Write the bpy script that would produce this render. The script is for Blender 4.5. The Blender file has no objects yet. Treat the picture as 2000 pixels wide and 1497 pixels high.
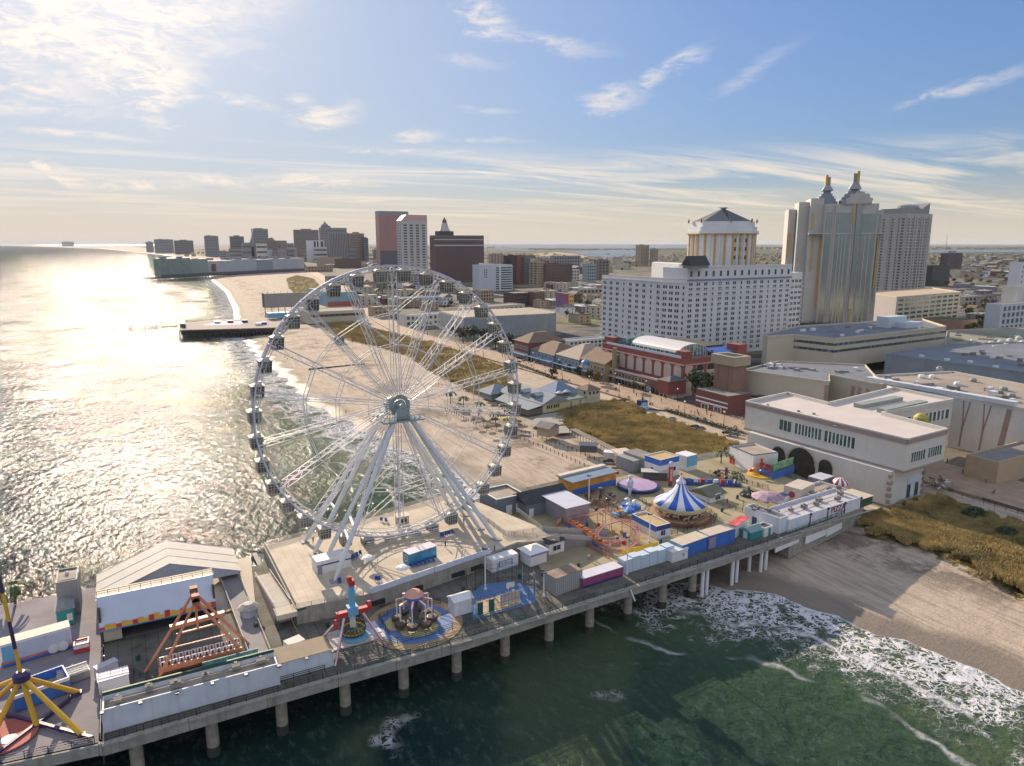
import bpy, bmesh, math, random
import numpy as np
from mathutils import Vector, Matrix
random.seed(7); np.random.seed(7)
C = bpy.context.scene.collection
PI = math.pi
R = math.radians
# ---------------------------------------------------------------- camera constants and survey helpers
FPX, CXP, CYP, CH = 1387.0, 1000.0, 748.5, 80.0
PITCH = math.atan(273/FPX); YAW = R(29)
CAM = (7.9, -108.9, 80.0)
def ray(u, v):
    x = (u-CXP)/FPX; y = (v-CYP)/FPX
    a, b, c = x, math.cos(PITCH)-y*math.sin(PITCH), -math.sin(PITCH)-y*math.cos(PITCH)
    return (a*math.cos(YAW)+b*math.sin(YAW), -a*math.sin(YAW)+b*math.cos(YAW), c)
def W(u, v, z=0.0):
    d = ray(u, v); t = (z-CH)/d[2]
    return (CAM[0]+d[0]*t, CAM[1]+d[1]*t)
def proj(x, y, z):
    dx, dy = x-CAM[0], y-CAM[1]
    X = dx*math.cos(YAW)-dy*math.sin(YAW); Y = dx*math.sin(YAW)+dy*math.cos(YAW); Z = z-CH
    d = Y*math.cos(PITCH)-Z*math.sin(PITCH); w = Y*math.sin(PITCH)+Z*math.cos(PITCH)
    return (CXP+FPX*X/d, CYP-FPX*w/d)
def solve(f, target, lo, hi):
    flo = f(lo)-target
    for _ in range(50):
        m = (lo+hi)/2; fm = f(m)-target
        if (fm > 0) == (flo > 0): lo = m
        else: hi = m
    return (lo+hi)/2
def ztop(x, y, v): return solve(lambda z: proj(x, y, z)[1], v, -5, 400)
# ---------------------------------------------------------------- materials
MATS = {}
def nt(m): m.use_nodes = True; return m.node_tree.nodes, m.node_tree.links
def mat(name, col, rough=0.7, metal=0.0, var=0.12, scale=0.4, bump=0.0, spec=0.5, stain=0.0):
    """weathered paint / concrete / metal: base colour with two octaves of procedural variation"""
    if name in MATS: return MATS[name]
    m = bpy.data.materials.new(name); N, L = nt(m); b = N['Principled BSDF']
    b.inputs['Roughness'].default_value = rough; b.inputs['Metallic'].default_value = metal
    b.inputs['Specular IOR Level'].default_value = spec
    c = (*col, 1)
    if var > 0:
        tc = N.new('ShaderNodeTexCoord'); n1 = N.new('ShaderNodeTexNoise'); n1.inputs['Scale'].default_value = scale
        n1.inputs['Detail'].default_value = 6; n1.inputs['Roughness'].default_value = 0.65
        L.new(tc.outputs['Object'], n1.inputs['Vector'])
        rp = N.new('ShaderNodeValToRGB'); rp.color_ramp.elements[0].position = 0.3; rp.color_ramp.elements[1].position = 0.72
        rp.color_ramp.elements[0].color = tuple(x*(1-var) for x in col)+(1,)
        rp.color_ramp.elements[1].color = tuple(min(1, x*(1+var*0.6)) for x in col)+(1,)
        L.new(n1.outputs['Fac'], rp.inputs['Fac']); out = rp.outputs['Color']
        if stain > 0:
            mp = N.new('ShaderNodeMapping'); mp.inputs['Scale'].default_value = (1.3, 1.3, 0.12)
            L.new(tc.outputs['Object'], mp.inputs['Vector'])
            n2 = N.new('ShaderNodeTexNoise'); n2.inputs['Scale'].default_value = 1.0; n2.inputs['Detail'].default_value = 5
            L.new(mp.outputs['Vector'], n2.inputs['Vector'])
            r2 = N.new('ShaderNodeMapRange'); r2.inputs[1].default_value = 0.52; r2.inputs[2].default_value = 0.75
            r2.inputs[3].default_value = 0; r2.inputs[4].default_value = stain
            L.new(n2.outputs['Fac'], r2.inputs[0])
            mx = N.new('ShaderNodeMixRGB'); L.new(r2.outputs[0], mx.inputs[0]); L.new(out, mx.inputs[1])
            mx.inputs[2].default_value = (col[0]*0.45, col[1]*0.4, col[2]*0.32, 1); out = mx.outputs[0]
        L.new(out, b.inputs['Base Color'])
        if bump > 0:
            bp = N.new('ShaderNodeBump'); bp.inputs['Strength'].default_value = bump; bp.inputs['Distance'].default_value = 0.2
            L.new(n1.outputs['Fac'], bp.inputs['Height']); L.new(bp.outputs[0], b.inputs['Normal'])
    else: b.inputs['Base Color'].default_value = c
    MATS[name] = m; return m
def glassmat(name, col, rough=0.12, metal=0.0):
    if name in MATS: return MATS[name]
    m = mat(name, col, rough, metal, var=0.0, spec=0.8); N, L = nt(m); g = N.new('ShaderNodeNewGeometry'); n = N.new('ShaderNodeTexNoise'); n.inputs['Scale'].default_value = 0.5; n.inputs['Detail'].default_value = 1
    L.new(g.outputs['Position'], n.inputs['Vector']); r = N.new('ShaderNodeValToRGB'); r.color_ramp.elements[0].position = .5; r.color_ramp.elements[1].position = .72; r.color_ramp.elements[0].color = (*col, 1)
    r.color_ramp.elements[1].color = tuple(min(1, c*2.2+.07) for c in col)+(1,); L.new(n.outputs['Fac'], r.inputs[0]); L.new(r.outputs[0], N['Principled BSDF'].inputs['Base Color']); return m
def boards(name, col, col2, width=0.3, along='X', rough=0.8, var=0.25):
    """planks: every board its own tone, dark joints between"""
    if name in MATS: return MATS[name]
    m = bpy.data.materials.new(name); N, L = nt(m); b = N['Principled BSDF']; b.inputs['Roughness'].default_value = rough
    tc = N.new('ShaderNodeTexCoord'); mp = N.new('ShaderNodeMapping')
    if along == 'X': mp.inputs['Rotation'].default_value = (0, 0, R(90))
    if along == 'Z': mp.inputs['Rotation'].default_value = (0, R(90), 0)
    L.new(tc.outputs['Object'], mp.inputs['Vector'])
    br = N.new('ShaderNodeTexBrick'); br.inputs['Scale'].default_value = 1; br.inputs['Brick Width'].default_value = 4.0
    br.inputs['Row Height'].default_value = width; br.inputs['Mortar Size'].default_value = width*0.06
    br.inputs['Color1'].default_value = (*col, 1); br.inputs['Color2'].default_value = (*col2, 1)
    br.inputs['Mortar'].default_value = tuple(x*0.35 for x in col)+(1,)
    L.new(mp.outputs[0], br.inputs['Vector'])
    n1 = N.new('ShaderNodeTexNoise'); n1.inputs['Scale'].default_value = 0.25; n1.inputs['Detail'].default_value = 7
    L.new(tc.outputs['Object'], n1.inputs['Vector'])
    r2 = N.new('ShaderNodeMapRange'); r2.inputs[1].default_value = 0.3; r2.inputs[2].default_value = 0.75
    r2.inputs[3].default_value = 1-var; r2.inputs[4].default_value = 1+var*0.5; L.new(n1.outputs['Fac'], r2.inputs[0])
    mx = N.new('ShaderNodeVectorMath'); mx.operation = 'SCALE'; L.new(br.outputs['Color'], mx.inputs[0]); L.new(r2.outputs[0], mx.inputs['Scale'])
    L.new(mx.outputs[0], b.inputs['Base Color']); MATS[name] = m; return m
def stripes(name, cols, n, kind='radial'):
    m = bpy.data.materials.new(name); N, L = nt(m); b = N['Principled BSDF']; b.inputs['Roughness'].default_value = 0.55
    tc = N.new('ShaderNodeTexCoord'); sp = N.new('ShaderNodeSeparateXYZ'); L.new(tc.outputs['Object'], sp.inputs[0])
    if kind == 'radial':
        at = N.new('ShaderNodeMath'); at.operation = 'ARCTAN2'; L.new(sp.outputs[1], at.inputs[0]); L.new(sp.outputs[0], at.inputs[1]); o = at.outputs[0]; k = n/(2*PI)
    else: o = sp.outputs[{'x': 0, 'y': 1, 'z': 2}[kind]]; k = n
    mu = N.new('ShaderNodeMath'); mu.operation = 'MULTIPLY'; mu.inputs[1].default_value = k; L.new(o, mu.inputs[0])
    fr = N.new('ShaderNodeMath'); fr.operation = 'FRACT'; L.new(mu.outputs[0], fr.inputs[0])
    rp = N.new('ShaderNodeValToRGB'); rp.color_ramp.interpolation = 'CONSTANT'
    rp.color_ramp.elements[0].color = (*cols[0], 1); rp.color_ramp.elements[1].position = 1/len(cols); rp.color_ramp.elements[1].color = (*cols[1], 1)
    for i, c in enumerate(cols[2:]): e = rp.color_ramp.elements.new((i+2)/len(cols)); e.color = (*c, 1)
    L.new(fr.outputs[0], rp.inputs[0]); L.new(rp.outputs[0], b.inputs['Base Color']); MATS[name] = m; return m
def brick(name, col): return mat(name, col, 0.85, var=0.25, scale=1.5, stain=0.25)
def foliage(name, c1, c2):
    if name in MATS: return MATS[name]
    m = bpy.data.materials.new(name); N, L = nt(m); b = N['Principled BSDF']; b.inputs['Roughness'].default_value = 0.7
    tc = N.new('ShaderNodeTexCoord'); n1 = N.new('ShaderNodeTexNoise'); n1.inputs['Scale'].default_value = 0.5; n1.inputs['Detail'].default_value = 4
    L.new(tc.outputs['Object'], n1.inputs['Vector']); rp = N.new('ShaderNodeValToRGB')
    rp.color_ramp.elements[0].position = 0.35; rp.color_ramp.elements[1].position = 0.65
    rp.color_ramp.elements[0].color = (*c1, 1); rp.color_ramp.elements[1].color = (*c2, 1)
    L.new(n1.outputs['Fac'], rp.inputs[0]); L.new(rp.outputs[0], b.inputs['Base Color'])
    MATS[name] = m; return m
# ---------------------------------------------------------------- mesh kit
class MB:
    def __init__(s): s.v = []; s.f = []; s.mi = []; s.k = 0
    def m(s, k): s.k = k; return s
    def add(s, vs, fs):
        o = len(s.v); s.v += [tuple(p) for p in vs]; s.f += [tuple(i+o for i in f) for f in fs]; s.mi += [s.k]*len(fs); return s
    def box(s, x0, y0, z0, x1, y1, z1):
        return s.add([(x0,y0,z0),(x1,y0,z0),(x1,y1,z0),(x0,y1,z0),(x0,y0,z1),(x1,y0,z1),(x1,y1,z1),(x0,y1,z1)],
            [(0,3,2,1),(4,5,6,7),(0,1,5,4),(1,2,6,5),(2,3,7,6),(3,0,4,7)])
    def cbox(s, x, y, z, sx, sy, sz, rz=0.0):
        c, n = math.cos(rz), math.sin(rz); P = []
        for dz in (0, sz):
            for dx, dy in ((-sx/2,-sy/2),(sx/2,-sy/2),(sx/2,sy/2),(-sx/2,sy/2)): P.append((x+dx*c-dy*n, y+dx*n+dy*c, z+dz))
        return s.add(P, [(0,3,2,1),(4,5,6,7),(0,1,5,4),(1,2,6,5),(2,3,7,6),(3,0,4,7)])
    def bar(s, p, q, w, h=None):
        p, q = Vector(p), Vector(q); d = q-p
        if d.length < 1e-6: return s
        d.normalize(); up = Vector((0,0,1)) if abs(d.z) < 0.95 else Vector((0,1,0))
        a = d.cross(up).normalized(); b = a.cross(d); h = h or w; a = a*w/2; b = b*h/2
        return s.add([p-a-b, p+a-b, p+a+b, p-a+b, q-a-b, q+a-b, q+a+b, q-a+b], [(0,3,2,1),(4,5,6,7),(0,1,5,4),(1,2,6,5),(2,3,7,6),(3,0,4,7)])
    def tube(s, p, q, r0, r1=None, n=8):
        p, q = Vector(p), Vector(q); d = (q-p).normalized(); r1 = r0 if r1 is None else r1
        up = Vector((0,0,1)) if abs(d.z) < 0.95 else Vector((0,1,0)); a = d.cross(up).normalized(); b = a.cross(d)
        P = [p+(a*math.cos(t)+b*math.sin(t))*r0 for t in [2*PI*i/n for i in range(n)]]+[q+(a*math.cos(t)+b*math.sin(t))*r1 for t in [2*PI*i/n for i in range(n)]]
        return s.add(P, [(i, (i+1) % n, n+(i+1) % n, n+i) for i in range(n)]+[tuple(range(n))[::-1], tuple(range(n, 2*n))])
    def path(s, pts, w):
        for a, b in zip(pts, pts[1:]): s.bar(a, b, w)
        return s
    def prism(s, pts, z0, z1, top=None):
        """vertical prism on an XY outline (any winding); top=(k) insets"""
        A = sum(pts[i][0]*pts[(i+1) % len(pts)][1]-pts[(i+1) % len(pts)][0]*pts[i][1] for i in range(len(pts)))
        if A < 0: pts = pts[::-1]
        n = len(pts); return s.add([(x, y, z0) for x, y in pts]+[(x, y, z1) for x, y in (top or pts)],
            [tuple(range(n))[::-1], tuple(range(n, 2*n))]+[(i, (i+1) % n, n+(i+1) % n, n+i) for i in range(n)])
    def lathe(s, x, y, prof, n=24):
        P = []; F = []
        for r, z in prof: P += [(x+r*math.cos(2*PI*i/n), y+r*math.sin(2*PI*i/n), z) for i in range(n)]
        for k in range(len(prof)-1): F += [(k*n+i, k*n+(i+1) % n, (k+1)*n+(i+1) % n, (k+1)*n+i) for i in range(n)]
        F += [tuple(range(n))[::-1], tuple(range((len(prof)-1)*n, len(prof)*n))]
        return s.add(P, F)
    def ball(s, x, y, z, r, n=8, sz=1.0):
        pr = [(max(1e-3, r*math.sin(PI*k/(n//2+1))), z-r*sz*math.cos(PI*k/(n//2+1))) for k in range(n//2+2)]
        return s.lathe(x, y, pr, n)
    def quad(s, a, b, c, d): return s.add([a, b, c, d], [(0, 1, 2, 3)])
    def gable(s, x0, y0, x1, y1, z0, z1, zr, axis='x', oh=0.3):
        """gabled roof solid over a rectangle, ridge along axis"""
        x0 -= oh; x1 += oh; y0 -= oh; y1 += oh
        if axis == 'x': P = [(x0,y0,z1),(x1,y0,z1),(x1,y1,z1),(x0,y1,z1),(x0,(y0+y1)/2,zr),(x1,(y0+y1)/2,zr)]; F = [(0,3,2,1),(0,1,5,4),(2,3,4,5),(0,4,3),(1,2,5)]
        else: P = [(x0,y0,z1),(x1,y0,z1),(x1,y1,z1),(x0,y1,z1),((x0+x1)/2,y0,zr),((x0+x1)/2,y1,zr)]; F = [(0,3,2,1),(1,2,5,4),(3,0,4,5),(0,1,4),(2,3,5)]
        return s.add(P, F)
    def hip(s, x0, y0, x1, y1, z1, zr, oh=0.4, k=0.5):
        x0 -= oh; x1 += oh; y0 -= oh; y1 += oh; w, d = x1-x0, y1-y0; mn = min(w, d)*k
        return s.add([(x0,y0,z1),(x1,y0,z1),(x1,y1,z1),(x0,y1,z1),(x0+mn,y0+mn,zr),(x1-mn,y0+mn,zr),(x1-mn,y1-mn,zr),(x0+mn,y1-mn,zr)],
            [(0,3,2,1),(0,1,5,4),(1,2,6,5),(2,3,7,6),(3,0,4,7),(4,5,6,7)])
    def mesh(s, name, mats):
        me = bpy.data.meshes.new(name); me.from_pydata(s.v, [], s.f); ms = mats if isinstance(mats, (list, tuple)) else [mats]
        for m in ms: me.materials.append(m)
        if len(ms) > 1: me.polygons.foreach_set('material_index', s.mi)
        me.update(); return me
def link(name, me, parent=None, loc=None, rz=0.0):
    o = bpy.data.objects.new(name, me); C.objects.link(o)
    if parent: o.parent = parent
    if loc: o.location = loc
    if rz: o.rotation_euler[2] = rz
    return o
def part(name, mb, mats, parent, label=None, kind=None, loc=None, smooth=False):
    me = mb.mesh(name, mats)
    if smooth: me.polygons.foreach_set('use_smooth', [True]*len(me.polygons))
    o = link(name, me, parent, loc)
    if label: o['label'] = label
    if kind: o['kind'] = kind
    return o
def tag(o, label, cat, group=None, kind=None):
    o['label'] = label; o['category'] = cat
    if group: o['group'] = group
    if kind: o['kind'] = kind
    return o
def thing(name, label, cat, loc=(0,0,0), rz=0.0, group=None):
    o = bpy.data.objects.new(name, None); C.objects.link(o); o.location = loc; o.rotation_euler[2] = rz; o.empty_display_size = 0.5
    return tag(o, label, cat, group)
def struct(name, mb, mats):
    o = part(name, mb, mats, None); o['kind'] = 'structure'; return o
def dup(src, loc, rz=0.0, label=None, sc=None):
    def cp(o, par):
        c = o.copy(); C.objects.link(c); c.parent = par
        for ch in o.children: cp(ch, c)
        return c
    r = cp(src, None); r.location = loc; r.rotation_euler[2] = rz
    if sc: r.scale = sc if isinstance(sc, tuple) else (sc, sc, sc)
    if label: r['label'] = label
    return r
def near_label(words, i):  # helper for lists of place phrases
    return words[i % len(words)]
# window units -------------------------------------------------
_UW = {}
def unit_window(mats, panes=1, frame=0.08):
    """1 x 1 window in the XZ plane facing -Y, scaled per use: frame, pane, mullions"""
    key = (tuple(m.name for m in mats), panes, frame)
    if key not in _UW:
        b = MB(); b.m(0).box(-0.5, -0.25, 0, 0.5, 0.25, 1)
        if frame:
            b.m(1); t = frame; b.box(-0.5-t, -0.5, -t, -0.5, 0.2, 1+t); b.box(0.5, -0.5, -t, 0.5+t, 0.2, 1+t); b.box(-0.5, -0.5, -t, 0.5, 0.2, 0); b.box(-0.5, -0.5, 1, 0.5, 0.2, 1+t)
            for k in range(1, panes): x = -0.5+k/panes; b.box(x-0.02, -0.4, 0, x+0.02, 0.2, 1)
        _UW[key] = b.mesh('window', list(mats) if frame else [mats[0]])
    return _UW[key]
def windows(parent, lst, mats, panes=1, frame=0.08, depth=0.15, name='window', limit=100):
    """lst: (x, y, z, w, h, rz) of each opening; the nearest 100 are parts, the rest one stuff part"""
    me = unit_window(mats, panes, frame)
    mw = parent.matrix_basis
    lst = sorted(lst, key=lambda q: (Vector(CAM)-mw @ Vector(q[:3])).length)
    for (x, y, z, w, h, rz) in lst[:limit]:
        o = link(name, me, parent, (x, y, z), rz); o.scale = (w, depth, h)
    rest = lst[limit:]
    if rest:
        b = MB(); src = [tuple(v.co) for v in me.vertices]; fs = [tuple(p.vertices) for p in me.polygons]; mi = [p.material_index for p in me.polygons]
        for (x, y, z, w, h, rz) in rest:
            c, s = math.cos(rz), math.sin(rz); o = len(b.v)
            b.v += [(x+px*w*c-py*depth*s, y+px*w*s+py*depth*c, z+pz*h) for px, py, pz in src]
            b.f += [tuple(i+o for i in f) for f in fs]; b.mi += mi
        part(name+'s', b, list(me.materials), parent, kind='stuff')
def facade(p, q, z0, z1, nx, nz, w, h, skip=None, m=1.0, off=0.06):
    """grid of windows on the wall from p to q (left to right as seen from outside)"""
    dx, dy = q[0]-p[0], q[1]-p[1]; L = math.hypot(dx, dy); ux, uy = dx/L, dy/L; rz = math.atan2(uy, ux); out = []
    for j in range(nz):
        for i in range(nx):
            if skip and skip(i, j): continue
            t = m+(L-2*m)*(i+0.5)/nx; z = z0+(z1-z0)*(j+0.5)/nz-h/2
            out.append((p[0]+ux*t+uy*off, p[1]+uy*t-ux*off, z, w, h, rz))
    return out
# ---------------------------------------------------------------- camera, light, sky
cd = bpy.data.cameras.new('camera'); cam = bpy.data.objects.new('camera', cd); C.objects.link(cam)
cam.location = CAM; cam.rotation_euler = (PI/2-PITCH, 0, -YAW); cd.sensor_width = 36; cd.lens = 36*FPX/2000; cd.clip_end = 120000; cd.clip_start = 0.5
sc = bpy.context.scene; sc.camera = cam
SUN_EL, SUN_AZ = R(21), math.atan2(*[ray(235, 475)[i] for i in (1, 0)])   # azimuth as angle from +X
sdir = Vector((math.cos(SUN_EL)*math.cos(SUN_AZ), math.cos(SUN_EL)*math.sin(SUN_AZ), math.sin(SUN_EL)))
ld = bpy.data.lights.new('sun', 'SUN'); ld.energy = 5.0; ld.angle = R(0.5); ld.color = (1.0, 0.81, 0.60)
lo = bpy.data.objects.new('sun', ld); C.objects.link(lo); lo.rotation_euler = sdir.to_track_quat('Z', 'Y').to_euler()
wd = bpy.data.worlds.new('World'); sc.world = wd; wd.use_nodes = True; N, L = wd.node_tree.nodes, wd.node_tree.links
bg = N['Background']; sky = N.new('ShaderNodeTexSky'); sky.sky_type = 'NISHITA'; sky.sun_disc = False
sky.sun_elevation = SUN_EL; sky.sun_rotation = PI/2-SUN_AZ; sky.altitude = 50; sky.air_density = 1.0; sky.dust_density = 1.0; sky.ozone_density = 2.5
bg.inputs[1].default_value = 0.085
tc = N.new('ShaderNodeTexCoord')
def vm(op, a, b=None, sc_=None):
    n = N.new('ShaderNodeVectorMath'); n.operation = op
    for i, x in enumerate((a, b)):
        if x is None: continue
        if isinstance(x, (tuple, list, Vector)): n.inputs[i].default_value = tuple(x)
        else: L.new(x, n.inputs[i])
    if sc_ is not None: n.inputs['Scale'].default_value = sc_
    return n.outputs['Value'] if op in ('DOT_PRODUCT', 'LENGTH') else n.outputs['Vector']
def ma(op, a, b=None, c=None, clamp=False):
    n = N.new('ShaderNodeMath'); n.operation = op; n.use_clamp = clamp
    for i, x in enumerate((a, b, c)):
        if x is None: continue
        if isinstance(x, (int, float)): n.inputs[i].default_value = x
        else: L.new(x, n.inputs[i])
    return n.outputs[0]
def noise(vec, scale, detail=5, rough=0.55, dist=0.0):
    n = N.new('ShaderNodeTexNoise'); n.inputs['Scale'].default_value = scale; n.inputs['Detail'].default_value = detail
    n.inputs['Roughness'].default_value = rough; n.inputs['Distortion'].default_value = dist; L.new(vec, n.inputs['Vector']); return n.outputs['Fac']
def mrange(x, a, b, c=0.0, d=1.0, smooth=True):
    n = N.new('ShaderNodeMapRange'); n.interpolation_type = 'SMOOTHSTEP' if smooth else 'LINEAR'
    L.new(x, n.inputs[0])
    for i, q in enumerate((a, b, c, d)): n.inputs[i+1].default_value = q
    return n.outputs[0]
D = vm('NORMALIZE', tc.outputs['Generated'])
sp = N.new('ShaderNodeSeparateXYZ'); L.new(D, sp.inputs[0]); dz = sp.outputs[2]
# cirrus layer: direction projected on a high horizontal plane, streaked along one wind direction
zz = ma('MAXIMUM', ma('ADD', dz, 0.06), 0.02)
cb = N.new('ShaderNodeCombineXYZ'); L.new(ma('DIVIDE', sp.outputs[0], zz), cb.inputs[0]); L.new(ma('DIVIDE', sp.outputs[1], zz), cb.inputs[1])
mp = N.new('ShaderNodeMapping'); mp.inputs['Rotation'].default_value = (0, 0, R(27)); mp.inputs['Scale'].default_value = (0.33, 1.35, 1); L.new(cb.outputs[0], mp.inputs['Vector'])
n_str = noise(mp.outputs[0], 1.0, 9, 0.62, 0.9); n_big = noise(cb.outputs[0], 0.22, 3, 0.5)
def band(lo0, lo1, hi0, hi1): return ma('MULTIPLY', mrange(dz, lo0, lo1), mrange(dz, hi0, hi1, 1.0, 0.0))
low = ma('MULTIPLY', ma('MULTIPLY', band(0.008, 0.05, 0.09, 0.135), mrange(n_str, 0.40, 0.68)), mrange(vm('DOT_PRODUCT', D, ray(1400, 475)), 0.80, 0.94, 0.5, 0.9))
high = ma('MULTIPLY', ma('MULTIPLY', mrange(dz, 0.08, 0.2), mrange(n_str, 0.56, 0.8)), mrange(n_big, 0.45, 0.62))
cloud = ma('MAXIMUM', low, ma('MULTIPLY', high, 0.35))
# separate wisps, each about its own direction in the sky: (u, v) survey point, half length, half width (radians), tilt
wj = noise(vm('MULTIPLY', D, (5, 5, 14)), 2.2, 8, 0.62, 0.6); wj2 = noise(vm('MULTIPLY', D, (9, 9, 30)), 3.0, 9, 0.66, 0.8)
wvec = N.new('ShaderNodeCombineXYZ'); L.new(ma('MULTIPLY', ma('SUBTRACT', wj2, 0.5), 1.6), wvec.inputs[0]); L.new(ma('MULTIPLY', ma('SUBTRACT', wj, 0.5), 3.2), wvec.inputs[1])
def wisp(u, v, hl, hw, tilt, gain=1.0):
    d0 = Vector(ray(u, v)).normalized(); e1 = Vector((d0.y, -d0.x, 0)).normalized(); e2 = e1.cross(d0)
    if e2.z < 0: e2 = -e2
    t = R(tilt); a1 = e1*math.cos(t)+e2*math.sin(t); a2 = -e1*math.sin(t)+e2*math.cos(t); a3 = a1.cross(a2)
    n = N.new('ShaderNodeMapping'); n.vector_type = 'TEXTURE'; n.inputs['Location'].default_value = d0
    n.inputs['Rotation'].default_value = Matrix((a1, a2, a3)).transposed().to_euler(); n.inputs['Scale'].default_value = (hl, hw, 1)
    L.new(D, n.inputs['Vector']); return mrange(vm('LENGTH', vm('ADD', n.outputs[0], wvec.outputs[0])), 0.05, 1.12, gain, 0.0, True)
WISPS = [(960, 45, .055, .020, -20, .9), (1085, 82, .10, .014, -9, .6), (920, 120, .06, .012, -2, .35), (1200, 188, .055, .020, 12, .8), (1290, 140, .075, .012, 33, .7), (1345, 108, .035, .016, 25, .7),
    (1480, 130, .075, .012, 30, .35), (640, 222, .06, .016, 12, .8), (480, 200, .05, .011, -10, .55), (590, 192, .022, .010, -8, .5), (818, 264, .045, .011, 0, .65), (820, 297, .13, .0055, 0, .7),
    (1900, 165, .09, .009, 14, .6), (1950, 150, .06, .009, 12, .5), (1910, 280, .05, .008, 5, .4), (960, 213, .05, .005, -2, .35), (950, 275, .09, .006, -2, .4),
    (310, 150, .06, .045, 60, .9), (250, 95, .09, .05, 25, .9), (120, 60, .14, .05, 0, .9), (330, 20, .16, .05, 5, .75), (480, 15, .10, .03, 8, .5), (60, 165, .09, .022, 0, .7), (130, 200, .06, .02, 10, .5), (20, 120, .05, .015, -8, .6), (20, 210, .05, .012, 0, .45),
    (130, 340, .045, .016, -25, .9), (300, 362, .08, .010, 2, .8), (420, 355, .07, .012, -3, .8), (650, 350, .12, .012, 3, .8), (150, 262, .12, .006, -1, .5)]
wm = wisp(*WISPS[0])
for w in WISPS[1:]: wm = ma('MAXIMUM', wm, wisp(*w))
cloud = ma('MAXIMUM', cloud, ma('MULTIPLY', wm, mrange(wj2, 0.33, 0.64, 0.12, 1.0)))
# aureole of the veiled sun, and lit cloud tone
sd = vm('DOT_PRODUCT', D, tuple(sdir)); core = mrange(sd, 0.9965, 0.9999); halo = ma('POWER', ma('MAXIMUM', sd, 0.0), 60.0); halo2 = ma('POWER', ma('MAXIMUM', sd, 0.0), 9.0)
ccol = N.new('ShaderNodeMixRGB'); ccol.inputs[1].default_value = (6.6, 6.3, 6.5, 1); ccol.inputs[2].default_value = (9.0, 7.2, 5.0, 1)
L.new(mrange(dz, 0.0, 0.25, 0.9, 0.0), ccol.inputs[0])
cc2 = N.new('ShaderNodeMixRGB'); cc2.blend_type = 'MIX'; cc2.inputs[2].default_value = (10.5, 8.6, 6.6, 1); L.new(halo2, cc2.inputs[0]); L.new(ccol.outputs[0], cc2.inputs[1])
lum = vm('DOT_PRODUCT', sky.outputs[0], (0.3, 0.5, 0.2))
kk = N.new('ShaderNodeVectorMath'); kk.operation = 'SCALE'; L.new(vm('MULTIPLY', sky.outputs[0], (1.02, 1.18, 1.52)), kk.inputs[0])
L.new(ma('DIVIDE', 1.0, ma('ADD', 1.0, ma('MULTIPLY', lum, 0.17))), kk.inputs['Scale']); SKYADJ = kk.outputs[0]
cool = N.new('ShaderNodeMixRGB'); L.new(ma('MULTIPLY', halo2, 0.75), cool.inputs[0]); L.new(SKYADJ, cool.inputs[1]); cool.inputs[2].default_value = (4.0, 4.8, 6.0, 1)
mx = N.new('ShaderNodeMixRGB'); L.new(ma('MULTIPLY', cloud, 0.85), mx.inputs[0]); L.new(cool.outputs[0], mx.inputs[1]); L.new(cc2.outputs[0], mx.inputs[2])
hzn = N.new('ShaderNodeMixRGB'); hzn.inputs[2].default_value = (6.1, 5.3, 4.4, 1); L.new(mrange(dz, 0.0, 0.10, 0.8, 0.0), hzn.inputs[0]); L.new(mx.outputs[0], hzn.inputs[1])
# added fill: unseen bright sky behind the camera and overhead lifts shaded facades
fw = vm('DOT_PRODUCT', D, tuple(Vector(ray(1000, 475)).normalized())); sky_fill = ma('MAXIMUM', mrange(fw, 0.25, -0.25), mrange(dz, 0.62, 0.85)); sky_fill = ma('MULTIPLY', sky_fill, mrange(n_big, 0.3, 0.6, 0.45, 1.0))
bk = N.new('ShaderNodeMixRGB'); L.new(sky_fill, bk.inputs[0]); L.new(hzn.outputs[0], bk.inputs[1]); bk.inputs[2].default_value = (5.0, 5.3, 6.2, 1); mx = bk
gl = N.new('ShaderNodeVectorMath'); gl.operation = 'SCALE'; gl.inputs[0].default_value = (7, 5.6, 4.2); L.new(ma('ADD', ma('MULTIPLY', halo, 0.36), ma('MULTIPLY', core, 1.5)), gl.inputs['Scale'])
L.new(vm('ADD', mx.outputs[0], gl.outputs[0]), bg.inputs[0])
sc.view_settings.view_transform = 'Standard'; sc.view_settings.look = 'None'; sc.view_settings.exposure = 0.6
cy = sc.cycles; cy.max_bounces = 5; cy.diffuse_bounces = 2; cy.glossy_bounces = 3; cy.volume_bounces = 0; cy.transparent_max_bounces = 6; cy.caustics_reflective = False; cy.caustics_refractive = False
cy.use_denoising = True; cy.sample_clamp_direct = 0; cy.sample_clamp_indirect = 4
try: cy.use_light_tree = False
except Exception: pass
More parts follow.
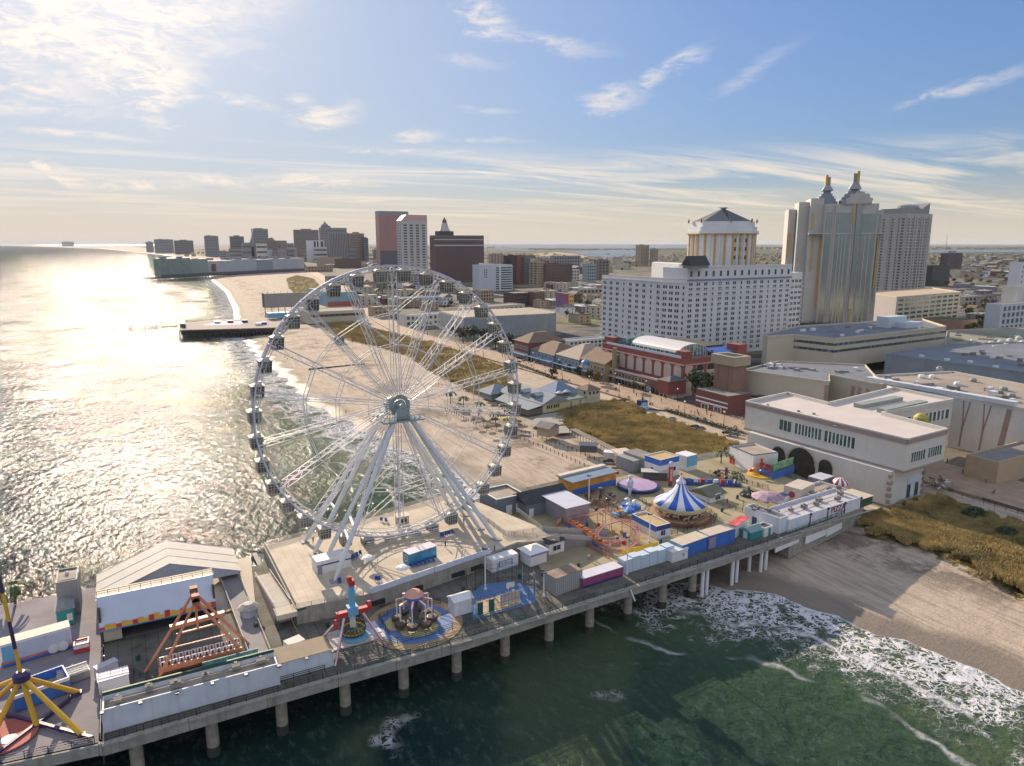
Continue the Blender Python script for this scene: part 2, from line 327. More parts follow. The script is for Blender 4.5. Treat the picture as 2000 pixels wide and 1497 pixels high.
# ---------------------------------------------------------------- terrain and sea
G = 4.0; DK = 8.5
SHORE = [(-9000, 60000), (-3429, 31063), (-111, 12489), (291, 6144), (371, 4138), (290, 2600), (199, 1664), (169, 1178), (137, 860), (103, 598), (94, 439), (92, 324), (89, 248), (96, 195), (100, 156), (104, 123), (107.5, 95), (113, 55), (119, 12), (132, -1), (138, -15), (141.5, -27), (143, -37), (145, -46), (150, -62), (158, -110), (160, -400), (200, -3000), (2000, -60000)]
SHORE = np.array(SHORE, float)
def densify(P):   # rounded shoreline with small scallops near the camera
    out = []
    for i in range(len(P)-1):
        a, b = P[i], P[i+1]; L_ = np.hypot(*(b-a)); n = max(1, min(40, int(L_/4))) if abs(b[1]) < 700 else 1
        for k in range(n):
            q = a+(b-a)*k/n; nrm = np.array([b[1]-a[1], a[0]-b[0]])/L_
            w = 1.6*math.sin(q[1]*0.21)+1.1*math.sin(q[1]*0.47+1.3)+0.7*math.sin(q[1]*1.1) if abs(q[1]) < 600 else 0
            out.append(q+nrm*w*(0.7 if abs(q[1]) < 60 else 1.3))
    out.append(P[-1]); return np.array(out)
SH = densify(SHORE)
def sdist(X, Y):
    """signed distance to the waterline, positive inland"""
    best = np.full(X.shape, 1e12); sgn = np.ones(X.shape)
    for a, b in zip(SH, SH[1:]):
        d = b-a; t = np.clip(((X-a[0])*d[0]+(Y-a[1])*d[1])/(d@d), 0, 1); px = X-a[0]-t*d[0]; py = Y-a[1]-t*d[1]; q = px*px+py*py
        s = np.sign(d[0]*(Y-a[1])-d[1]*(X-a[0])); m = q < best
        best = np.where(m, q, best); sgn = np.where(m, s, sgn)
    return np.sqrt(best)*sgn
# orientation: walking the list from far to near, land (+x) lies to the left
def inpoly(X, Y, P):
    r = np.zeros(X.shape, bool); n = len(P); j = n-1
    for i in range(n):
        (xi, yi), (xj, yj) = P[i], P[j]
        with np.errstate(divide='ignore', invalid='ignore'):
            c = ((yi > Y) != (yj > Y)) & (X < (xj-xi)*(Y-yi)/(yj-yi+1e-12)+xi)
        r ^= c; j = i
    return r
def pw(L_, z=G): return [W(u, v, z) for u, v in L_]
DUNES = dict(
 A=pw([(1672,1012),(1700,1000),(1740,990),(1830,968),(1900,992),(1960,1012),(2060,1045),(2120,1200),(2000,1160),(1900,1108),(1850,1085),(1790,1062),(1730,1050),(1695,1038)]),
 B=pw([(1080,812),(1146,785),(1222,781),(1252,795),(1256,812),(1292,814),(1350,837),(1410,858),(1448,867),(1418,872),(1416,888),(1350,905),(1290,908),(1239,905),(1200,875),(1155,851),(1110,838)]),
 C=pw([(612,628),(640,622),(700,632),(750,648),(840,668),(920,692),(985,718),(1000,740),(985,768),(930,772),(894,752),(840,724),(795,694),(735,676),(690,668),(655,655)]),
 D=pw([(560,545),(580,538),(612,545),(628,562),(618,578),(575,574),(564,562)]))
CAMV = np.array(CAM)
def polar(rmin, rmax, nr, nfine, ncoarse):
    """survey fan: rings about the photographer's spot, finer where the photo looks"""
    rs = rmin*(rmax/rmin)**(np.linspace(0, 1, nr)); c = PI/2-YAW
    an = np.concatenate([np.linspace(c-R(48), c+R(48), nfine), np.linspace(c+R(48), c-R(48)+2*PI, ncoarse)[1:-1]])
    RR, AA = np.meshgrid(rs, an, indexing='ij'); X = CAM[0]+RR*np.cos(AA); Y = CAM[1]+RR*np.sin(AA)
    na = len(an); idx = np.arange(nr*na).reshape(nr, na); nx = np.roll(idx, -1, axis=1)
    F = np.stack([idx[:-1], idx[1:], nx[1:], nx[:-1]], -1).reshape(-1, 4)
    return X.ravel(), Y.ravel(), F
def npmesh(name, X, Y, Z, F, mats, attrs):
    me = bpy.data.meshes.new(name); n = len(X); me.vertices.add(n); me.vertices.foreach_set('co', np.stack([X, Y, Z], 1).ravel())
    me.loops.add(F.size); me.loops.foreach_set('vertex_index', F.ravel().astype(np.int32)); me.polygons.add(len(F))
    me.polygons.foreach_set('loop_start', np.arange(len(F), dtype=np.int32)*F.shape[1]); me.polygons.foreach_set('loop_total', np.full(len(F), F.shape[1], np.int32))
    for m in mats: me.materials.append(m)
    for k, a in attrs.items(): at = me.attributes.new(k, 'FLOAT', 'POINT'); at.data.foreach_set('value', a.astype(np.float32))
    me.update(); me.validate(); me.polygons.foreach_set('use_smooth', [True]*len(me.polygons)); return me
def hsh(X, Y, s): return np.sin(X*s+1.7*np.sin(Y*s*0.7))*np.cos(Y*s*1.3+2.1*np.sin(X*s*0.6))
X, Y, F = polar(30, 60000, 620, 760, 60)
d = sdist(X, Y)
Z = np.where(d > 0, G*(1-np.exp(-d/38))+0.03*np.minimum(d, 4), -np.minimum(5, 0.05*-d-0.0)-0.02)
def pdist(X, Y, P):
    """signed distance to a polygon, positive inside"""
    best = np.full(X.shape, 1e12)
    for i in range(len(P)):
        a, b = np.array(P[i]), np.array(P[(i+1) % len(P)]); d_ = b-a; t = np.clip(((X-a[0])*d_[0]+(Y-a[1])*d_[1])/(d_@d_), 0, 1); best = np.minimum(best, (X-a[0]-t*d_[0])**2+(Y-a[1]-t*d_[1])**2)
    return np.sqrt(best)*np.where(inpoly(X, Y, P), 1, -1)
dune = np.full(X.shape, -60.0)
for P in DUNES.values(): dune = np.maximum(dune, pdist(X, Y, P))
dune = np.clip(dune, -60, 60)
Z = Z+np.clip(dune/6+.3, 0, 1)*(0.5+0.35*hsh(X, Y, .22))
Z = Z+np.where(d > 12, 0.06*hsh(X, Y, 0.8), 0)*(np.hypot(X-CAM[0], Y-CAM[1]) < 500)
bw = 232+np.interp(Y, [0, 450, 900, 1900], [0, -12, 75, 245])    # line behind the beach
ud = np.clip(X-bw-4, -60, 60); urban = ud; Z = np.where((ud > 0) & (d > 0), G-0.1, Z)
farm = np.clip((np.hypot(X-300, Y-400)-1500)/900, 0, 1)*(urban > 0)
def ground_mat():
    m = bpy.data.materials.new('ground'); N, L = nt(m); b = N['Principled BSDF']; b.inputs['Roughness'].default_value = 0.95; b.inputs['Specular IOR Level'].default_value = 0.2
    def at(n): a = N.new('ShaderNodeAttribute'); a.attribute_name = n; return a.outputs['Fac']
    tc = N.new('ShaderNodeTexCoord')
    def ns(s, d=5, vec=None, r=0.6):
        n = N.new('ShaderNodeTexNoise'); n.inputs['Scale'].default_value = s; n.inputs['Detail'].default_value = d; n.inputs['Roughness'].default_value = r
        L.new(vec or tc.outputs['Object'], n.inputs['Vector']); return n.outputs['Fac']
    def rmp(x, stops):
        r = N.new('ShaderNodeValToRGB'); e = r.color_ramp.elements
        for i, (p, c) in enumerate(stops):
            q = e[i] if i < 2 else e.new(p); q.position = p; q.color = (*c, 1)
        L.new(x, r.inputs[0]); return r.outputs[0]
    def mr(x, a, b_, c=0, d_=1):
        n = N.new('ShaderNodeMapRange'); n.interpolation_type = 'SMOOTHSTEP'; L.new(x, n.inputs[0])
        for i, q in enumerate((a, b_, c, d_)): n.inputs[i+1].default_value = q
        return n.outputs[0]
    def mix(f, a, b_, t='MIX'):
        n = N.new('ShaderNodeMixRGB'); n.blend_type = t
        if isinstance(f, float): n.inputs[0].default_value = f
        else: L.new(f, n.inputs[0])
        for i, x in ((1, a), (2, b_)):
            if isinstance(x, tuple): n.inputs[i].default_value = (*x, 1)
            else: L.new(x, n.inputs[i])
        return n.outputs[0]
    def mth(op, a, b_):
        n = N.new('ShaderNodeMath'); n.operation = op
        for i, x in enumerate((a, b_)):
            if isinstance(x, (int, float)): n.inputs[i].default_value = x
            else: L.new(x, n.inputs[i])
        return n.outputs[0]
    sh = at('shore'); fa = at('far'); en = mth('MULTIPLY', mth('SUBTRACT', ns(0.3, 5, None, .7), 0.5), 12.0)
    du = mr(mth('ADD', at('dune'), en), -0.6, 0.8); ur = mr(mth('ADD', at('urban'), mth('MULTIPLY', en, .4)), -0.5, 0.5)
    # raked and driven sand: streaks along the beach
    mp = N.new('ShaderNodeMapping'); mp.inputs['Rotation'].default_value = (0, 0, R(4)); mp.inputs['Scale'].default_value = (1.0, 0.09, 1); L.new(tc.outputs['Object'], mp.inputs[0])
    st = ns(0.9, 7, mp.outputs[0], 0.7); sand = rmp(ns(0.06, 6), [(0.3, (0.43, 0.355, 0.275)), (0.7, (0.53, 0.44, 0.345))])
    sand = mix(mr(st, 0.42, 0.66, 0.0, 0.75), sand, (0.27, 0.22, 0.17)); sand = mix(mr(ns(2.2, 4), 0.5, 0.75, 0, 0.35), sand, (0.27, 0.21, 0.15))
    weed = mth('MULTIPLY', mr(ns(0.05, 8, None, 0.75), 0.49, 0.60, 0, 1), mr(sh, 18, 34, 0, 1)); sand = mix(mth('MULTIPLY', weed, mr(sh, 44, 80, 0.7, 0.1)), sand, (0.10, 0.08, 0.065))
    wet = mth('ADD', sh, mth('MULTIPLY', mth('SUBTRACT', ns(0.07, 3), 0.5), 14)); sand = mix(mr(wet, 5, 11, 0.85, 0.0), sand, (0.19, 0.16, 0.13))
    dc = rmp(ns(0.25, 8, None, 0.7), [(0.38, (0.05, 0.045, 0.018)), (0.5, (0.22, 0.17, 0.06)), (0.66, (0.40, 0.30, 0.11))])
    col = mix(du, sand, dc)
    # town ground: worn asphalt, gravel lots, weeds
    uc = rmp(ns(0.012, 8, None, 0.65), [(0.40, (0.05, 0.05, 0.05)), (0.48, (0.17, 0.155, 0.13)), (0.56, (0.21, 0.18, 0.14)), (0.62, (0.08, 0.09, 0.035))])
    uc = mix(mr(ns(0.5, 6), 0.4, 0.7, 0, 0.4), uc, (0.09, 0.085, 0.08))
    fc = rmp(ns(0.0016, 9, None, 0.72), [(0.38, (0.03, 0.038, 0.02)), (0.5, (0.07, 0.065, 0.035)), (0.58, (0.17, 0.13, 0.075)), (0.64, (0.045, 0.05, 0.025))])
    fc = mix(mr(ns(0.03, 3), 0.62, 0.68, 0, 0.5), fc, (0.35, 0.33, 0.30)); col = mix(ur, col, mix(fa, uc, fc))
    L.new(col, b.inputs['Base Color']); L.new(mr(wet, 3, 9, 0.6, 0.95), b.inputs['Roughness'])
    bp = N.new('ShaderNodeBump'); bp.inputs['Strength'].default_value = 0.9; bp.inputs['Distance'].default_value = 0.35
    L.new(mth('ADD', mth('MULTIPLY', st, 0.8), mth('MULTIPLY', ns(1.3, 5), mth('ADD', mth('MULTIPLY', du, 2.5), 0.5))), bp.inputs['Height']); L.new(bp.outputs[0], b.inputs['Normal'])
    return m
g = link('ground', npmesh('ground', X, Y, Z, F, [ground_mat()], dict(shore=np.clip(d, -100, 400), dune=dune, urban=urban, far=farm))); g['kind'] = 'structure'; g['label'] = 'sandy beach with tyre tracks and town ground behind'
# ---- sea
X, Y, F = polar(30, 60000, 300, 560, 50); d = sdist(X, Y)
keep = d < 45; fk = keep[F].any(1); F2 = F[fk]; used = np.unique(F2); remap = np.zeros(len(X), int); remap[used] = np.arange(len(used)); F2 = remap[F2]; X2, Y2, d2 = X[used], Y[used], d[used]
GLK = 0.24
def sea_mat():
    m = bpy.data.materials.new('sea'); N, L = nt(m); b = N['Principled BSDF']; tc = N.new('ShaderNodeTexCoord')
    def at(n): a = N.new('ShaderNodeAttribute'); a.attribute_name = n; return a.outputs['Fac']
    def ns(s, d=5, vec=None, r=0.6, di=0.0):
        n = N.new('ShaderNodeTexNoise'); n.inputs['Scale'].default_value = s; n.inputs['Detail'].default_value = d; n.inputs['Roughness'].default_value = r; n.inputs['Distortion'].default_value = di
        L.new(vec or tc.outputs['Object'], n.inputs['Vector']); return n.outputs['Fac']
    def mr(x, a, b_, c=0, d_=1, sm='SMOOTHSTEP'):
        n = N.new('ShaderNodeMapRange'); n.interpolation_type = sm; L.new(x, n.inputs[0])
        for i, q in enumerate((a, b_, c, d_)): n.inputs[i+1].default_value = q
        return n.outputs[0]
    def mth(op, *xs):
        n = N.new('ShaderNodeMath'); n.operation = op
        for i, x in enumerate(xs):
            if isinstance(x, (int, float)): n.inputs[i].default_value = x
            else: L.new(x, n.inputs[i])
        return n.outputs[0]
    def mix(f, a, b_):
        n = N.new('ShaderNodeMixRGB'); L.new(f, n.inputs[0])
        for i, x in ((1, a), (2, b_)):
            if isinstance(x, tuple): n.inputs[i].default_value = (*x, 1)
            else: L.new(x, n.inputs[i])
        return n.outputs[0]
    sh = at('shore'); near = at('near')
    # foam: cell walls that break up away from the beach, plus the lace edge of the last wave
    wrp = N.new('ShaderNodeTexNoise'); wrp.inputs['Scale'].default_value = 0.5; wrp.inputs['Detail'].default_value = 4; L.new(tc.outputs['Object'], wrp.inputs['Vector'])
    av = N.new('ShaderNodeVectorMath'); av.operation = 'MULTIPLY_ADD'; L.new(wrp.outputs['Color'], av.inputs[0]); av.inputs[1].default_value = (3.2, 3.2, 0); L.new(tc.outputs['Object'], av.inputs[2])
    def cells(s, w0, w1):
        v = N.new('ShaderNodeTexVoronoi'); v.feature = 'DISTANCE_TO_EDGE'; v.inputs['Scale'].default_value = s; L.new(av.outputs[0], v.inputs['Vector']); return mr(v.outputs['Distance'], w0, w1, 1, 0)
    lace = mth('MAXIMUM', cells(0.38, 0.02, 0.17), cells(0.95, 0.03, 0.2))
    n1 = ns(0.055, 4); wob = mth('ADD', sh, mth('MULTIPLY', mth('SUBTRACT', n1, 0.5), 16))
    dens = mth('MULTIPLY', mr(wob, -30, -4, 0, 1, 'LINEAR'), mr(ns(0.11, 5, None, 0.7), 0.32, 0.6, 0.25, 1))
    thr = mr(dens, 0.0, 1.0, 1.2, 0.56, 'LINEAR'); fo = mth('MAXIMUM', mr(mth('SUBTRACT', mth('ADD', mth('MULTIPLY', lace, 0.75), mth('MULTIPLY', ns(0.35, 5, None, 0.6), 0.5)), thr), -0.1, 0.2), 0.0)
    edge = mr(mth('ABSOLUTE', sh), 0.0, 1.0, 1, 0); fo = mth('MAXIMUM', fo, mth('MULTIPLY', edge, 0.9))
    # breaker lines standing off the beach
    for off, wd_, am in ((-13.5, 1.0, 0.9), (-27, 0.7, 0.55)):
        ln = mth('ABSOLUTE', mth('ADD', mth('ADD', sh, mth('MULTIPLY', mth('SUBTRACT', ns(0.03, 4), 0.5), 22)), -off)); ln = mth('MULTIPLY', mr(ln, 0.0, wd_*1.6, 1, 0), mr(ns(0.045, 3), 0.46, 0.56, 0, am)); fo = mth('MAXIMUM', fo, mth('MULTIPLY', ln, mr(ns(1.0, 5, None, .7), .3, .5, .3, 1)))
    fl = mth('MULTIPLY', mr(ns(0.035, 4, None, 0.6), 0.66, 0.74), mr(lace, 0.3, 0.9)); fo = mth('MAXIMUM', fo, mth('MULTIPLY', mth('MULTIPLY', fl, near), 0.6))
    # water colour: sand shows green through the shallows; pale streaks paint in sky glints
    shal = mr(wob, -75, -8, 0, 1, 'LINEAR'); col = mix(shal, (0.006, 0.022, 0.022), (0.06, 0.10, 0.05)); col = mix(mr(ns(0.045, 5), 0.35, 0.7, 0, 0.5), col, (0.02, 0.045, 0.03)); mp0 = N.new('ShaderNodeMapping'); mp0.inputs['Scale'].default_value = (1, .45, 1); L.new(tc.outputs['Object'], mp0.inputs[0]); col = mix(mr(ns(0.7, 7, mp0.outputs[0], 0.72), 0.5, 0.66, 0, 0.45), col, (0.075, 0.115, 0.10)); col = mix(mr(ns(0.02, 4, None, .6), 0.52, 0.62, 0, 0.3), col, (0.11, 0.14, 0.07)); col = mix(mr(sh, -2.5, 1.0, 0, 0.7), col, (0.12, 0.10, 0.08))
    col = mix(fo, col, (0.62, 0.62, 0.64)); N.remove(b); df = N.new('ShaderNodeBsdfDiffuse'); gs = N.new('ShaderNodeBsdfGlossy'); L.new(col, df.inputs[0]); gs.inputs['Color'].default_value = (.96, .94, 1, 1); gs.inputs['Roughness'].default_value = 0.075
    # waves: swell, chop and ripples
    mp = N.new('ShaderNodeMapping'); mp.inputs['Rotation'].default_value = (0, 0, R(-12)); mp.inputs['Scale'].default_value = (1.0, 0.6, 1); L.new(tc.outputs['Object'], mp.inputs[0]); mv = mp.outputs[0]
    h = mth('ADD', mth('MULTIPLY', ns(0.07, 3, mv), 0.8), mth('ADD', mth('MULTIPLY', ns(0.42, 3, mv, 0.55, 0.25), 0.56), mth('MULTIPLY', ns(1.4, 3, mv, 0.6, 0.15), 0.15)))
    h = mth('ADD', h, mth('MULTIPLY', fo, 0.22))
    bp = N.new('ShaderNodeBump'); bp.inputs['Distance'].default_value = 1.6; bp.inputs['Strength'].default_value = 0.95; L.new(h, bp.inputs['Height']); fn = N.new('ShaderNodeFresnel'); fn.inputs[0].default_value = 1.33
    for q in (df, gs, fn): L.new(bp.outputs[0], q.inputs['Normal'])
    ms = N.new('ShaderNodeMixShader'); L.new(mth('MULTIPLY', mth('MULTIPLY', mth('MULTIPLY', fn.outputs[0], GLK), mr(ns(0.012, 5, mv, 0.6), 0.35, 0.65, 0.65, 1.25)), mr(fo, 0, 1, 1, .1)), ms.inputs[0]); L.new(df.outputs[0], ms.inputs[1]); L.new(gs.outputs[0], ms.inputs[2]); L.new(ms.outputs[0], N['Material Output'].inputs[0]); return m
dist = np.hypot(X2-CAM[0], Y2-CAM[1])
g = link('sea_water', npmesh('sea_water', X2, Y2, np.full(len(X2), 0.0), F2, [sea_mat()], dict(shore=np.clip(d2, -400, 60), near=np.clip(1-(dist-150)/300, 0, 1)))); g['kind'] = 'structure'; g['label'] = 'ocean with sun glitter, dark green near the pier'
# ---- bays behind the town: sheets a little above the land
bay = mat('bay_water', (0.03, 0.05, 0.06), 0.25, var=0.2, scale=0.004)
def sheet(name, pts, z, m, label=None, z0=G):
    b = MB(); P = pw(pts, z0); b.add([(x, y, z) for x, y in P], [tuple(range(len(P)))]); o = struct(name, b, m)
    if o.data.polygons[0].normal.z < 0: o.data.flip_normals()
    if label: o['label'] = label
    return o
sheet('bay_water', [(830,480.4),(900,480),(1200,479.5),(1345,480.5),(1345,486),(1200,487.5),(1000,486.5),(830,486.5)], G+2, bay)
sheet('bay_water', [(1090,491),(1130,492),(1180,490),(1240,489),(1250,496),(1235,503),(1190,505),(1150,502),(1128,497)], G+2, bay)
sheet('bay_water', [(960,489),(1010,488.5),(1045,489.5),(1040,491.5),(1000,491)], G+2, bay)
sheet('bay_water', [(1815,489),(1900,488.5),(2100,490),(2100,496),(1960,494),(1815,494)], G+2, bay)
sheet('bay_water', [(60,478.6),(140,478.2),(250,478.0),(320,478.4),(300,480),(200,480.2),(90,479.8)], G+2, bay)
# ---------------------------------------------------------------- palette
concrete = mat('concrete', (0.34, 0.33, 0.29), 0.9, var=0.3, scale=0.5, stain=0.5, bump=0.3)
conc_pale = mat('pale_concrete', (0.52, 0.46, 0.37), 0.85, var=0.12, scale=0.15)
white = mat('white_paint', (0.74, 0.74, 0.75), 0.55, var=0.12, scale=0.35, stain=0.18)
white2 = mat('white_steel', (0.78, 0.78, 0.77), 0.4, var=0.06, scale=0.5)
offwhite = mat('off_white_render', (0.62, 0.60, 0.54), 0.8, var=0.1, scale=0.12, stain=0.12)
cream = mat('cream_paint', (0.66, 0.60, 0.42), 0.75, var=0.12, scale=0.4)
grey = mat('grey_paint', (0.27, 0.28, 0.29), 0.7, var=0.15, scale=0.4, stain=0.2)
dgrey = mat('dark_grey', (0.09, 0.095, 0.10), 0.7, var=0.25, scale=0.6)
black = mat('black_iron', (0.025, 0.027, 0.03), 0.6, var=0.2)
green_i = mat('green_iron', (0.03, 0.09, 0.065), 0.6, var=0.3, stain=0.3)
bluep = mat('blue_paint', (0.05, 0.16, 0.52), 0.5, var=0.15, stain=0.1)
lblue = mat('light_blue_paint', (0.16, 0.42, 0.62), 0.5, var=0.15)
navy = mat('navy_paint', (0.025, 0.05, 0.16), 0.5, var=0.15)
teal = mat('teal_paint', (0.03, 0.28, 0.27), 0.6, var=0.15)
redp = mat('red_paint', (0.50, 0.04, 0.04), 0.5, var=0.15)
orange = mat('orange_paint', (0.62, 0.20, 0.07), 0.5, var=0.2, stain=0.2)
salmon = mat('faded_orange_steel', (0.58, 0.24, 0.14), 0.5, var=0.2, scale=0.8, stain=0.25)
yellow = mat('yellow_paint', (0.70, 0.42, 0.04), 0.5, var=0.12, stain=0.12)
purple = mat('dark_purple_steel', (0.05, 0.035, 0.11), 0.45, var=0.15)
magenta = mat('plum_container_paint', (0.30, 0.07, 0.17), 0.6, var=0.15, stain=0.2)
roofgrey = mat('grey_roofing', (0.22, 0.21, 0.20), 0.9, var=0.25, scale=0.3)
rooftan = mat('tan_roofing', (0.36, 0.31, 0.25), 0.9, var=0.25, scale=0.25)
roofdark = mat('dark_shingles', (0.055, 0.06, 0.065), 0.9, var=0.3, scale=1.0)
glass = glassmat('dark_glass', (0.025, 0.035, 0.04)); glassb = glassmat('blue_glass', (0.06, 0.11, 0.14))
wood = boards('weathered_deck_boards', (0.30, 0.25, 0.19), (0.36, 0.30, 0.23), 0.35, 'Y')
deckm = mat('green_grey_deck_paint', (0.33, 0.285, 0.175), 0.85, var=0.3, scale=0.12, stain=0.0, bump=0.1)
deckg = boards('dark_asphalt_deck', (0.13, 0.128, 0.11), (.155, .145, .12), 2.2, 'X', .9, .45); deckg.node_tree.nodes['Brick Texture'].inputs['Mortar Size'].default_value = .05
decks = boards('sand_coloured_platform', (0.50, 0.43, 0.33), (0.53, 0.46, 0.36), 1.6, 'X', 0.8, 0.2)
decks.node_tree.nodes['Brick Texture'].inputs['Mortar'].default_value = (.34, .29, .22, 1); decks.node_tree.nodes['Brick Texture'].inputs['Mortar Size'].default_value = .03
def roofsite(p1, p2, p3, vb, zb=DK, rz=None):
    """three roof corners surveyed in the photo and the base line under the first: loc, heading, width, depth, height"""
    def f(z): x, y = W(*p1, z); return proj(x, y, zb)[1]
    z = solve(f, vb, zb+0.2, 79.5) if proj(*W(*p1, zb+0.2), zb)[1] < vb else zb+0.5
    a, b, c = (W(*p, z) for p in (p1, p2, p3))
    if rz is None: rz = math.atan2(b[1]-a[1], b[0]-a[0])
    n = (-math.sin(rz), math.cos(rz)); t = (math.cos(rz), math.sin(rz))
    w = (b[0]-a[0])*t[0]+(b[1]-a[1])*t[1]; d = (c[0]-a[0])*n[0]+(c[1]-a[1])*n[1]
    return (a[0], a[1], zb), rz, max(w, 0.5), max(abs(d), 0.5), z-zb
def local(o, p):  # world xy to a thing's local frame
    c, s = math.cos(-o.rotation_euler[2]), math.sin(-o.rotation_euler[2]); x, y = p[0]-o.location[0], p[1]-o.location[1]
    return (x*c-y*s, x*s+y*c)
# ---------------------------------------------------------------- pier
edge = [(-60, 4.5), (-12.5, 2.2), (-0.5, 0.4), (0, 0), (34.5, -0.3), (55, -0.7), (96, 0.8), (141, 2.7), (165, 4.6), (183.6, 7.2)]
def ey(x): return float(np.interp(x, [e[0] for e in edge], [e[1] for e in edge]))
pier = thing('pier', 'long concrete amusement pier on round piles reaching from beach over water', 'pier', (0, 0, DK))
far_e = [(196, 62), (186, 66), (120, 66.5), (95, 64.6), (84, 62), (60, 58), (32, 53), (31, 50), (24, 57), (-2, 62), (-60, 64)]
b = MB(); b.m(0).prism([(x, y-0.0) for x, y in edge if x >= -0.01]+[(189, 30)]+far_e[:8]+[(0, 50)], -0.9, 0.0); part('deck_slab', b, [deckg], pier)
b = MB(); b.prism([(-60, 4.5), (-12.5, 2.2), (-0.5, 0.4), (-0.5, 56), (-60, 58)], -0.9, -0.15); part('deck_slab', b, [mat('lilac_grey_deck', (0.24, 0.22, 0.24), 0.9, var=0.25, scale=0.15)], pier, 'lower grey deck under the yellow legged ride')
b = MB(); b.prism([(82, ey(82)+5.5), (184, 12), (186, 60), (95, 60), (95, 30), (86, 20)], 0.004, 0.03); part('deck_paint', b, [deckm], pier)
b = MB()
for (x0, y0), (x1, y1) in zip(edge[:-1], edge[1:]):
    n = max(1, int((x1-x0)/10))
    for k in range(n):
        xa, xb = x0+(x1-x0)*k/n, x0+(x1-x0)*(k+1)/n-0.06; ya, yb = ey(xa), ey(xb); zz = -0.15 if x0 < -0.6 else 0.02
        b.add([(xa, ya-0.35, -1.9), (xb, yb-0.35, -1.9), (xb, yb+0.3, -1.9), (xa, ya+0.3, -1.9), (xa, ya-0.35, zz), (xb, yb-0.35, zz), (xb, yb+0.3, zz), (xa, ya+0.3, zz)], [(0,3,2,1),(4,5,6,7),(0,1,5,4),(1,2,6,5),(2,3,7,6),(3,0,4,7)])
        b.box(xa, ya-0.6, zz-0.32, xb, ya-0.2, zz-0.05)
part('edge_girder', b, [concrete], pier)
b = MB()
for y in (10, 20, 30, 40, 50): b.box(-60, y-0.4, -1.9, 185, y+0.4, -0.92)
for x in range(-50, 186, 9): b.box(x-0.5, 6, -2.2, x+0.5, 60, -1.2)
part('under_beams', b, [dgrey], pier)
pm = MB(); pm.lathe(0, 0, [(0.95, -DK+1.5), (0.95, -1.9)], 16); pm.m(1).lathe(0, 0, [(1.02, -DK-3), (1.02, -DK+1.2), (0.96, -DK+1.7)], 16); pme = pm.mesh('pile', [mat('pile_concrete', (0.33, 0.30, 0.24), 0.9, var=0.35, scale=0.8, stain=0.7), mat('algae_band', (.04, .05, .035), .8, var=.5, scale=1.5)])
def xat(u, y, z): return solve(lambda x: proj(x, y, z)[0], u, -70, 260)
for u in (268, 415, 550, 673, 786, 889, 985, 1073, 1154, 1231, 1301, 1362): x = xat(u, 1.6, 3); link('pile', pme, pier, (x, ey(x)+1.6, 0))
for x in (-30, -14, 2, 18, 34, 50, 66, 82, 98, 114, 130): 
    for y in (20, 38): link('pile', pme, pier, (x, y, 0))
wp = MB(); wp.lathe(0, 0, [(0.45, -DK-0.5), (0.45, -1.0)], 10); wpm = wp.mesh('pile', [white])
for u, dy in ((1369, .5), (1380, .8), (1430, .5), (1441, .8), (1478, 2.5), (1490, .7), (1500, .7)): x = xat(u, ey(120)+1, 4); link('pile', wpm, pier, (x, ey(x)+dy, 0))
b = MB()
for (u0, u1, zt, zb_) in ((1495, 1545, -1.2, -3.4), (1560, 1605, -1.0, -4.2), (1606, 1642, -0.9, -4.4)):
    x0, x1 = xat(u0, 6, 6), xat(u1, 6, 6); b.add([(x0, ey(x0)-0.1, zb_), (x1, ey(x1)-0.1, zb_+.5), (x1, ey(x1)-0.1, zt), (x0, ey(x0)-0.1, zt), (x0, ey(x0)+.2, zb_), (x1, ey(x1)+.2, zb_+.5), (x1, ey(x1)+.2, zt), (x0, ey(x0)+.2, zt)], [(0,1,2,3),(5,4,7,6),(3,2,6,7),(0,3,7,4),(1,5,6,2),(0,4,5,1)])
part('skirt_panel', b, [white], pier)
b = MB(); b.bar((xat(1560, 6, 5), 5, -4.4), (xat(1645, 8, 5), 7, -3.6), 0.5); b.tube((97, 0.2, -.2), (97.6, -0.6, -2.6), 0.18); part('drain_pipe', b, [white], pier)
b = MB(); b.prism([(150, ey(150)+.2), (184, 7.6), (190, 12), (190, 30), (150, 30)], -DK+2, -0.95); part('abutment_wall', b, [concrete], pier)
def railing(name, pts, h, label, m, z=DK, step=2.4, bars=3, group=None, cat='railing'):
    x0, y0 = pts[0]; t = thing(name, label, cat, (x0, y0, z), 0, group); b = MB(); pmesh = MB().box(-0.05, -0.05, 0, 0.05, 0.05, h+0.05).mesh('post', [m]); n = 0
    for (xa, ya), (xb, yb) in zip(pts, pts[1:]):
        L_ = math.hypot(xb-xa, yb-ya); k = max(1, int(L_/step))
        for i in range(bars): zz = h*(i+1)/bars; b.bar((xa-x0, ya-y0, zz), (xb-x0, yb-y0, zz), 0.07)
        for i in range(k+1):
            if n < 98: link('post', pmesh, t, (xa-x0+(xb-xa)*i/k, ya-y0+(yb-ya)*i/k, 0)); n += 1
    part('rail', b, [m], t); return t
railing('railing', [(x, ey(x)+0.15) for x in (0.5, 20, 34.5)], 1.1, 'dark railing on the pier edge below the long white wall', black)
railing('railing', [(x, ey(x)+0.15) for x in (35, 45, 55, 68)], 1.1, 'green railing on the pier edge beside the round ride floors', green_i)
railing('railing', [(x, ey(x)+0.15) for x in (68.5, 80, 96)], 1.1, 'dark railing on the pier edge below the ball court and containers', green_i)
railing('railing', [(x, ey(x)+0.15) for x in (96.5, 120, 141)], 1.1, 'dark railing on the pier edge below the blue trailers', black)
railing('railing', [(x, ey(x)+0.15) for x in (141.5, 155, 170, 183)], 1.1, 'green railing at the landward end below the pizza wall', green_i)
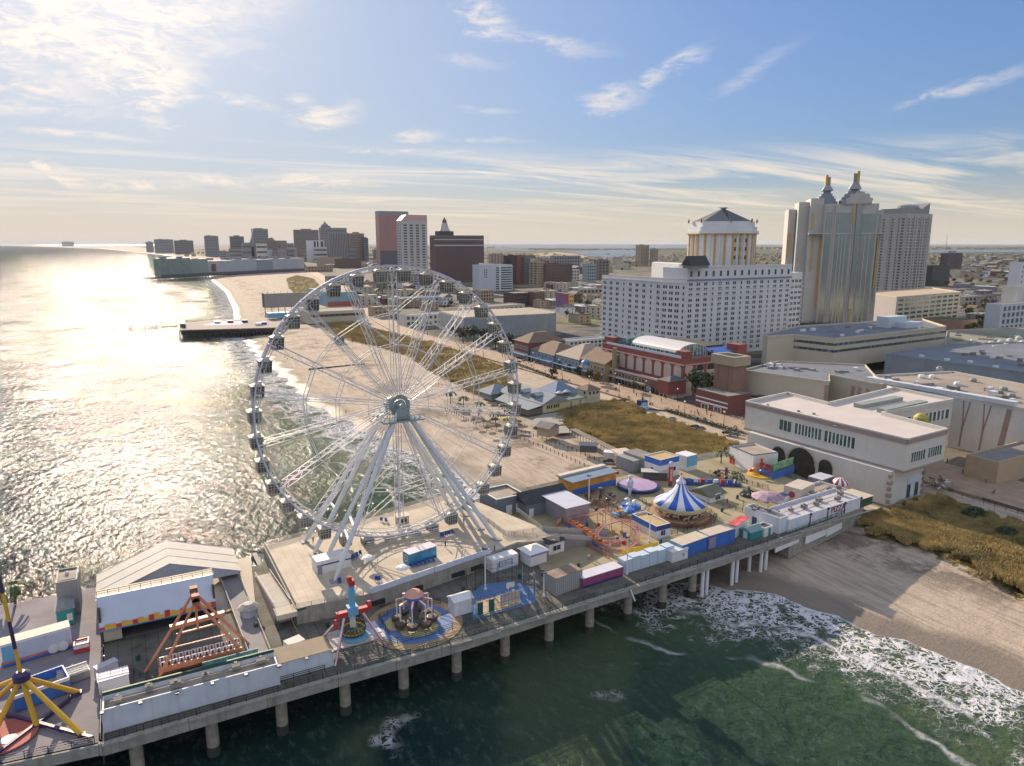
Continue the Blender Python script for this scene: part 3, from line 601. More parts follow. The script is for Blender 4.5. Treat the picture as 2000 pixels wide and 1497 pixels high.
railing('railing', [(0.5, 2.6), (20, 2.4), (33, 2.3)], 1.0, 'second dark railing at the foot of the long white wall', black)
railing('railing', [(-50, 4.3), (-12.5, 2.5), (-1, 0.9)], 1.1, 'dark railing beside the purple beams in the bottom corner', black, z=DK-.15)
railing('railing', [(-0.2, 1), (-0.2, 26)], 1.1, 'pale railing running inland along the gap between both decks', mat('pale_iron', (.4,.38,.33), .7))
railing('railing', [(36, 4.8), (52, 3.4), (68, 3.2)], 1.5, 'green fence enclosing the spinning ride with round floor', green_i, bars=4, cat='fence')
# ---- raised wheel platform
PZ = 3.3
pf = thing('wheel_platform', 'raised sand coloured platform carrying the ferris wheel', 'platform', (32, 19.6, DK))
top = [(0, 0), (13.2, -1.3), (44, 4.2), (52, 6.2), (60.5, 3.0), (61, 12), (56, 33), (51, 44), (30, 38), (0, 32.5)]
b = MB(); b.m(0).prism(top, 0.0, PZ); part('base_wall', b, [concrete], pf)
b = MB(); b.prism([(x*0.997+0.08, y*0.99+0.15) for x, y in top], PZ+0.004, PZ+0.09); part('deck_boards', b, [decks], pf)
b = MB()
for x0, y0, x1, y1 in ((14.5, -1.0, 29, 1.55), (29.3, 1.6, 43.8, 4.2)): b.add([(x0, y0-.25, PZ), (x1, y1-.25, PZ), (x1, y1+.05, PZ), (x0, y0+.05, PZ), (x0, y0-.25, PZ+1.2), (x1, y1-.25, PZ+1.2), (x1, y1+.05, PZ+1.2), (x0, y0+.05, PZ+1.2)], [(0,1,5,4),(1,2,6,5),(2,3,7,6),(3,0,4,7),(4,5,6,7)])
part('parapet', b, [mat('blue_white_parapet', (0.58, 0.64, 0.74), 0.6, var=.15, scale=1.5)], pf)
b = MB(); b.box(0, -0.2, PZ-0.45, 13, 0.05, PZ+0.05)
part('green_edge_beam', b, [green_i], pf)
for x in (14.2, 23.0, 33.5, 38.5): part('wall_opening', MB().box(x, -1.22+max(0, x-13.2)*.178-.12, 0.5, x+3.2, -0.9+max(0, x-13.2)*.178, 1.5), [black], pf)
railing('railing', [(32.3, 19.9), (32.3, 51.8)], 1.1, 'long pale railing on the seaward side of the wheel platform', mat('pale_iron', (.4,.38,.33), .7), z=DK+PZ, bars=5)
railing('railing', [(32.5, 19.4), (45, 18.3)], 1.1, 'short glazed railing at the near corner of the wheel platform', mat('pale_iron', (.4,.38,.33), .7), z=DK+PZ, bars=5)
railing('railing', [(33, 52), (62, 57.5), (82, 62.6)], 1.1, 'pale railing on the ocean side of the wheel platform behind wheel', mat('pale_iron', (.4,.38,.33), .7), z=DK+PZ, bars=5)
# ---------------------------------------------------------------- ferris wheel
WX, WY, WZ, WR = 61.2, 41.6, 44.2, 31.0
wheel = thing('ferris_wheel', 'giant white observation wheel with thirty six glazed cabins on the pier', 'ferris wheel', (WX, WY, DK+PZ))
HZ = WZ-DK-PZ; GAP = 1.15; NS = 18
wsteel = mat('wheel_white_steel', (0.70, 0.69, 0.68), 0.62, var=0.06, scale=0.6)
led = mat('blue_light_strip', (0.22, 0.24, 0.62), 0.35, var=0.0)
def wp_(r, t, y): return (r*math.cos(t), y, HZ+r*math.sin(t))
T = [2*PI*i/NS+PI/2 for i in range(NS)]
sm = []   # one spoke mesh, copied round by rotation about the hub axis
b = MB(); b.m(0)
R0, R1 = 2.3, WR-0.5
for s in (-1, 1):
    for s2 in (-1, 1):
        q0 = (s2*0.25, s*2.0, R0); q1 = (s2*0.62, s*GAP, R1*0.97); b.bar(q0, q1, 0.14)
n = 17
for k in range(n):
    a0, a1 = k/n, (k+1)/n
    P = lambda a, s, s2: (s2*(0.25+0.37*a), s*(2.0+(GAP-2.0)*a), R0+(R1*0.97-R0)*a)
    if k < 5: continue
    for s in (-1, 1): b.bar(P(a0, s, -1 if k % 2 else 1), P(a1, s, 1 if k % 2 else -1), 0.08)
    if k > 6: b.bar(P(a0, -1, -1 if k % 2 else 1), P(a1, 1, -1 if k % 2 else 1), 0.07)
b.bar((0, -GAP, R1*0.97), (0, -GAP, WR), 0.35); b.bar((0, GAP, R1*0.97), (0, GAP, WR), 0.35)
spoke_me = b.mesh('spoke', [wsteel])
stb = MB().bar((0.72, -2.0, R0+1), (0.72, -GAP-0.08, R1*0.97), 0.075).mesh('light_strip', [led])
for t in T:
    o = link('spoke', spoke_me, wheel, (0, 0, HZ)); o.rotation_euler = (0, PI/2-t, 0)
    q = link('light_strip', stb, o)
for y, nm in ((-GAP, 'rim_ring'), (GAP, 'rim_ring')):
    b = MB(); n = 72
    for i in range(n): b.tube(wp_(WR, 2*PI*i/n, y), wp_(WR, 2*PI*(i+1)/n, y), 0.2, n=6)
    for i in range(n): b.tube(wp_(WR-0.95, 2*PI*i/n, y), wp_(WR-0.95, 2*PI*(i+1)/n, y), 0.09, n=5)
    for i in range(n): b.bar(wp_(WR, 2*PI*i/n, y), wp_(WR-0.95, 2*PI*(i+.5)/n, y), 0.08); b.bar(wp_(WR, 2*PI*(i+1)/n, y), wp_(WR-0.95, 2*PI*(i+.5)/n, y), 0.08)
    part(nm, b, [wsteel], wheel)
b = MB(); n = 72
for i in range(n): b.tube(wp_(WR+.22, 2*PI*i/n, -GAP-.16), wp_(WR+.22, 2*PI*(i+1)/n, -GAP-.16), 0.06, n=4)
part('light_strip', b, [led], wheel)
b = MB()
for i in range(36): t = 2*PI*i/36+PI/2; b.bar(wp_(WR, t, -GAP), wp_(WR, t, GAP), 0.25); b.bar(wp_(WR, t, -GAP), wp_(WR, t+PI/36, GAP), 0.1); b.bar(wp_(WR, t+PI/36, -GAP), wp_(WR, t+PI/36, GAP), 0.12)
part('cross_ties', b, [wsteel], wheel)
for r, g2, w in ((7.2, 0.0, 0.10), (13.6, 1.0, 0.13), (20.6, 1.0, 0.15)):
    for y in ((-g2-.4, g2+.4) if g2 else (-1.85,)):
        b = MB()
        for i in range(NS): b.bar(wp_(r, T[i], y), wp_(r, T[(i+1) % NS], y), w)
        part('inner_ring', b, [wsteel], wheel)
b = MB()
for i in (0, 9):
    for s in (-1, 1):
        for y in (-1.2, 1.2):
            b.bar(wp_(20.6, T[i], y), wp_(29.4, T[(i+s) % NS], y), 0.13); b.bar(wp_(13.6, T[i], y), wp_(20.6, T[(i+s) % NS], y), 0.11)
part('diagonal_brace', b, [wsteel], wheel)
b = MB()
for i in range(54): t = 2*PI*i/54; b.bar(wp_(1.6, t, -2.2), wp_(2.5, t, -2.3), 0.22)
b.tube((0, -3.0, HZ), (0, 3.0, HZ), .95, n=20); b.tube((0, -2.4, HZ), (0, -1.8, HZ), 1.4, n=24); b.tube((0, 1.8, HZ), (0, 2.4, HZ), 1.4, n=24); b.tube((0, -4.3, HZ), (0, 4.3, HZ), 0.85, n=16)
part('hub', b, [mat('hub_steel', (0.30, 0.36, 0.36), 0.45, var=0.2, scale=2)], wheel)
feet = {-1: [(-19.6, -14.6), (-17.6, -1.6)], 1: [(19.2, -12.2), (18.6, -4.6)]}
feetf = {-1: [(-20.2, 0.6), (-20.4, 8.2)], 1: [(19.0, 5.0), (18.8, 14.5)]}
legs = []
for s in (-1, 1):
    for k, (fx, fy) in enumerate(feet[s]): legs.append(((fx, fy, 0.1), (s*1.1, -3.9, HZ-1.2)))
    for k, (fx, fy) in enumerate(feetf[s]): legs.append(((fx, fy, 0.1), (s*1.1, 3.9, HZ-1.2)))
grey_leg = mat('support_leg_paint', (0.60, 0.64, 0.67), 0.6, var=0.1, scale=0.3)
for p_, q_ in legs:
    b = MB(); P0, Q0 = Vector(p_), Vector(q_); m1 = P0.lerp(Q0, 0.06); m2 = P0.lerp(Q0, 0.9)
    b.tube(P0, m1, 0.28, 0.52, 12); b.tube(m1, m2, 0.52, 0.52, 12); b.tube(m2, Q0, 0.52, 0.38, 12)
    for k in (.28, .5, .72): c = P0.lerp(Q0, k); dd = (Q0-P0).normalized()*0.12; b.tube(c-dd, c+dd, 0.62, n=12)
    lg = part('support_leg', b, [grey_leg], wheel); part('foot_plate', MB().box(p_[0]-.9, p_[1]-.9, 0, p_[0]+.9, p_[1]+.9, .3), [grey], lg)
b = MB()
for s in (-1, 1):
    for F_ in (feet, feetf):
        yq = -3.9 if F_ is feet else 3.9
        for k in (0.22, 0.3) if F_ is feet else (0.3,):
            A_ = Vector((*F_[s][0], .1)).lerp(Vector((s*1.1, yq, HZ-1.2)), k); B_ = Vector((*F_[s][1], .1)).lerp(Vector((s*1.1, yq, HZ-1.2)), k); b.tube(A_, B_, 0.35, n=8)
part('leg_brace', b, [grey_leg], wheel)
b = MB()
for y in (-4.3, 3.7): b.cbox(0, y+.3, HZ-2.6, 2.8, 1.4, 2.2); b.cbox(0, y+.3, HZ-3.2, 9.5, 2.4, 0.35)
for y in (-5.2, 5.2):
    for i in range(9): b.box(-4.6+i*1.15, y-.04, HZ-2.9, -4.5+i*1.15, y+.04, HZ-1.8)
    b.box(-4.7, y-.05, HZ-1.85, 4.7, y+.05, HZ-1.75)
part('bearing_platform', b, [mat('hub_steel', (0.30, 0.36, 0.36), 0.45)], wheel)
# cabin: roof, glazed body, window frames, floor, hanger
cg = MB(); cw = MB(); cr = MB(); 
cg.prism([(-0.92, -0.95), (0.92, -0.95), (0.92, 0.95), (-0.92, 0.95)], -2.75, -0.85, [(-1.05, -1.05), (1.05, -1.05), (1.05, 1.05), (-1.05, 1.05)])
for x in (-1.08, -0.54, 0, 0.54, 1.08):
    for y in (-1.1, 1.1): cw.bar((x*0.88, y*.9, -2.8), (x, y, -0.8), 0.07)
for y in (-0.55, 0, 0.55):
    for x in (-1.1, 1.1): cw.bar((x*0.88, y*.88, -2.8), (x, y, -0.8), 0.07)
for z, k in ((-1.75, .96), (-1.25, .99)):
    for s in (-1, 1): cw.bar((-1.1*k, s*1.1*k, z), (1.1*k, s*1.1*k, z), 0.06); cw.bar((s*1.1*k, -1.1*k, z), (s*1.1*k, 1.1*k, z), 0.06)
cw.prism([(-0.85, -0.88), (0.85, -0.88), (0.85, 0.88), (-0.85, 0.88)], -3.0, -2.75, [(-1.0, -1.0), (1.0, -1.0), (1.0, 1.0), (-1.0, 1.0)])
cr.prism([(-1.18, -1.18), (1.18, -1.18), (1.18, 1.18), (-1.18, 1.18)], -0.86, -0.62); cr.prism([(-.95, -.95), (.95, -.95), (.95, .95), (-.95, .95)], -0.62, -0.32, [(-.35, -.5), (.35, -.5), (.35, .5), (-.35, .5)])
cr.bar((0, -GAP+.05, 0), (0, GAP-.05, 0), 0.18); cr.bar((0, -.5, 0), (0, -.5, -.5), 0.16); cr.bar((0, .5, 0), (0, .5, -.5), 0.16); cr.cbox(.55, .1, -.34, .6, .9, .3)
m_body = cg.mesh('glazing', [glassmat('cabin_glass', (0.07, 0.07, 0.06), 0.25)]); m_fr = cw.mesh('window_frame', [mat('cabin_frame', (.50, .49, .44), .45, var=.1)]); m_ro = cr.mesh('roof', [mat('cabin_roof', (.48, .46, .40), .5, var=.1)])
for i in range(36):
    t = 2*PI*(i+0.5)/36+PI/2; x, y, z = wp_(WR-0.15, t, 0)
    g_ = link('cabin', m_fr, wheel, (x, 0, z)); g_.scale = (1.16,)*3; link('glazing', m_body, g_); link('roof', m_ro, g_)
# ---------------------------------------------------------------- buildings and booths on the pier
def hut(name, label, cat, site, wm, rm, roof='flat', wins=(), doors=(), stripe=None, extra=None, par=0.35, winmats=None, group=None, over=0.0, posts=False):
    loc, rz, w, d, h = site; t = thing(name, label, cat, loc, rz, group)
    b = MB()
    if roof == 'parapet':
        k = 0.22; b.box(0, 0, 0, w, d, h-par); b.box(0, 0, h-par, w, k, h); b.box(0, d-k, h-par, w, d, h); b.box(0, k, h-par, k, d-k, h); b.box(w-k, k, h-par, w, d-k, h)
        part('wall', b, [wm], t); part('roof', MB().box(k, k, h-par+.003, w-k, d-k, h-par+.05), [rm], t)
    elif roof == 'flat':
        b.box(0, 0, 0, w, d, h-0.12); part('wall', b, [wm], t); part('roof', MB().box(-over, -over, h-0.12, w+over, d+over, h), [rm], t)
    else:
        eh = h if roof != 'hip' else h
        b.box(0, 0, 0, w, d, h); r = MB(); rise = min(w, d)*0.28
        if roof == 'hip': r.hip(0, 0, w, d, h, h+rise, 0.3+over, .45)
        else: r.gable(0, 0, w, d, 0, h, h+rise, roof[-1], 0.3+over)
        part('wall', b, [wm], t); part('roof', r, [rm], t)
    wl = []
    for (face, u, z, ww, hh) in wins:
        if face == 'f': wl.append((u*w, -0.02, z*h, ww, hh, 0))
        if face == 'l': wl.append((-0.02, u*d, z*h, ww, hh, -PI/2))
        if face == 'r': wl.append((w+0.02, u*d, z*h, ww, hh, PI/2))
    if wl: windows(t, wl, winmats or [glass, white], 2, 0.08, 0.12)
    for (face, u, ww, hh, dm) in doors:
        o = part('door', MB().box(-ww/2, -0.06, 0.02, ww/2, 0.05, hh), [dm], t)
        if face == 'f': o.location = (u*w, 0, 0)
        else: o.location = (0, u*d, 0); o.rotation_euler[2] = -PI/2
        part('handle', MB().box(ww*.32, -.12, 1.0, ww*.4, -.06, 1.15), [dgrey], o)
    if stripe:
        for (face, z0, z1, m) in stripe:
            if face == 'f': part('band', MB().box(0.02, -0.05, z0*h, w-0.02, -0.003, z1*h), [m], t)
            if face == 'l': part('band', MB().box(-0.05, 0.02, z0*h, -0.003, d-0.02, z1*h), [m], t)
    if extra: extra(t, w, d, h)
    return t
def acunits(n, seed=0):
    def f(t, w, d, h):
        rs = random.Random(seed+n); 
        for i in range(n):
            x, y = w*(i+.5)/n+rs.uniform(-.5, .5), d*rs.uniform(.3, .75); o = part('air_conditioner', MB().cbox(0, 0, 0, rs.uniform(1.0, 1.8), rs.uniform(.8, 1.2), rs.uniform(.5, 1.0)), [roofgrey], t, loc=(x, y, h-.3)); part('fan', MB().lathe(0, 0, [(.3, 1.0), (.3, 1.08)], 10), [dgrey], o)
        b = MB(); b.bar((1, d*.5, h-.1), (w-1, d*.55, h-.1), .12); part('pipe', b, [grey], t)
    return f
def letters(t, txt, x, z, size, m, y=-0.07, rz=0, depth=0.04, name='lettering', loc=None):
    cu = bpy.data.curves.new(name, 'FONT'); cu.body = txt; cu.size = size; cu.extrude = depth; o = bpy.data.objects.new(name, cu); C.objects.link(o); me = bpy.data.meshes.new_from_object(o.evaluated_get(bpy.context.evaluated_depsgraph_get())); bpy.data.objects.remove(o)
    me.materials.clear(); me.materials.append(m); o = link(name, me, t); o.location = loc or (x, y, z); o.rotation_euler = (PI/2, 0, rz); return o
# left white buildings
def panels(n, col):
    def f(t, w, d, h):
        for i in range(n+1): x = w*i/n; part('wall_pilaster', MB().box(x-.12, -.08, 0, x+.12, 0.0, h-.02), [col], t); part('bracket_lamp', MB().box(x-.25, -.75, h*.93, x+.25, -.1, h*.99), [navy], t)
    return f
greyp = mat('pale_blue_white_wall', (0.62, 0.67, 0.74), 0.6, var=0.12, scale=0.3, stain=0.25)
s = roofsite((199, 1388), (543, 1297), (199, 1360), 1432)
def ex(t, w, d, h): panels(5, greyp)(t, w, d, h); acunits(6, 3)(t, w, d, h); part('green_parapet', MB().box(0, d-.1, h-.05, w, d+.25, h+.55), [green_i], t)
hut('arcade_building', 'long low white building with rooftop units and green rear parapet', 'building', s, greyp, rooftan, 'parapet', par=.8, extra=ex)
s = roofsite((545, 1297), (649, 1269), (530, 1268), 1330)
hut('food_building', 'white walled building with plain brown flat roof beside tower ride', 'building', s, greyp, mat('brown_roofing', (0.30, 0.24, 0.17), .9, var=.12, scale=.5), 'flat', extra=panels(2, greyp))
# theatre with leaning fascia
t = thing('ride_canopy_building', 'long stage building with leaning pale blue fascia and flame trim', 'building', (-0.4, 29.0, DK), R(-1)); w = 19.5
b = MB(); b.box(0, 4.2, 0, w, 6.4, 7.4); b.box(0, 0.5, 0, .4, 4.2, 6.8); b.box(w-.4, .5, 0, w, 4.2, 6.8); part('wall', b, [mat('dark_brown_wall', (.10, .08, .07), .9)], t)
b = MB(); b.add([(0, 0, 3.4), (w, 0, 3.4), (w, 2.6, 8.4), (0, 2.6, 8.4), (0, .3, 3.4), (w, .3, 3.4), (w, 2.9, 8.4), (0, 2.9, 8.4)], [(0,1,2,3),(4,7,6,5),(0,4,5,1),(3,2,6,7),(0,3,7,4),(1,5,6,2)]); part('fascia', b, [mat('pale_blue_fascia', (0.50, 0.58, 0.72), 0.5, var=.08, scale=.2)], t)
part('roof', MB().add([(-.2, 2.9, 8.3), (w+.2, 2.9, 8.3), (w+.2, 6.6, 8.0), (-.2, 6.6, 8.0), (-.2, 2.9, 8.0), (w+.2, 2.9, 8.0), (w+.2, 6.6, 7.7), (-.2, 6.6, 7.7)], [(0,1,2,3),(4,7,6,5),(0,4,5,1),(3,2,6,7),(0,3,7,4),(1,5,6,2)]), [mat('beige_canvas', (.55, .48, .38), .8, var=.15)], t)
b = MB(); k = 22
for i in range(k):
    x0, x1 = w*i/k, w*(i+1)/k; hh = 0.35+.45*abs(math.sin(i*1.15))*(1+.8*math.exp(-((i-11)/2.5)**2)); b.m(i % 3 > 0).add([(x0, -.12, 3.1), (x1, -.12, 3.1), (x1, .05, 3.3+hh), (x0, .05, 3.3+hh)], [(0,1,2,3)]); b.m(2).box(x0, -.1, 2.85, x1, .1, 3.1)
part('flame_trim', b, [redp, yellow, mat('trim_blue', (.06, .3, .6), .5)], t)
b = MB()
for i in range(12): b.bar((i*w/11, 3.1, 8.4), (i*w/11, 3.1, 9.3), .08)
b.bar((0, 3.1, 9.3), (w, 3.1, 9.3), .1); b.bar((0, 3.1, 8.9), (w, 3.1, 8.9), .06); part('roof_railing', b, [dgrey], t)
part('stage_floor', MB().box(0.4, 1, 0.02, w-.4, 4.2, .5), [dgrey], t); part('side_panel', MB().box(0.5, .6, .5, 3.4, .8, 2.8), [conc_pale], t)
# marquee tent
ytf = 42.5; xl, xr = -1.0, 25.5; ze, zr = ztop(*((xr, ytf)), 1116)-DK, ztop((xl+xr)/2, ytf, 1101)-DK
t = thing('marquee_tent', 'big pale grey gabled marquee tent standing open on the ocean side', 'tent', (xl, ytf, DK)); w = xr-xl; dd = 13
canvas = mat('tent_canvas', (0.56, 0.53, 0.47), 0.75, var=0.1, scale=0.3, stain=.1)
b = MB(); y2 = dd; m_ = w/2
b.add([(-.3, 0, ze), (m_, 0, zr), (w+.3, 0, ze), (-.3, y2, ze), (m_, y2, zr), (w+.3, y2, ze), (-.3, 0, ze-.12), (m_, 0, zr-.12), (w+.3, 0, ze-.12), (-.3, y2, ze-.12), (m_, y2, zr-.12), (w+.3, y2, ze-.12)], [(0,1,4,3),(1,2,5,4),(6,9,10,7),(7,10,11,8),(0,6,7,1),(1,7,8,2),(3,4,10,9),(4,5,11,10),(0,3,9,6),(2,8,11,5)]); part('canopy', b, [canvas], t)
b = MB(); b.add([(0, .15, 0.2), (m_*1.25, .15, 0.2), (m_*1.25, .15, ze-.5), (w, .15, ze-.5), (w, .15, ze-.1), (m_, .15, zr-.15), (0, .15, ze-.1), (m_*1.25, .3, ze-.5), (w, .3, ze-.5)], [(0,1,2,3,4,5,6),(2,7,8,3)]); part('gable_sheet', b, [mat('blue_grey_sheet', (.45, .50, .58), .7)], t)
for i, x in enumerate((0.1, w*.25, w*.5, w*.75, w-.1)):
    for y in (0.1, dd*.33, dd*.66, dd-.1):
        if x in (0.1, w-.1): part('tent_pole', MB().box(x-.1, y-.1, 0, x+.1, y+.1, ze), [grey], t)
b = MB()
for y in (0, dd*.33, dd*.66, dd): b.bar((-.3, y, ze+.07), (m_, y, zr+.03), .07); b.bar((m_, y, zr+.03), (w+.3, y, ze+.07), .07)
part('roof_seam', b, [white], t)
t = thing('tent_floor', 'bare sand coloured floor panel beneath the open side of the tent', 'platform', (19, 31, DK)); part('floor', MB().prism([(0, 0), (7.5, 0), (10.5, 24), (1.5, 24)], .005, .25), [conc_pale], t)
# left deck items
s = ((*W(117, 1206, DK), DK), 0, 3.6, 6.5, 7.2)
def ex(t, w, d, h): part('roof_slab', MB().box(.4, .5, h, w-.4, d*.6, h+.06), [rooftan], t); part('vent', MB().ball(w*.5, d*.5, h+.3, .4), [white], t)
hut('service_tower', 'tall narrow grey plant building by the ocean edge of the pier', 'building', s, grey, dgrey, 'parapet', extra=ex)
s = ((*W(113, 1226, DK), DK), R(3), 2.8, 4.5, 3.3)
hut('gabled_kiosk', 'small teal kiosk with steep grey gable roof below grey plant tower', 'kiosk', s, teal, grey, 'gable y', wins=[('f', .75, .3, .8, 1.2)], winmats=[white, white])
s = roofsite((0, 1262), (137, 1224), (0, 1247), 1304)
def ex(t, w, d, h):
    part('side_mural', MB().box(0.1, -.09, .15*h, 2.2, -.01, h*.9), [lblue], t); part('white_screen', MB().box(2.4, -.1, .22*h, w*.98, -.01, h*.9), [mat('screen_grey_blue', (.5, .55, .65), .5, var=.1)], t)
    b = MB(); b.m(0).box(0, -.14, 0, w, -.02, .12*h); b.m(1).box(0, -.16, .12*h, w, -.02, .2*h); part('flame_trim', b, [bluep, orange], t)
    for x in (w*.72, w*.86): part('lamp_wheel', MB().tube((x, -.3, h*.22), (x, -.14, h*.22), .85, n=16), [white], t)
hut('ride_trailer', 'white show trailer with blue painted side beside the yellow legs', 'trailer', s, white, mat('cream_roof', (.6, .55, .45), .7), 'flat', extra=ex)
s = ((*W(145, 1278, DK), DK), 0, 2.4, 2.2, 1.6)
hut('drinks_stand', 'small red and white stand in the gap beside the show trailer', 'stand', s, redp, white, 'parapet', stripe=[('f', .5, .9, white)])
s = ((*W(115, 1344, DK), DK), R(12), 4.6, 2.0, 1.4)
def ex(t, w, d, h):
    for i in range(5): part('stair_tread', MB().box(.1, .05+i*.4, h+.02+i*.14, w-.1, .38+i*.4, h+.12+i*.14), [mat('cream_tread', (.6, .57, .5), .7)], t)
hut('loading_platform', 'small white slatted loading steps behind the yellow legged ride', 'platform', s, grey, white, 'flat', extra=ex)
s = ((*W(30, 1392, DK), DK), R(14), 7.6, 4.6, 2.7)
def ex(t, w, d, h): part('inner_floor', MB().box(.3, .3, h-1.6, w-.3, d-.3, h-1.5), [rooftan], t)
hut('ride_winch_house', 'open topped blue fronted winch house under the yellow legs', 'building', s, bluep, dgrey, 'parapet', par=1.7, extra=ex, stripe=[('f', .8, 1.0, white)])
# yellow leg launch ride
hx, hy = W(56, 1418, DK); hz = ztop(hx, hy, 1322)-DK
t = thing('launch_tower_ride', 'tall yellow and purple mast ride standing on splayed yellow legs', 'ride', (hx, hy, DK))
for i, (u, v) in enumerate([(-45, 1400), (-10, 1432), (72, 1420), (160, 1438), (153, 1355), (-20, 1350)]):
    px_, py_ = W(u, v, DK); lg = part('leg', MB().tube((px_-hx, py_-hy, 0.2), (0, 0, hz), .42, .34, 8), [yellow], t); part('leg_shoe', MB().cbox(px_-hx, py_-hy, 0, 1.0, 1.0, .35), [purple], lg)
part('hub', MB().lathe(0, 0, [(.6, hz-.8), (1.15, hz-.5), (1.15, hz+.5), (.6, hz+.9)], 16), [purple], t)
lean = (-1.6, 0.9)
zs = [0, 4.6, 9, 13.5, 18, 22.5, 27]
for i in range(6):
    f0, f1 = zs[i]/27, zs[i+1]/27; part('mast_section', MB().tube((lean[0]*f0, lean[1]*f0, hz+zs[i]), (lean[0]*f1, lean[1]*f1, hz+zs[i+1]-.05), .27, .25, 10), [yellow if i % 2 == 0 else purple], t)
for (a, b_) in (((-20, 1390), (180, 1445)), ((-10, 1480), (152, 1357))):
    p0, p1 = W(*a, DK), W(*b_, DK); part('base_beam', MB().bar((p0[0]-hx, p0[1]-hy, .3), (p1[0]-hx, p1[1]-hy, .3), .5), [purple], t)
pr = thing('landing_mat', 'round cornered red landing mat with white ring at lower left', 'mat', (*W(10, 1440, DK), DK)); part('mat_sheet', MB().lathe(0, 0, [(4.2, .0), (4.2, .25)], 32), [mat('faded_red_mat', (.42, .12, .1), .8)], pr); part('ring', MB().lathe(.6, -1.2, [(1.1, .255), (1.1, .3)], 24), [white], pr)
# orange pendulum ship ride
ax, ay = W(384, 1295, DK); az = ztop(ax, ay+2.2, 1165)-DK
ax, ay = [(W(283, 1314, DK)[i]+W(309, 1328, DK)[i]+W(480, 1279, DK)[i]+W(486, 1259, DK)[i])/4 for i in (0, 1)]; az = ztop(ax, ay, 1165)-DK
t = thing('pendulum_ride', 'orange A frame pendulum ride with rows of white seats', 'ride', (ax, ay, DK))
for (u, v), off in (((283, 1314), 1.6), ((309, 1328), -1.6), ((480, 1279), -1.6), ((486, 1259), 1.6)):
    q = W(u, v, DK); lg = part('leg', MB().tube((q[0]-ax, q[1]-ay, 0), (0, off, az), .26, .26, 8), [salmon], t); part('foot_plate', MB().cbox(q[0]-ax, q[1]-ay, 0, .9, .9, .15), [dgrey], lg)
part('axle_housing', MB().tube((0, -2.2, az), (0, 2.2, az), .65, n=12).cbox(0, -1.6, az-.1, 1.2, 1.2, 1.1).cbox(0, 1.6, az-.1, 1.2, 1.2, 1.1), [mat('rust_steel', (.32, .12, .07), .7, var=.3)], t)
part('swing_arm', MB().bar((0, -.6, az), (0, -.6, az-5.4), .35).bar((0, .6, az), (0, .6, az-5.4), .35).bar((-4.2, 1.8, az-5.6), (4.6, 1.8, az-5.2), .9, .7).bar((-3.4, -1.4, az-3.4-2), (3.4, -1.4, az-5.2), .25), [salmon], t)
b = MB(); b.box(-6.6, -2.0, .8, 6.6, -1.7, 2.0).box(-6.6, 1.2, .8, 6.6, 1.5, 2.0).box(-6.4, -2.0, .7, 6.4, 1.5, 1.0); b.bar((-5.2, 1.9, 3.0), (5.2, 1.9, 3.0), .2); part('gondola_hull', b, [salmon], t)
seat = MB().m(0).box(-.4, -.3, 1.0, .4, .45, 1.5).box(-.4, .3, 1.5, .4, .5, 2.5).m(1).box(-.32, -.2, 1.5, .32, .28, 1.62).box(-.14, .2, 1.6, .14, .32, 2.4).mesh('seat', [white, mat('maroon_vinyl', (.2, .03, .05), .5)])
for i in range(13):
    for y in (-1.5, .2): link('seat', seat, t, (-5.9+i*.98, y, 0))
b = MB(); b.box(-7.5, -5.2, .02, 7.5, -3.4, .9); part('loading_deck', b, [conc_pale], t, loc=(2, .5, 0)); b = MB()
for i in range(9): b.add([(-7+i*1.6, -3.3, .9), (-5.8+i*1.6, -3.3, .9), (-6.4+i*1.6, -3.3, 1.7+.3*math.sin(i*2))], [(0,1,2)])
part('scenery_board', MB().box(0, -3.4, .2, 9.0, -3.2, 1.8), [mat('blue_green_mural', (.05, .2, .22), .6, var=.6, scale=1.2)], t)
for i, (p1, p2, p3, vb, lab) in enumerate([((190, 1308), (230, 1290), (194, 1297), 1332, 'upper pale lilac sloped roof booth left of the orange ride'), ((191, 1333), (251, 1316), (190, 1316), 1358, 'lower pale lilac sloped roof booth left of the orange ride')]):
    hut('control_booth', lab, 'booth', roofsite(p1, p2, p3, vb), white, mat('lilac_panel', (.5, .47, .55), .6, var=.08), 'flat', over=.1)
# hex ticket booth
x, y = W(489, 1212, DK); t = thing('ticket_booth', 'small octagonal ticket booth with ribbed grey roof by ramp', 'booth', (x, y+1.4, DK))
part('wall', MB().lathe(0, 0, [(1.65, 0), (1.65, 2.1)], 8), [mat('pale_booth', (.5, .52, .58), .6)], t); part('roof', MB().lathe(0, 0, [(2.1, 2.1), (2.1, 2.2), (.9, 2.95), (.05, 3.0)], 8), [mat('ribbed_roof', (.38, .35, .33), .7, var=.3, scale=3)], t); part('counter_window', MB().box(1.2, -1.1, .9, 1.5, -.3, 1.8), [lblue], t)
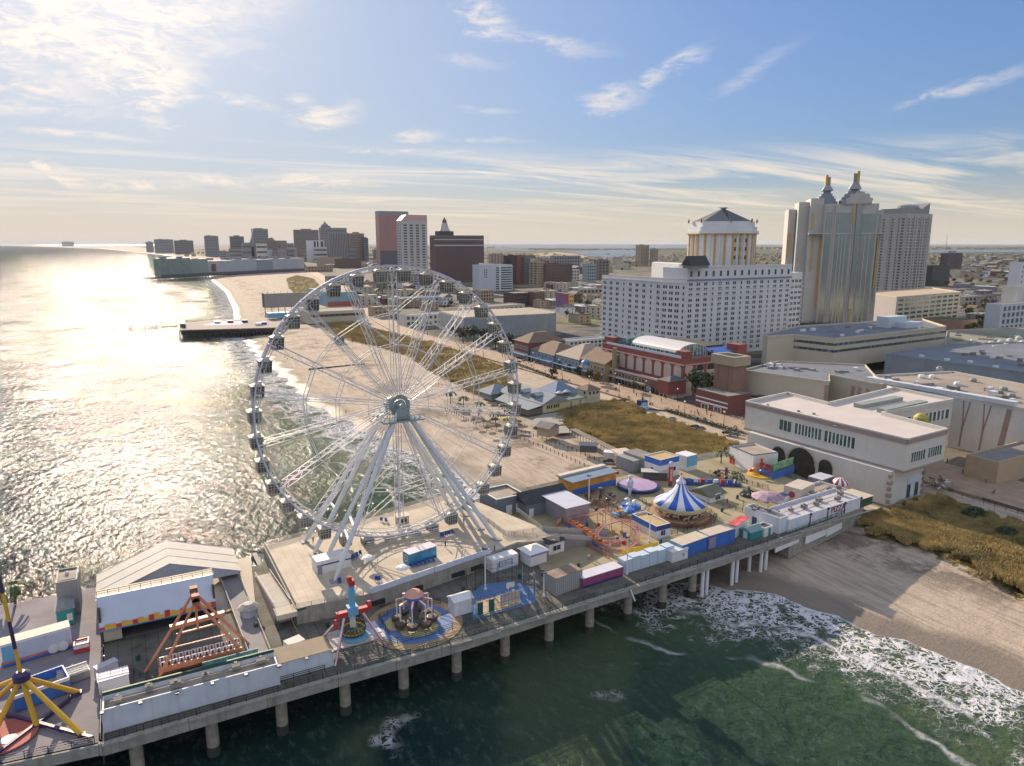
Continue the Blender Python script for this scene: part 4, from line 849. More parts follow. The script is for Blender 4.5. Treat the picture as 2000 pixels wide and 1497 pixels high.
# stairs and ramp beside platform
t = thing('stairway', 'wide flight of pale steps climbing toward the ocean edge', 'stairs', (28.6, 22, DK))
n = 16
for i in range(n): part('step', MB().box(0.2, i*1.35, 0, 3.0, (i+1)*1.35-.02, PZ-(PZ-.2)*0*i/n+.0 if False else .25+(PZ-.3)*(1-abs(i-n*.0)/n*.0)*(i+1)/n if False else PZ-(PZ-.3)*(i/n)), [mat('step_stone', (.42, .39, .34), .8, var=.15)], t)
for x in (0, 3.05): part('handrail', MB().bar((x, 0, PZ+1), (x, n*1.35, 1.4), .12).bar((x, 0, PZ+.4), (x, n*1.35, .8), .08), [mat('pale_iron', (.4,.38,.33), .7)], t); part('stringer', MB().add([(x-.06, 0, 0), (x-.06, n*1.35, 0), (x-.06, n*1.35, .5), (x-.06, 0, PZ+.1), (x+.08, 0, 0), (x+.08, n*1.35, 0), (x+.08, n*1.35, .5), (x+.08, 0, PZ+.1)], [(0,3,2,1),(4,5,6,7),(0,4,7,3),(3,7,6,2),(1,2,6,5)]), [mat('pink_beam', (.5, .38, .34), .7)], t)
t = thing('stair_landing', 'square landing on green posts at the foot of steps', 'platform', (28.4, 18.6, DK)); part('floor', MB().box(0, 0, 2.3, 3.8, 3.3, PZ), [conc_pale], t)
for x in (.3, 3.5):
    for y in (.3, 3.0): part('post', MB().box(x-.12, y-.12, 0, x+.12, y+.12, 2.3), [green_i], t)
t = thing('access_ramp', 'long grey sloping ramp beside pale steps', 'ramp', (20.9, 12, DK)); part('ramp_surface', MB().add([(1.6, 0, 0.04), (4.9, 0, .04), (4.2, 38, 1.5), (.6, 38, 1.5), (1.6, 0, 0), (4.9, 0, 0), (4.2, 38, 0), (.6, 38, 0)], [(0,1,2,3),(0,4,5,1),(1,5,6,2),(3,7,4,0),(2,6,7,3)]), [mat('lilac_ramp', (.24, .23, .24), .8, var=.15)], t)
for x0, x1 in ((1.5, .5), (5.0, 4.3)): part('handrail', MB().bar((x0, 0, 1.0), (x1, 38, 2.5), .1).bar((x0, 0, .45), (x1, 38, 1.95), .08), [mat('pale_iron', (.4,.38,.33), .7)], t)
part('lower_pad', MB().box(1.6, -8.5, .01, 5.3, -.05, .2), [conc_pale], t)
s = roofsite((565, 1262), (596, 1249), (557, 1250), 1276); hut('store_shed', 'small white flat shed behind the brown roofed building', 'shed', s, white, mat('pale_roof', (.55, .53, .5), .7), 'flat')
# tower swing ride (red white blue)
x0, y0 = W(690, 1240, DK); y0 += 0.0; t = thing('frisbee_ride', 'red and white legged swing ride with blue mast and round gondola', 'ride', (x0, y0, DK))
zc = ztop(x0, y0, 1188)-DK; zt = ztop(x0, y0, 1140)-DK
rw = stripes('red_white_stripes', [(.5, .04, .06), (.72, .72, .76)], 3.0, 'x')
for (u, v), r_ in (((632, 1243), 0), ((655, 1302), 0), ((728, 1226), 0), ((754, 1264), 0)):
    q = W(u, v, DK); dx, dy = q[0]-x0, q[1]-y0; k = .38; mid = (dx*k*1.0, dy*k, zc*(.72)); sx = 1.6 if dx > 0 else -1.6
    lg = part('leg', MB().tube((dx, dy, 0), (sx*1.15, dy*.12, zc-1.2), .24, .24, 8), [mat('striped_leg', (.62, .55, .6), .5, var=.2)], t); part('red_stripe', MB().bar((dx*.98, dy-.24, .1), (sx*1.1, dy*.12-.26, zc-1.2), .12), [redp], lg); part('foot_plate', MB().cbox(dx, dy, 0, .8, .8, .12), [dgrey], lg)
part('cross_head', MB().bar((-3.0, 0, zc-.8), (3.0, 0, zc-.8), 1.0), [redp], t); part('motor_disc', MB().tube((2.9, 0, zc-.2), (3.5, 0, zc-.2), .85, n=14), [redp], t); part('motor_disc', MB().tube((-3.4, 0, zc-2.4), (-2.9, 0, zc-2.4), .85, n=14), [redp], t)
part('blue_block', MB().cbox(0, 0, zc-1.2, 1.9, 1.6, 1.7), [lblue], t); part('mast', MB().box(-.5, -.5, zc+.4, .5, .5, zt-.2), [lblue], t); part('mast_cap', MB().cbox(0, 0, zt-.2, 1.0, 1.6, .9).cbox(-.2, .3, zt+.6, .8, .8, .7), [redp], t)
part('swing_arm', MB().bar((-.35, 0, zc-1.2), (-.35, 0, 1.6), .3).bar((.35, 0, zc-1.2), (.35, 0, 1.6), .3).bar((0, 0, zc-1.2), (0, 0, 1.6), .25), [white], t)
gm = part('gondola_ring', MB().lathe(0, 0, [(.5, 1.5), (2.0, 1.2), (2.3, .8), (1.9, .5), (.4, .6)], 20), [mat('dark_green_gondola', (.05, .09, .05), .6, var=.5, scale=3)], t)
st = MB().m(0).box(-.25, -.3, .9, .25, .15, 1.3).m(1).box(-.25, .1, 1.2, .25, .25, 2.0).mesh('seat', [yellow, dgrey])
for i in range(20): o = link('seat', st, t, (2.15*math.cos(i*PI/10), 2.15*math.sin(i*PI/10), .1), i*PI/10-PI/2)
part('base_frame', MB().box(-4.6, -3.8, .02, 5.0, 2.6, .22), [mat('pinkish_deck', (.55, .48, .45), .7, var=.2, scale=1)], t); part('base_plate', MB().box(1.2, -2.0, .23, 4.8, 2.0, .34), [mat('blue_white_parapet', (.58, .64, .74))], t); part('blue_plate', MB().lathe(0, -1.0, [(2.6, .35), (2.6, .38)], 20), [lblue], t)
# spider ride on round painted floor
cx_, cy_ = W(810, 1218, DK); t = thing('spider_ride', 'spinning ride with folded arms on a blue and yellow round floor', 'ride', (cx_, cy_, DK))
part('floor_rim', MB().lathe(0, 0, [(9.2, .04), (9.2, .1)], 48), [mat('tan_floor', (.36, .25, .15), .8, var=.2)], t); part('blue_floor', MB().lathe(0, 0, [(7.3, .11), (7.3, .14)], 40), [mat('floor_blue', (.12, .2, .42), .7, var=.2)], t)
ym = mat('floor_yellow', (.5, .45, .22), .7, var=.25)
for i in range(3): a = i*2*PI/3+.5; part('yellow_patch', MB().prism([(2.4*math.cos(a)+3.4*math.cos(a+k*PI/5)*1.1, 2.4*math.sin(a)+3.0*math.sin(a+k*PI/5)) for k in range(10)], .15+.01*i, .17+.01*i), [ym], t)
zc = 6.3; part('centre_column', MB().lathe(0, 0, [(2.2, .2), (1.5, .8), (.8, 1.2), (.7, 4.6), (1.5, 5.0)], 16), [dgrey], t); part('top_hub', MB().lathe(0, 0, [(1.5, 5.0), (1.7, 5.5), (1.5, 6.0)], 18), [bluep], t); part('crown', MB().lathe(0, 0, [(1.9, 6.0), (1.2, 6.7), (.2, 7.0)], 18), [mat('salmon_crown', (.65, .33, .25), .5)], t)
arm = MB().m(0).bar((1.2, 0, 5.4), (3.4, 0, 4.9), .35).m(1).bar((1.2, .25, 5.5), (3.4, .25, 5.0), .12).bar((1.2, -.25, 5.5), (3.4, -.25, 5.0), .12).m(0).bar((3.4, 0, 4.9), (3.3, 0, 1.7), .22).mesh('arm', [white, redp])
car_m = MB().lathe(0, 0, [(.5, .5), (1.0, .8), (1.1, 1.5), (.9, 1.6)], 12).mesh('car', [mat('dark_red_car', (.10, .06, .05), .5, var=.4, scale=4)])
for i in range(8):
    a = i*PI/4+.3; o = link('arm', arm, t, (0, 0, 0), a); link('car', car_m, o, (3.4, 0, 0))
# white blue kiosk
s = roofsite((885, 1178), (921, 1187), (897, 1164), 1208, rz=R(-24))
s = ((*W(888, 1207, DK), DK), R(2), 3.9, 2.8, 3.2); hut('white_kiosk', 'tall white kiosk with small peaked roof beside the ball court', 'kiosk', s, white, white, 'gable x', stripe=[('f', .0, .05, bluep)])
# basketball court
t = thing('ball_court', 'blue and yellow ball court enclosed by tall posts and netting', 'ball court', (*W(925, 1212, DK), DK)); x0, y0 = t.location[0], t.location[1]
P = [W(925, 1212, DK), W(1045, 1178, DK), W(1042, 1150, DK), W(1000, 1135, DK), W(945, 1142, DK), W(912, 1165, DK)]; Pl = [(a-x0, b_-y0) for a, b_ in P]
part('court_floor', MB().prism(Pl, .03, .08), [mat('court_blue', (.10, .18, .36), .8, var=.15)], t)
part('court_key', MB().prism([(a-x0, b_-y0) for a, b_ in (W(935, 1205, DK), W(1018, 1180, DK), W(1005, 1160, DK), W(928, 1175, DK))], .09, .11), [mat('court_yellow', (.5, .38, .22), .8, var=.2)], t)
for (u, v) in ((938, 1202), (960, 1196)): q = W(u, v, DK); part('green_door_panel', MB().cbox(q[0]-x0, q[1]-y0, .1, 1.2, .1, 2.6), [mat('deep_green_panel', (.02, .12, .12), .6)], t)
q = W(996, 1182, DK); part('court_panel', MB().cbox(q[0]-x0, q[1]-y0, .2, 4.4, .08, 2.6), [mat('clear_white_panel', (.6, .5, .42), .4, var=.3, scale=1)], t)
for i, (a, b_) in enumerate(Pl):
    c, d_ = Pl[(i+1) % 6]
    for k in (0, .5): part('net_post', MB().tube((a+(c-a)*k, b_+(d_-b_)*k, 0), (a+(c-a)*k, b_+(d_-b_)*k, 4.4), .07, n=6), [lblue if i < 3 else black], t)
b = MB()
for i, (a, b_) in enumerate(Pl):
    c, d_ = Pl[(i+1) % 6]
    for z in (1.0, 2.2, 3.4, 4.4): b.bar((a, b_, z), (c, d_, z), .035)
    nn = 9
    for k in range(nn): b.bar((a+(c-a)*k/nn, b_+(d_-b_)*k/nn, 0), (a+(c-a)*k/nn, b_+(d_-b_)*k/nn, 4.4), .03)
part('netting', b, [black], t)
q = W(993, 1170, DK); hp = part('hoop_stand', MB().tube((0, 0, 0), (0, 0, 3.2), .08).bar((0, 0, 3.2), (0, -.8, 3.4), .08), [white], t, loc=(q[0]-x0, q[1]-y0, 0)); part('backboard', MB().box(-.9, -.9, 2.9, .9, -.82, 4.0), [white], hp); part('hoop', MB().lathe(0, -1.2, [(.25, 3.05), (.25, 3.1)], 12), [orange], hp)
# containers
corr = stripes('corrugated_grey', [(.36, .37, .35), (.27, .28, .27)], 1.8, 'x')
hut('shipping_container', 'tall ribbed grey container with brown roof near the ball court', 'container', roofsite((1086, 1131), (1138, 1112), (1071, 1116), 1165), corr, mat('brown_patch_roof', (.30, .22, .17), .9, var=.35, scale=.35), 'flat')
hut('shipping_container', 'plum sided container with white roof between grey container and white fence', 'container', roofsite((1139, 1131), (1217, 1107), (1137, 1115), 1150), magenta, mat('lilac_white_roof', (.62, .6, .66), .5, var=.06), 'flat', stripe=[('f', 0, .2, navy)])
bl = [((1333, 1066), (1384, 1048), (1322, 1050), 1092, 'left half blue trailer with sandy roof on pier edge'), ((1386, 1047), (1437, 1032), (1375, 1034), 1074, 'right half blue trailer with sandy roof next to red roofed booth')]
for q in bl: hut('semi_trailer', q[4], 'trailer', roofsite(*q[:4]), bluep, mat('sandy_trailer_roof', (.55, .47, .37), .7, var=.1), 'flat', stripe=[('l', 0, 1, lblue)])
part('sign_board', MB().box(0, -.2, 0, 2.2, -.05, 2.6), [mat('mauve_board', (.30, .26, .34), .7)], bpy.data.objects['semi_trailer.001'] if 'semi_trailer.001' in bpy.data.objects else None, loc=(-.2, 0, .3))
b = MB(); n = 6; s0, s1 = W(1218, 1122, DK), W(1316, 1092, DK); t = thing('panel_fence', 'row of pale blue white panels with jagged top edge along pier', 'fence', (*s0, DK), math.atan2(s1[1]-s0[1], s1[0]-s0[0])); Lw = math.hypot(s1[0]-s0[0], s1[1]-s0[1])
for i in range(n): part('panel', MB().box(i*Lw/n+.05, 0, 0, (i+1)*Lw/n-.05, 2.2, 3.1+.25*(i % 2)), [mat('pale_blue_panel', (.52, .62, .72), .6, var=.1)], t)
hut('white_hut', 'small white hut with tiny blue window between white panels and blue trailer', 'hut', roofsite((1314, 1079), (1344, 1070), (1308, 1070), 1100), white, white, 'flat', over=.15, wins=[('f', .7, .35, .5, .7)], winmats=[bluep, white])
hut('teal_hut', 'teal and white gabled hut at the pier edge before pizza wall', 'hut', roofsite((1466, 1041), (1492, 1033), (1449, 1032), 1056), teal, mat('teal_grey_roof', (.2, .32, .33), .7), 'gable x', doors=[('l', .5, 1.2, 2.0, white)])
hut('flat_roof_booth', 'small white booth with flat dark roof beside the teal hut', 'booth', roofsite((1494, 1032), (1510, 1026), (1488, 1020), 1050), white, roofdark, 'parapet', doors=[('f', .6, 1.0, 2.0, teal)])
hut('painted_roof_booth', 'white booth with bright red and orange painted roof', 'booth', roofsite((1437, 1028), (1463, 1011), (1423, 1022), 1052), white, mat('red_orange_mural', (.75, .12, .12), .6, var=.7, scale=.8), 'flat', over=.1)
# pizza building
def ex(t, w, d, h):
    for i in range(4): x = w*(.28+.24*i); part('wall_pilaster', MB().box(x-.15, -.15, 0, x+.15, -.0, h+.1), [dgrey], t); part('wall_lamp', MB().lathe(x, -.3, [(.15, h-.5), (.3, h-.1)], 8), [black], t)
    letters(t, 'PIZZA', w*.565, h*.42, 2.3, mat('maroon_lettering', (.28, .02, .06), .6)); part('shield_emblem', MB().box(w*.1, -.06, h*.25, w*.18, -.01, h*.75), [mat('pale_blue_panel', (.52, .62, .72))], t)
    acunits(7, 11)(t, w, d, h)
hut('pizza_building', 'long white wall with maroon PIZZA lettering at the landward end', 'building', roofsite((1541, 1016), (1682, 971), (1500, 992), 1040), greyp, mat('lilac_grey_roof', (.48, .46, .48), .8, var=.2, scale=.25), 'parapet', par=.6, extra=ex)
hut('kitchen_wing', 'white wing with dark flat roof left of the pizza lettering wall', 'building', roofsite((1523, 1013), (1540, 1007), (1451, 990), 1044), greyp, roofgrey, 'parapet', par=.6, doors=[('l', .7, 1.4, 2.2, navy)], extra=acunits(3, 5))
hut('rear_wing', 'white building with tan flat roof behind the pizza wall', 'building', roofsite((1612, 975), (1664, 958), (1566, 950), 990), white, rooftan, 'parapet', par=.6, extra=acunits(4, 9), wins=[('l', .5, .4, 1.0, 1.0)])
hut('reefer_container', 'cream container with red emblem behind the pizza building', 'container', roofsite((1565, 957), (1592, 944), (1532, 948), 985), mat('cream_container', (.55, .48, .40), .7), mat('cream_container', (.55, .48, .40), .7), 'flat', extra=lambda t, w, d, h: part('round_emblem', MB().tube((-.12, d*.5, h*.5), (-.02, d*.5, h*.5), .9, n=16), [mat('maroon_emblem', (.3, .05, .06), .6)], t))
hut('grey_container', 'blue grey box with pale lid against the arched white building', 'container', roofsite((1606, 938), (1629, 930), (1585, 928), 952), mat('blue_grey', (.14, .17, .22), .6), mat('pale_lid', (.5, .52, .55), .6), 'flat')
hut('green_store', 'low green store with sand coloured roof at far end of the pizza wall', 'building', roofsite((1683, 975), (1705, 968), (1655, 958), 992), green_i, mat('sandy_trailer_roof', (.55, .47, .37)), 'flat', over=.2)
x, y = W(1640, 951, DK); t = thing('striped_umbrella', 'red and white striped umbrella dome by arched wall', 'umbrella', (x, y, DK)); um = stripes('umbrella_stripes', [(.4, .04, .08), (.8, .8, .8)], 8)
part('canopy', MB().lathe(0, 0, [(2.4, .9), (2.2, 1.6), (1.5, 2.3), (.7, 2.7), (.05, 2.8)], 24), [um], t); part('pole', MB().tube((0, 0, 0), (0, 0, .9), .06), [white], t)
hut('mural_container', 'blue container topped by a tilted green painted billboard', 'container', roofsite((1513, 922), (1552, 908), (1500, 912), 937), bluep, dgrey, 'flat', extra=lambda t, w, d, h: part('billboard', MB().box(0, .5, h, w, .65, h+2.4), [mat('green_mural', (.22, .42, .22), .6, var=.7, scale=.7)], t))
hut('box_office', 'plain white block with dark trimmed flat roof beside dune grass', 'building', roofsite((1472, 890), (1520, 884), (1416, 872), 925), white, rooftan, 'parapet', par=.5, doors=[('l', .8, 1.2, 2.2, redp), ('l', .93, 1.2, 2.2, redp)], extra=lambda t, w, d, h: part('dark_coping', MB().box(-.1, -.1, h-.02, w+.1, .25, h+.15).box(-.1, .25, h-.02, .2, d, h+.15).box(-.1, d-.2, h-.02, w+.1, d+.1, h+.14), [teal if False else mat('dark_teal_trim', (.04, .09, .1), .6)], t))
hut('gabled_office', 'low hut with green grey shingle roof right of carousel', 'hut', roofsite((1388, 972), (1416, 963), (1358, 955), 984), white, mat('green_grey_shingles', (.16, .17, .13), .9, var=.2), 'gable x', wins=[('f', .5, .3, 2.2, 1.6)], over=.3)
# carousel
x, y = W(1327, 1008, DK); cz = ztop(x, y, 976)-DK; t = thing('carousel', 'carousel with blue and white striped conical canopy', 'carousel', (x, y, DK)); bw_ = stripes('blue_white_canopy', [(.04, .13, .55), (.75, .76, .76)], 9)
ce = ztop(x, y, 981)-DK; ap = ztop(x, y, 944)-DK; fp = ztop(x, y, 926)-DK; Rc = 6.9
part('canopy', MB().lathe(0, 0, [(Rc, ce), (Rc*.62, ce+(ap-ce)*.28), (Rc*.3, ce+(ap-ce)*.62), (1.0, ap)], 36), [bw_], t, smooth=True)
part('fascia_ring', MB().lathe(0, 0, [(Rc+.1, ce-1.0), (Rc+.15, ce-.4), (Rc+.05, ce)], 36), [mat('gold_cream', (.50, .42, .22), .5, var=.3, scale=1)], t)
cup = part('cupola', MB().lathe(0, 0, [(1.2, ap), (1.25, ap+.6), (.7, ap+1.1), (.12, fp-.4)], 16), [stripes('cupola_stripes', [(.5, .5, .8), (.8, .75, .75)], 8)], t); part('finial', MB().ball(0, 0, fp, .3), [redp], cup)
part('platform', MB().lathe(0, 0, [(8.4, .05), (8.4, .9), (8.0, .95), (5.0, .95)], 40), [mat('maroon_base', (.22, .09, .06), .7, var=.2)], t); part('platform_floor', MB().lathe(0, 0, [(7.9, .96), (7.9, 1.0)], 36), [mat('warm_boards', (.42, .26, .15), .7, var=.25, scale=1)], t)
part('centre_drum', MB().lathe(0, 0, [(2.0, 1), (1.7, ce-1)], 20), [mat('gilded_brown', (.25, .16, .07), .5, var=.5, scale=1.5)], t)
horse = MB(); horse.m(0).tube((-.55, 0, 1.15), (.45, 0, 1.2), .26, .24, 8).tube((.4, 0, 1.25), (.8, 0, 1.75), .17, .12, 6).tube((.75, 0, 1.8), (1.1, 0, 1.6), .13, .08, 6).bar((-.5, .12, 1.1), (-.75, .12, .5), .1).bar((-.5, -.12, 1.1), (-.85, -.12, .6), .1).bar((.4, .12, 1.1), (.75, .12, .7), .1).bar((.4, -.12, 1.1), (.6, -.12, .45), .1).bar((-.55, 0, 1.25), (-.95, 0, .9), .12)
horse.m(1).tube((0, 0, .4), (0, 0, ce-1), .045, n=6).m(2).box(-.25, -.28, 1.25, .25, .28, 1.45)
hm = horse.mesh('carousel_horse', [mat('ivory_horse', (.55, .48, .4), .5, var=.3, scale=2), mat('brass', (.6, .4, .12), .35, 1.0), redp])
for r_, n in ((6.6, 16), (4.8, 12)):
    for i in range(n): a = 2*PI*i/n+r_; link('carousel_horse', hm, t, (r_*math.cos(a), r_*math.sin(a), .95+.25*math.sin(i*2.3)), a+PI/2)
railing('railing', [(x+9.4*math.cos(a), y+9.4*math.sin(a)) for a in [2*PI*i/24 for i in range(25)]], 1.0, 'round dark fence encircling the carousel', mat('brown_fence', (.12, .08, .06), .7), step=1.3, cat='fence')
# kids coaster
P1, P2, P3, P4 = (W(*q, DK) for q in ((1100, 1062), (1190, 1088), (1283, 1078), (1160, 1010)))
x0, y0 = W(1115, 1050, DK); t = thing('kiddie_coaster', 'small pink tracked coaster looping inside an orange fence', 'roller coaster', (x0, y0, DK))
def lp(u, v, z): a = W(u, v, DK+z); return (a[0]-x0, a[1]-y0, z)
ctrl = [lp(1110, 1016, 1.6), lp(1130, 1030, 1.6), lp(1150, 1044, 1.6), lp(1175, 1062, 1.5), lp(1205, 1072, 1.2), lp(1235, 1064, 1.8), lp(1247, 1045, 3.0), lp(1238, 1022, 4.2), lp(1215, 1016, 4.0), lp(1180, 1026, 2.6), lp(1165, 1045, 1.8), lp(1185, 1058, 1.4), lp(1225, 1052, 1.6), lp(1240, 1035, 2.4), lp(1215, 1018, 3.4), lp(1187, 1002, 4.4), lp(1178, 995, 4.8), lp(1160, 1004, 3.8), lp(1130, 1008, 2.4)]
def crom(P, n=6):
    out = []; m = len(P)
    for i in range(m):
        a, b_, c, d_ = [Vector(P[(i+k-1) % m]) for k in range(4)]
        for j in range(n): u = j/n; out.append(.5*((2*b_)+(c-a)*u+(2*a-5*b_+4*c-d_)*u*u+(3*b_-a-3*c+d_)*u**3))
    return out
cp = crom(ctrl); pink = mat('pink_track', (.55, .25, .22), .5, var=.15); b = MB(); n = len(cp)
for i in range(n):
    a, c = cp[i], cp[(i+1) % n]; d_ = (c-a).normalized(); s_ = Vector((-d_.y, d_.x, 0)).normalized()*.45
    b.bar(a+s_, c+s_, .13); b.bar(a-s_, c-s_, .13); b.bar(a+s_, a-s_, .1); b.bar(a-Vector((0, 0, .35)), c-Vector((0, 0, .35)), .16)
part('track', b, [pink], t)
fp_ = [W(*q, DK) for q in ((1098, 1034), (1190, 1086), (1280, 1072), (1240, 1022), (1165, 988))]; part('ride_floor', MB().prism([(a-x0, c-y0) for a, c in fp_], .035, .07), [mat('ochre_ride_floor', (.36, .27, .15), .85, var=.4, scale=.6)], t)
for i in range(14): q = cp[(i*8) % n]; part('inner_prop', MB().cbox(q.x*.8+1.5, q.y*.8+1.2, 0, .7, .5, .8+.3*(i % 3)), [[redp, bluep, yellow, white][i % 4]], t)
for i in range(0, n, 4): a = cp[i]; part('track_post', MB().tube((a.x, a.y, 0), (a.x, a.y, a.z-.3), .1, n=6), [mat('tan_post', (.45, .33, .25), .6)], t)
cm = MB().m(0).box(-.8, -.5, .1, .8, .5, .55).box(.5, -.5, .55, .8, .5, 1.0).box(-.8, -.5, .55, -.6, .5, 1.1).m(1).box(-.5, -.4, .55, .3, .4, .75).mesh('coaster_car', [mat('car_orange', (.65, .22, .08), .4), dgrey])
for i in range(6): a, c = cp[3+i*3], cp[4+i*3]; link('coaster_car', cm, t, (a.x, a.y, a.z), math.atan2(c.y-a.y, c.x-a.x))
b = MB(); st0, st1 = lp(1108, 1024, 0), lp(1180, 1076, 0); part('station_deck', MB().add([(st0[0]-.8, st0[1]-.6, 0), (st1[0]-.8, st1[1]-.6, 0), (st1[0]+.9, st1[1]+.4, 0), (st0[0]+.9, st0[1]+.4, 0), (st0[0]-.8, st0[1]-.6, 1.2), (st1[0]-.8, st1[1]-.6, 1.2), (st1[0]+.9, st1[1]+.4, 1.2), (st0[0]+.9, st0[1]+.4, 1.2)], [(4,5,6,7),(0,1,5,4),(1,2,6,5),(2,3,7,6),(3,0,4,7)]), [mat('coaster_boards', (.5, .33, .22), .7, var=.25, scale=1.5)], t)
part('station_sign', MB().bar((st0[0]-1.0, st0[1]-.8, .7), (st1[0]-1.0, st1[1]-.8, .7), .12, .9), [mat('blue_purple_mural', (.16, .16, .45), .5, var=.7, scale=.8)], t)
railing('fence', [W(1087, 1035, DK), W(1190, 1092, DK)], 1.1, 'rusty fence on the seaward side of the small coaster', mat('rust_fence', (.33, .17, .10), .8), step=1.2, bars=6, cat='fence')
railing('fence', [W(1087, 1030, DK), W(1160, 985, DK), W(1250, 1030, DK)], 1.6, 'rust coloured fence behind the loops of the small coaster', mat('rust_fence', (.33, .17, .10), .8), step=1.2, bars=8, cat='fence')
a, c = W(1215, 1088, DK), W(1285, 1072, DK); t = thing('yellow_barrier', 'solid yellow barrier wall at the corner of the small coaster', 'barrier', (*a, DK), math.atan2(c[1]-a[1], c[0]-a[0])); Lb = math.hypot(c[0]-a[0], c[1]-a[1])
for i in range(8): part('panel', MB().box(i*Lb/8+.04, 0, 0, (i+1)*Lb/8-.04, .12, 1.7), [yellow], t)
# booths in the middle of the pier
def zroof(name, label, base, w, d, h, wm, rm, **k): return hut(name, label, k.pop('cat', 'booth'), ((*W(*base, DK), DK), k.pop('rz', 0), w, d, h), wm, rm, k.pop('roof', 'flat'), **k)
zroof('snack_booth', 'white and blue snack booth with open orange topped roof beside coaster', (1281, 1054), 4.4, 9.5, 3.4, white, mat('ochre_roof', (.5, .36, .15), .7), roof='parapet', par=.5, stripe=[('l', .55, .98, bluep), ('f', .62, .98, navy)], wins=[('f', .5, .2, 1.4, 1.3)])
zroof('food_trailer', 'white food trailer with blue outlined windows near the lamp pole', (962, 1120), 7.0, 2.8, 2.9, white, white, rz=R(6), wins=[('f', .5, .35, 3.2, 1.1)], winmats=[mat('shutter_grey', (.6, .6, .62), .5), bluep], stripe=[('f', .0, .08, lblue)])
zroof('peaked_booth', 'booth with white pyramid roof and blue band near wheel ramp', (1036, 1108), 4.6, 4.0, 3.0, white, white, roof='hip', rz=R(6), stripe=[('f', .75, .98, mat('periwinkle', (.25, .3, .6), .6))], over=.2)
zroof('dark_roof_booth', 'white booth with steep dark shingle roof beside pyramid roof booth', (1072, 1086), 4.6, 3.6, 2.8, white, roofdark, roof='gable x', rz=R(6), wins=[('f', .5, .3, 2.2, 1.2)])
zroof('grey_arcade', 'grey block with white rimmed flat roof behind the wheel ramp', (970, 1012), 8.6, 9.0, 5.0, mat('slate_blue_wall', (.16, .19, .22), .8, var=.12), rooftan, roof='parapet', par=.5, rz=R(3), doors=[('f', .45, 1.8, 2.8, white), ('f', .8, 1.6, 2.8, white)], extra=lambda t, w, d, h: (part('white_coping', MB().box(-.1, -.1, h, w+.1, .3, h+.2).box(-.1, d-.2, h, w+.1, d+.2, h+.2).box(-.1, .3, h, .3, d-.2, h+.2).box(w-.2, .3, h, w+.2, d-.2, h+.2), [white], t)))
zroof('long_gabled_hall', 'long grey hall with dark pitched roof behind small coaster', (1027, 1012), 14.5, 8.0, 3.6, mat('slate_blue_wall', (.16, .19, .22), .8), roofdark, roof='gable x', rz=R(3), doors=[('f', .12, 1.4, 2.2, white), ('f', .82, 1.2, 2.4, black), ('f', .93, 1.2, 2.4, white)])
zroof('lavender_roof_hall', 'square hall with pale lavender roof and mauve wall', (1105, 1026), 7.6, 13.0, 4.6, mat('mauve_grey_wall', (.30, .27, .30), .8, var=.15), mat('lavender_roof', (.55, .56, .64), .5, var=.06), rz=R(2), stripe=[('f', 0, .98, mat('mauve_panel', (.33, .27, .29), .8, var=.3, scale=1))], over=.25)
zroof('stage_building', 'long building with orange and blue panels and grey awning by beach', (1118, 970), 17, 6.5, 4.4, mat('panel_orange', (.55, .27, .05), .6, var=.5, scale=.25), mat('blue_grey_awning', (.16, .23, .32), .6), rz=R(6), over=.6, stripe=[('f', .05, .45, bluep)], extra=lambda t, w, d, h: (part('white_ridge', MB().box(-.5, d-1.4, h, w+.5, d+.4, h+.5), [mat('cream_roof', (.6, .55, .45))], t), part('yellow_end', MB().box(w+.6, -.5, h-1.2, w+.9, .8, h+.3), [yellow], t)))
zroof('two_storey_booth', 'tall blue and white booth with yellow rimmed open top behind carousel', (1288, 938), 8.5, 6.5, 6.4, white, mat('ochre_roof', (.5, .36, .15)), roof='parapet', rz=R(6), stripe=[('f', .7, .98, bluep), ('l', .7, .98, bluep)], wins=[('l', .5, .3, 1.0, 1.4), ('f', .7, .3, 2.2, 1.2)])
zroof('blue_panel_booth', 'white booth with turquoise panels right of the two storey booth', (1340, 922), 5.0, 5.0, 5.0, white, white, rz=R(6), stripe=[('f', .3, .98, lblue)])
zroof('grey_storage_box', 'plain grey storage box nearest to the beach trailers', (1236, 925), 4.6, 8.0, 4.0, grey, grey, rz=R(4), cat='storage box')
zroof('grey_storage_box', 'larger grey storage box with tan roof before the dune', (1258, 925), 6.0, 10.0, 4.8, grey, roofgrey, rz=R(4), cat='storage box')
zroof('canopy_shelter', 'low shelter with pale slanted canopy behind purple disc ride', (1255, 938), 7.5, 2.6, 2.8, dgrey, mat('pale_canopy', (.45, .47, .45), .7), rz=R(-38), over=.5, cat='shelter')
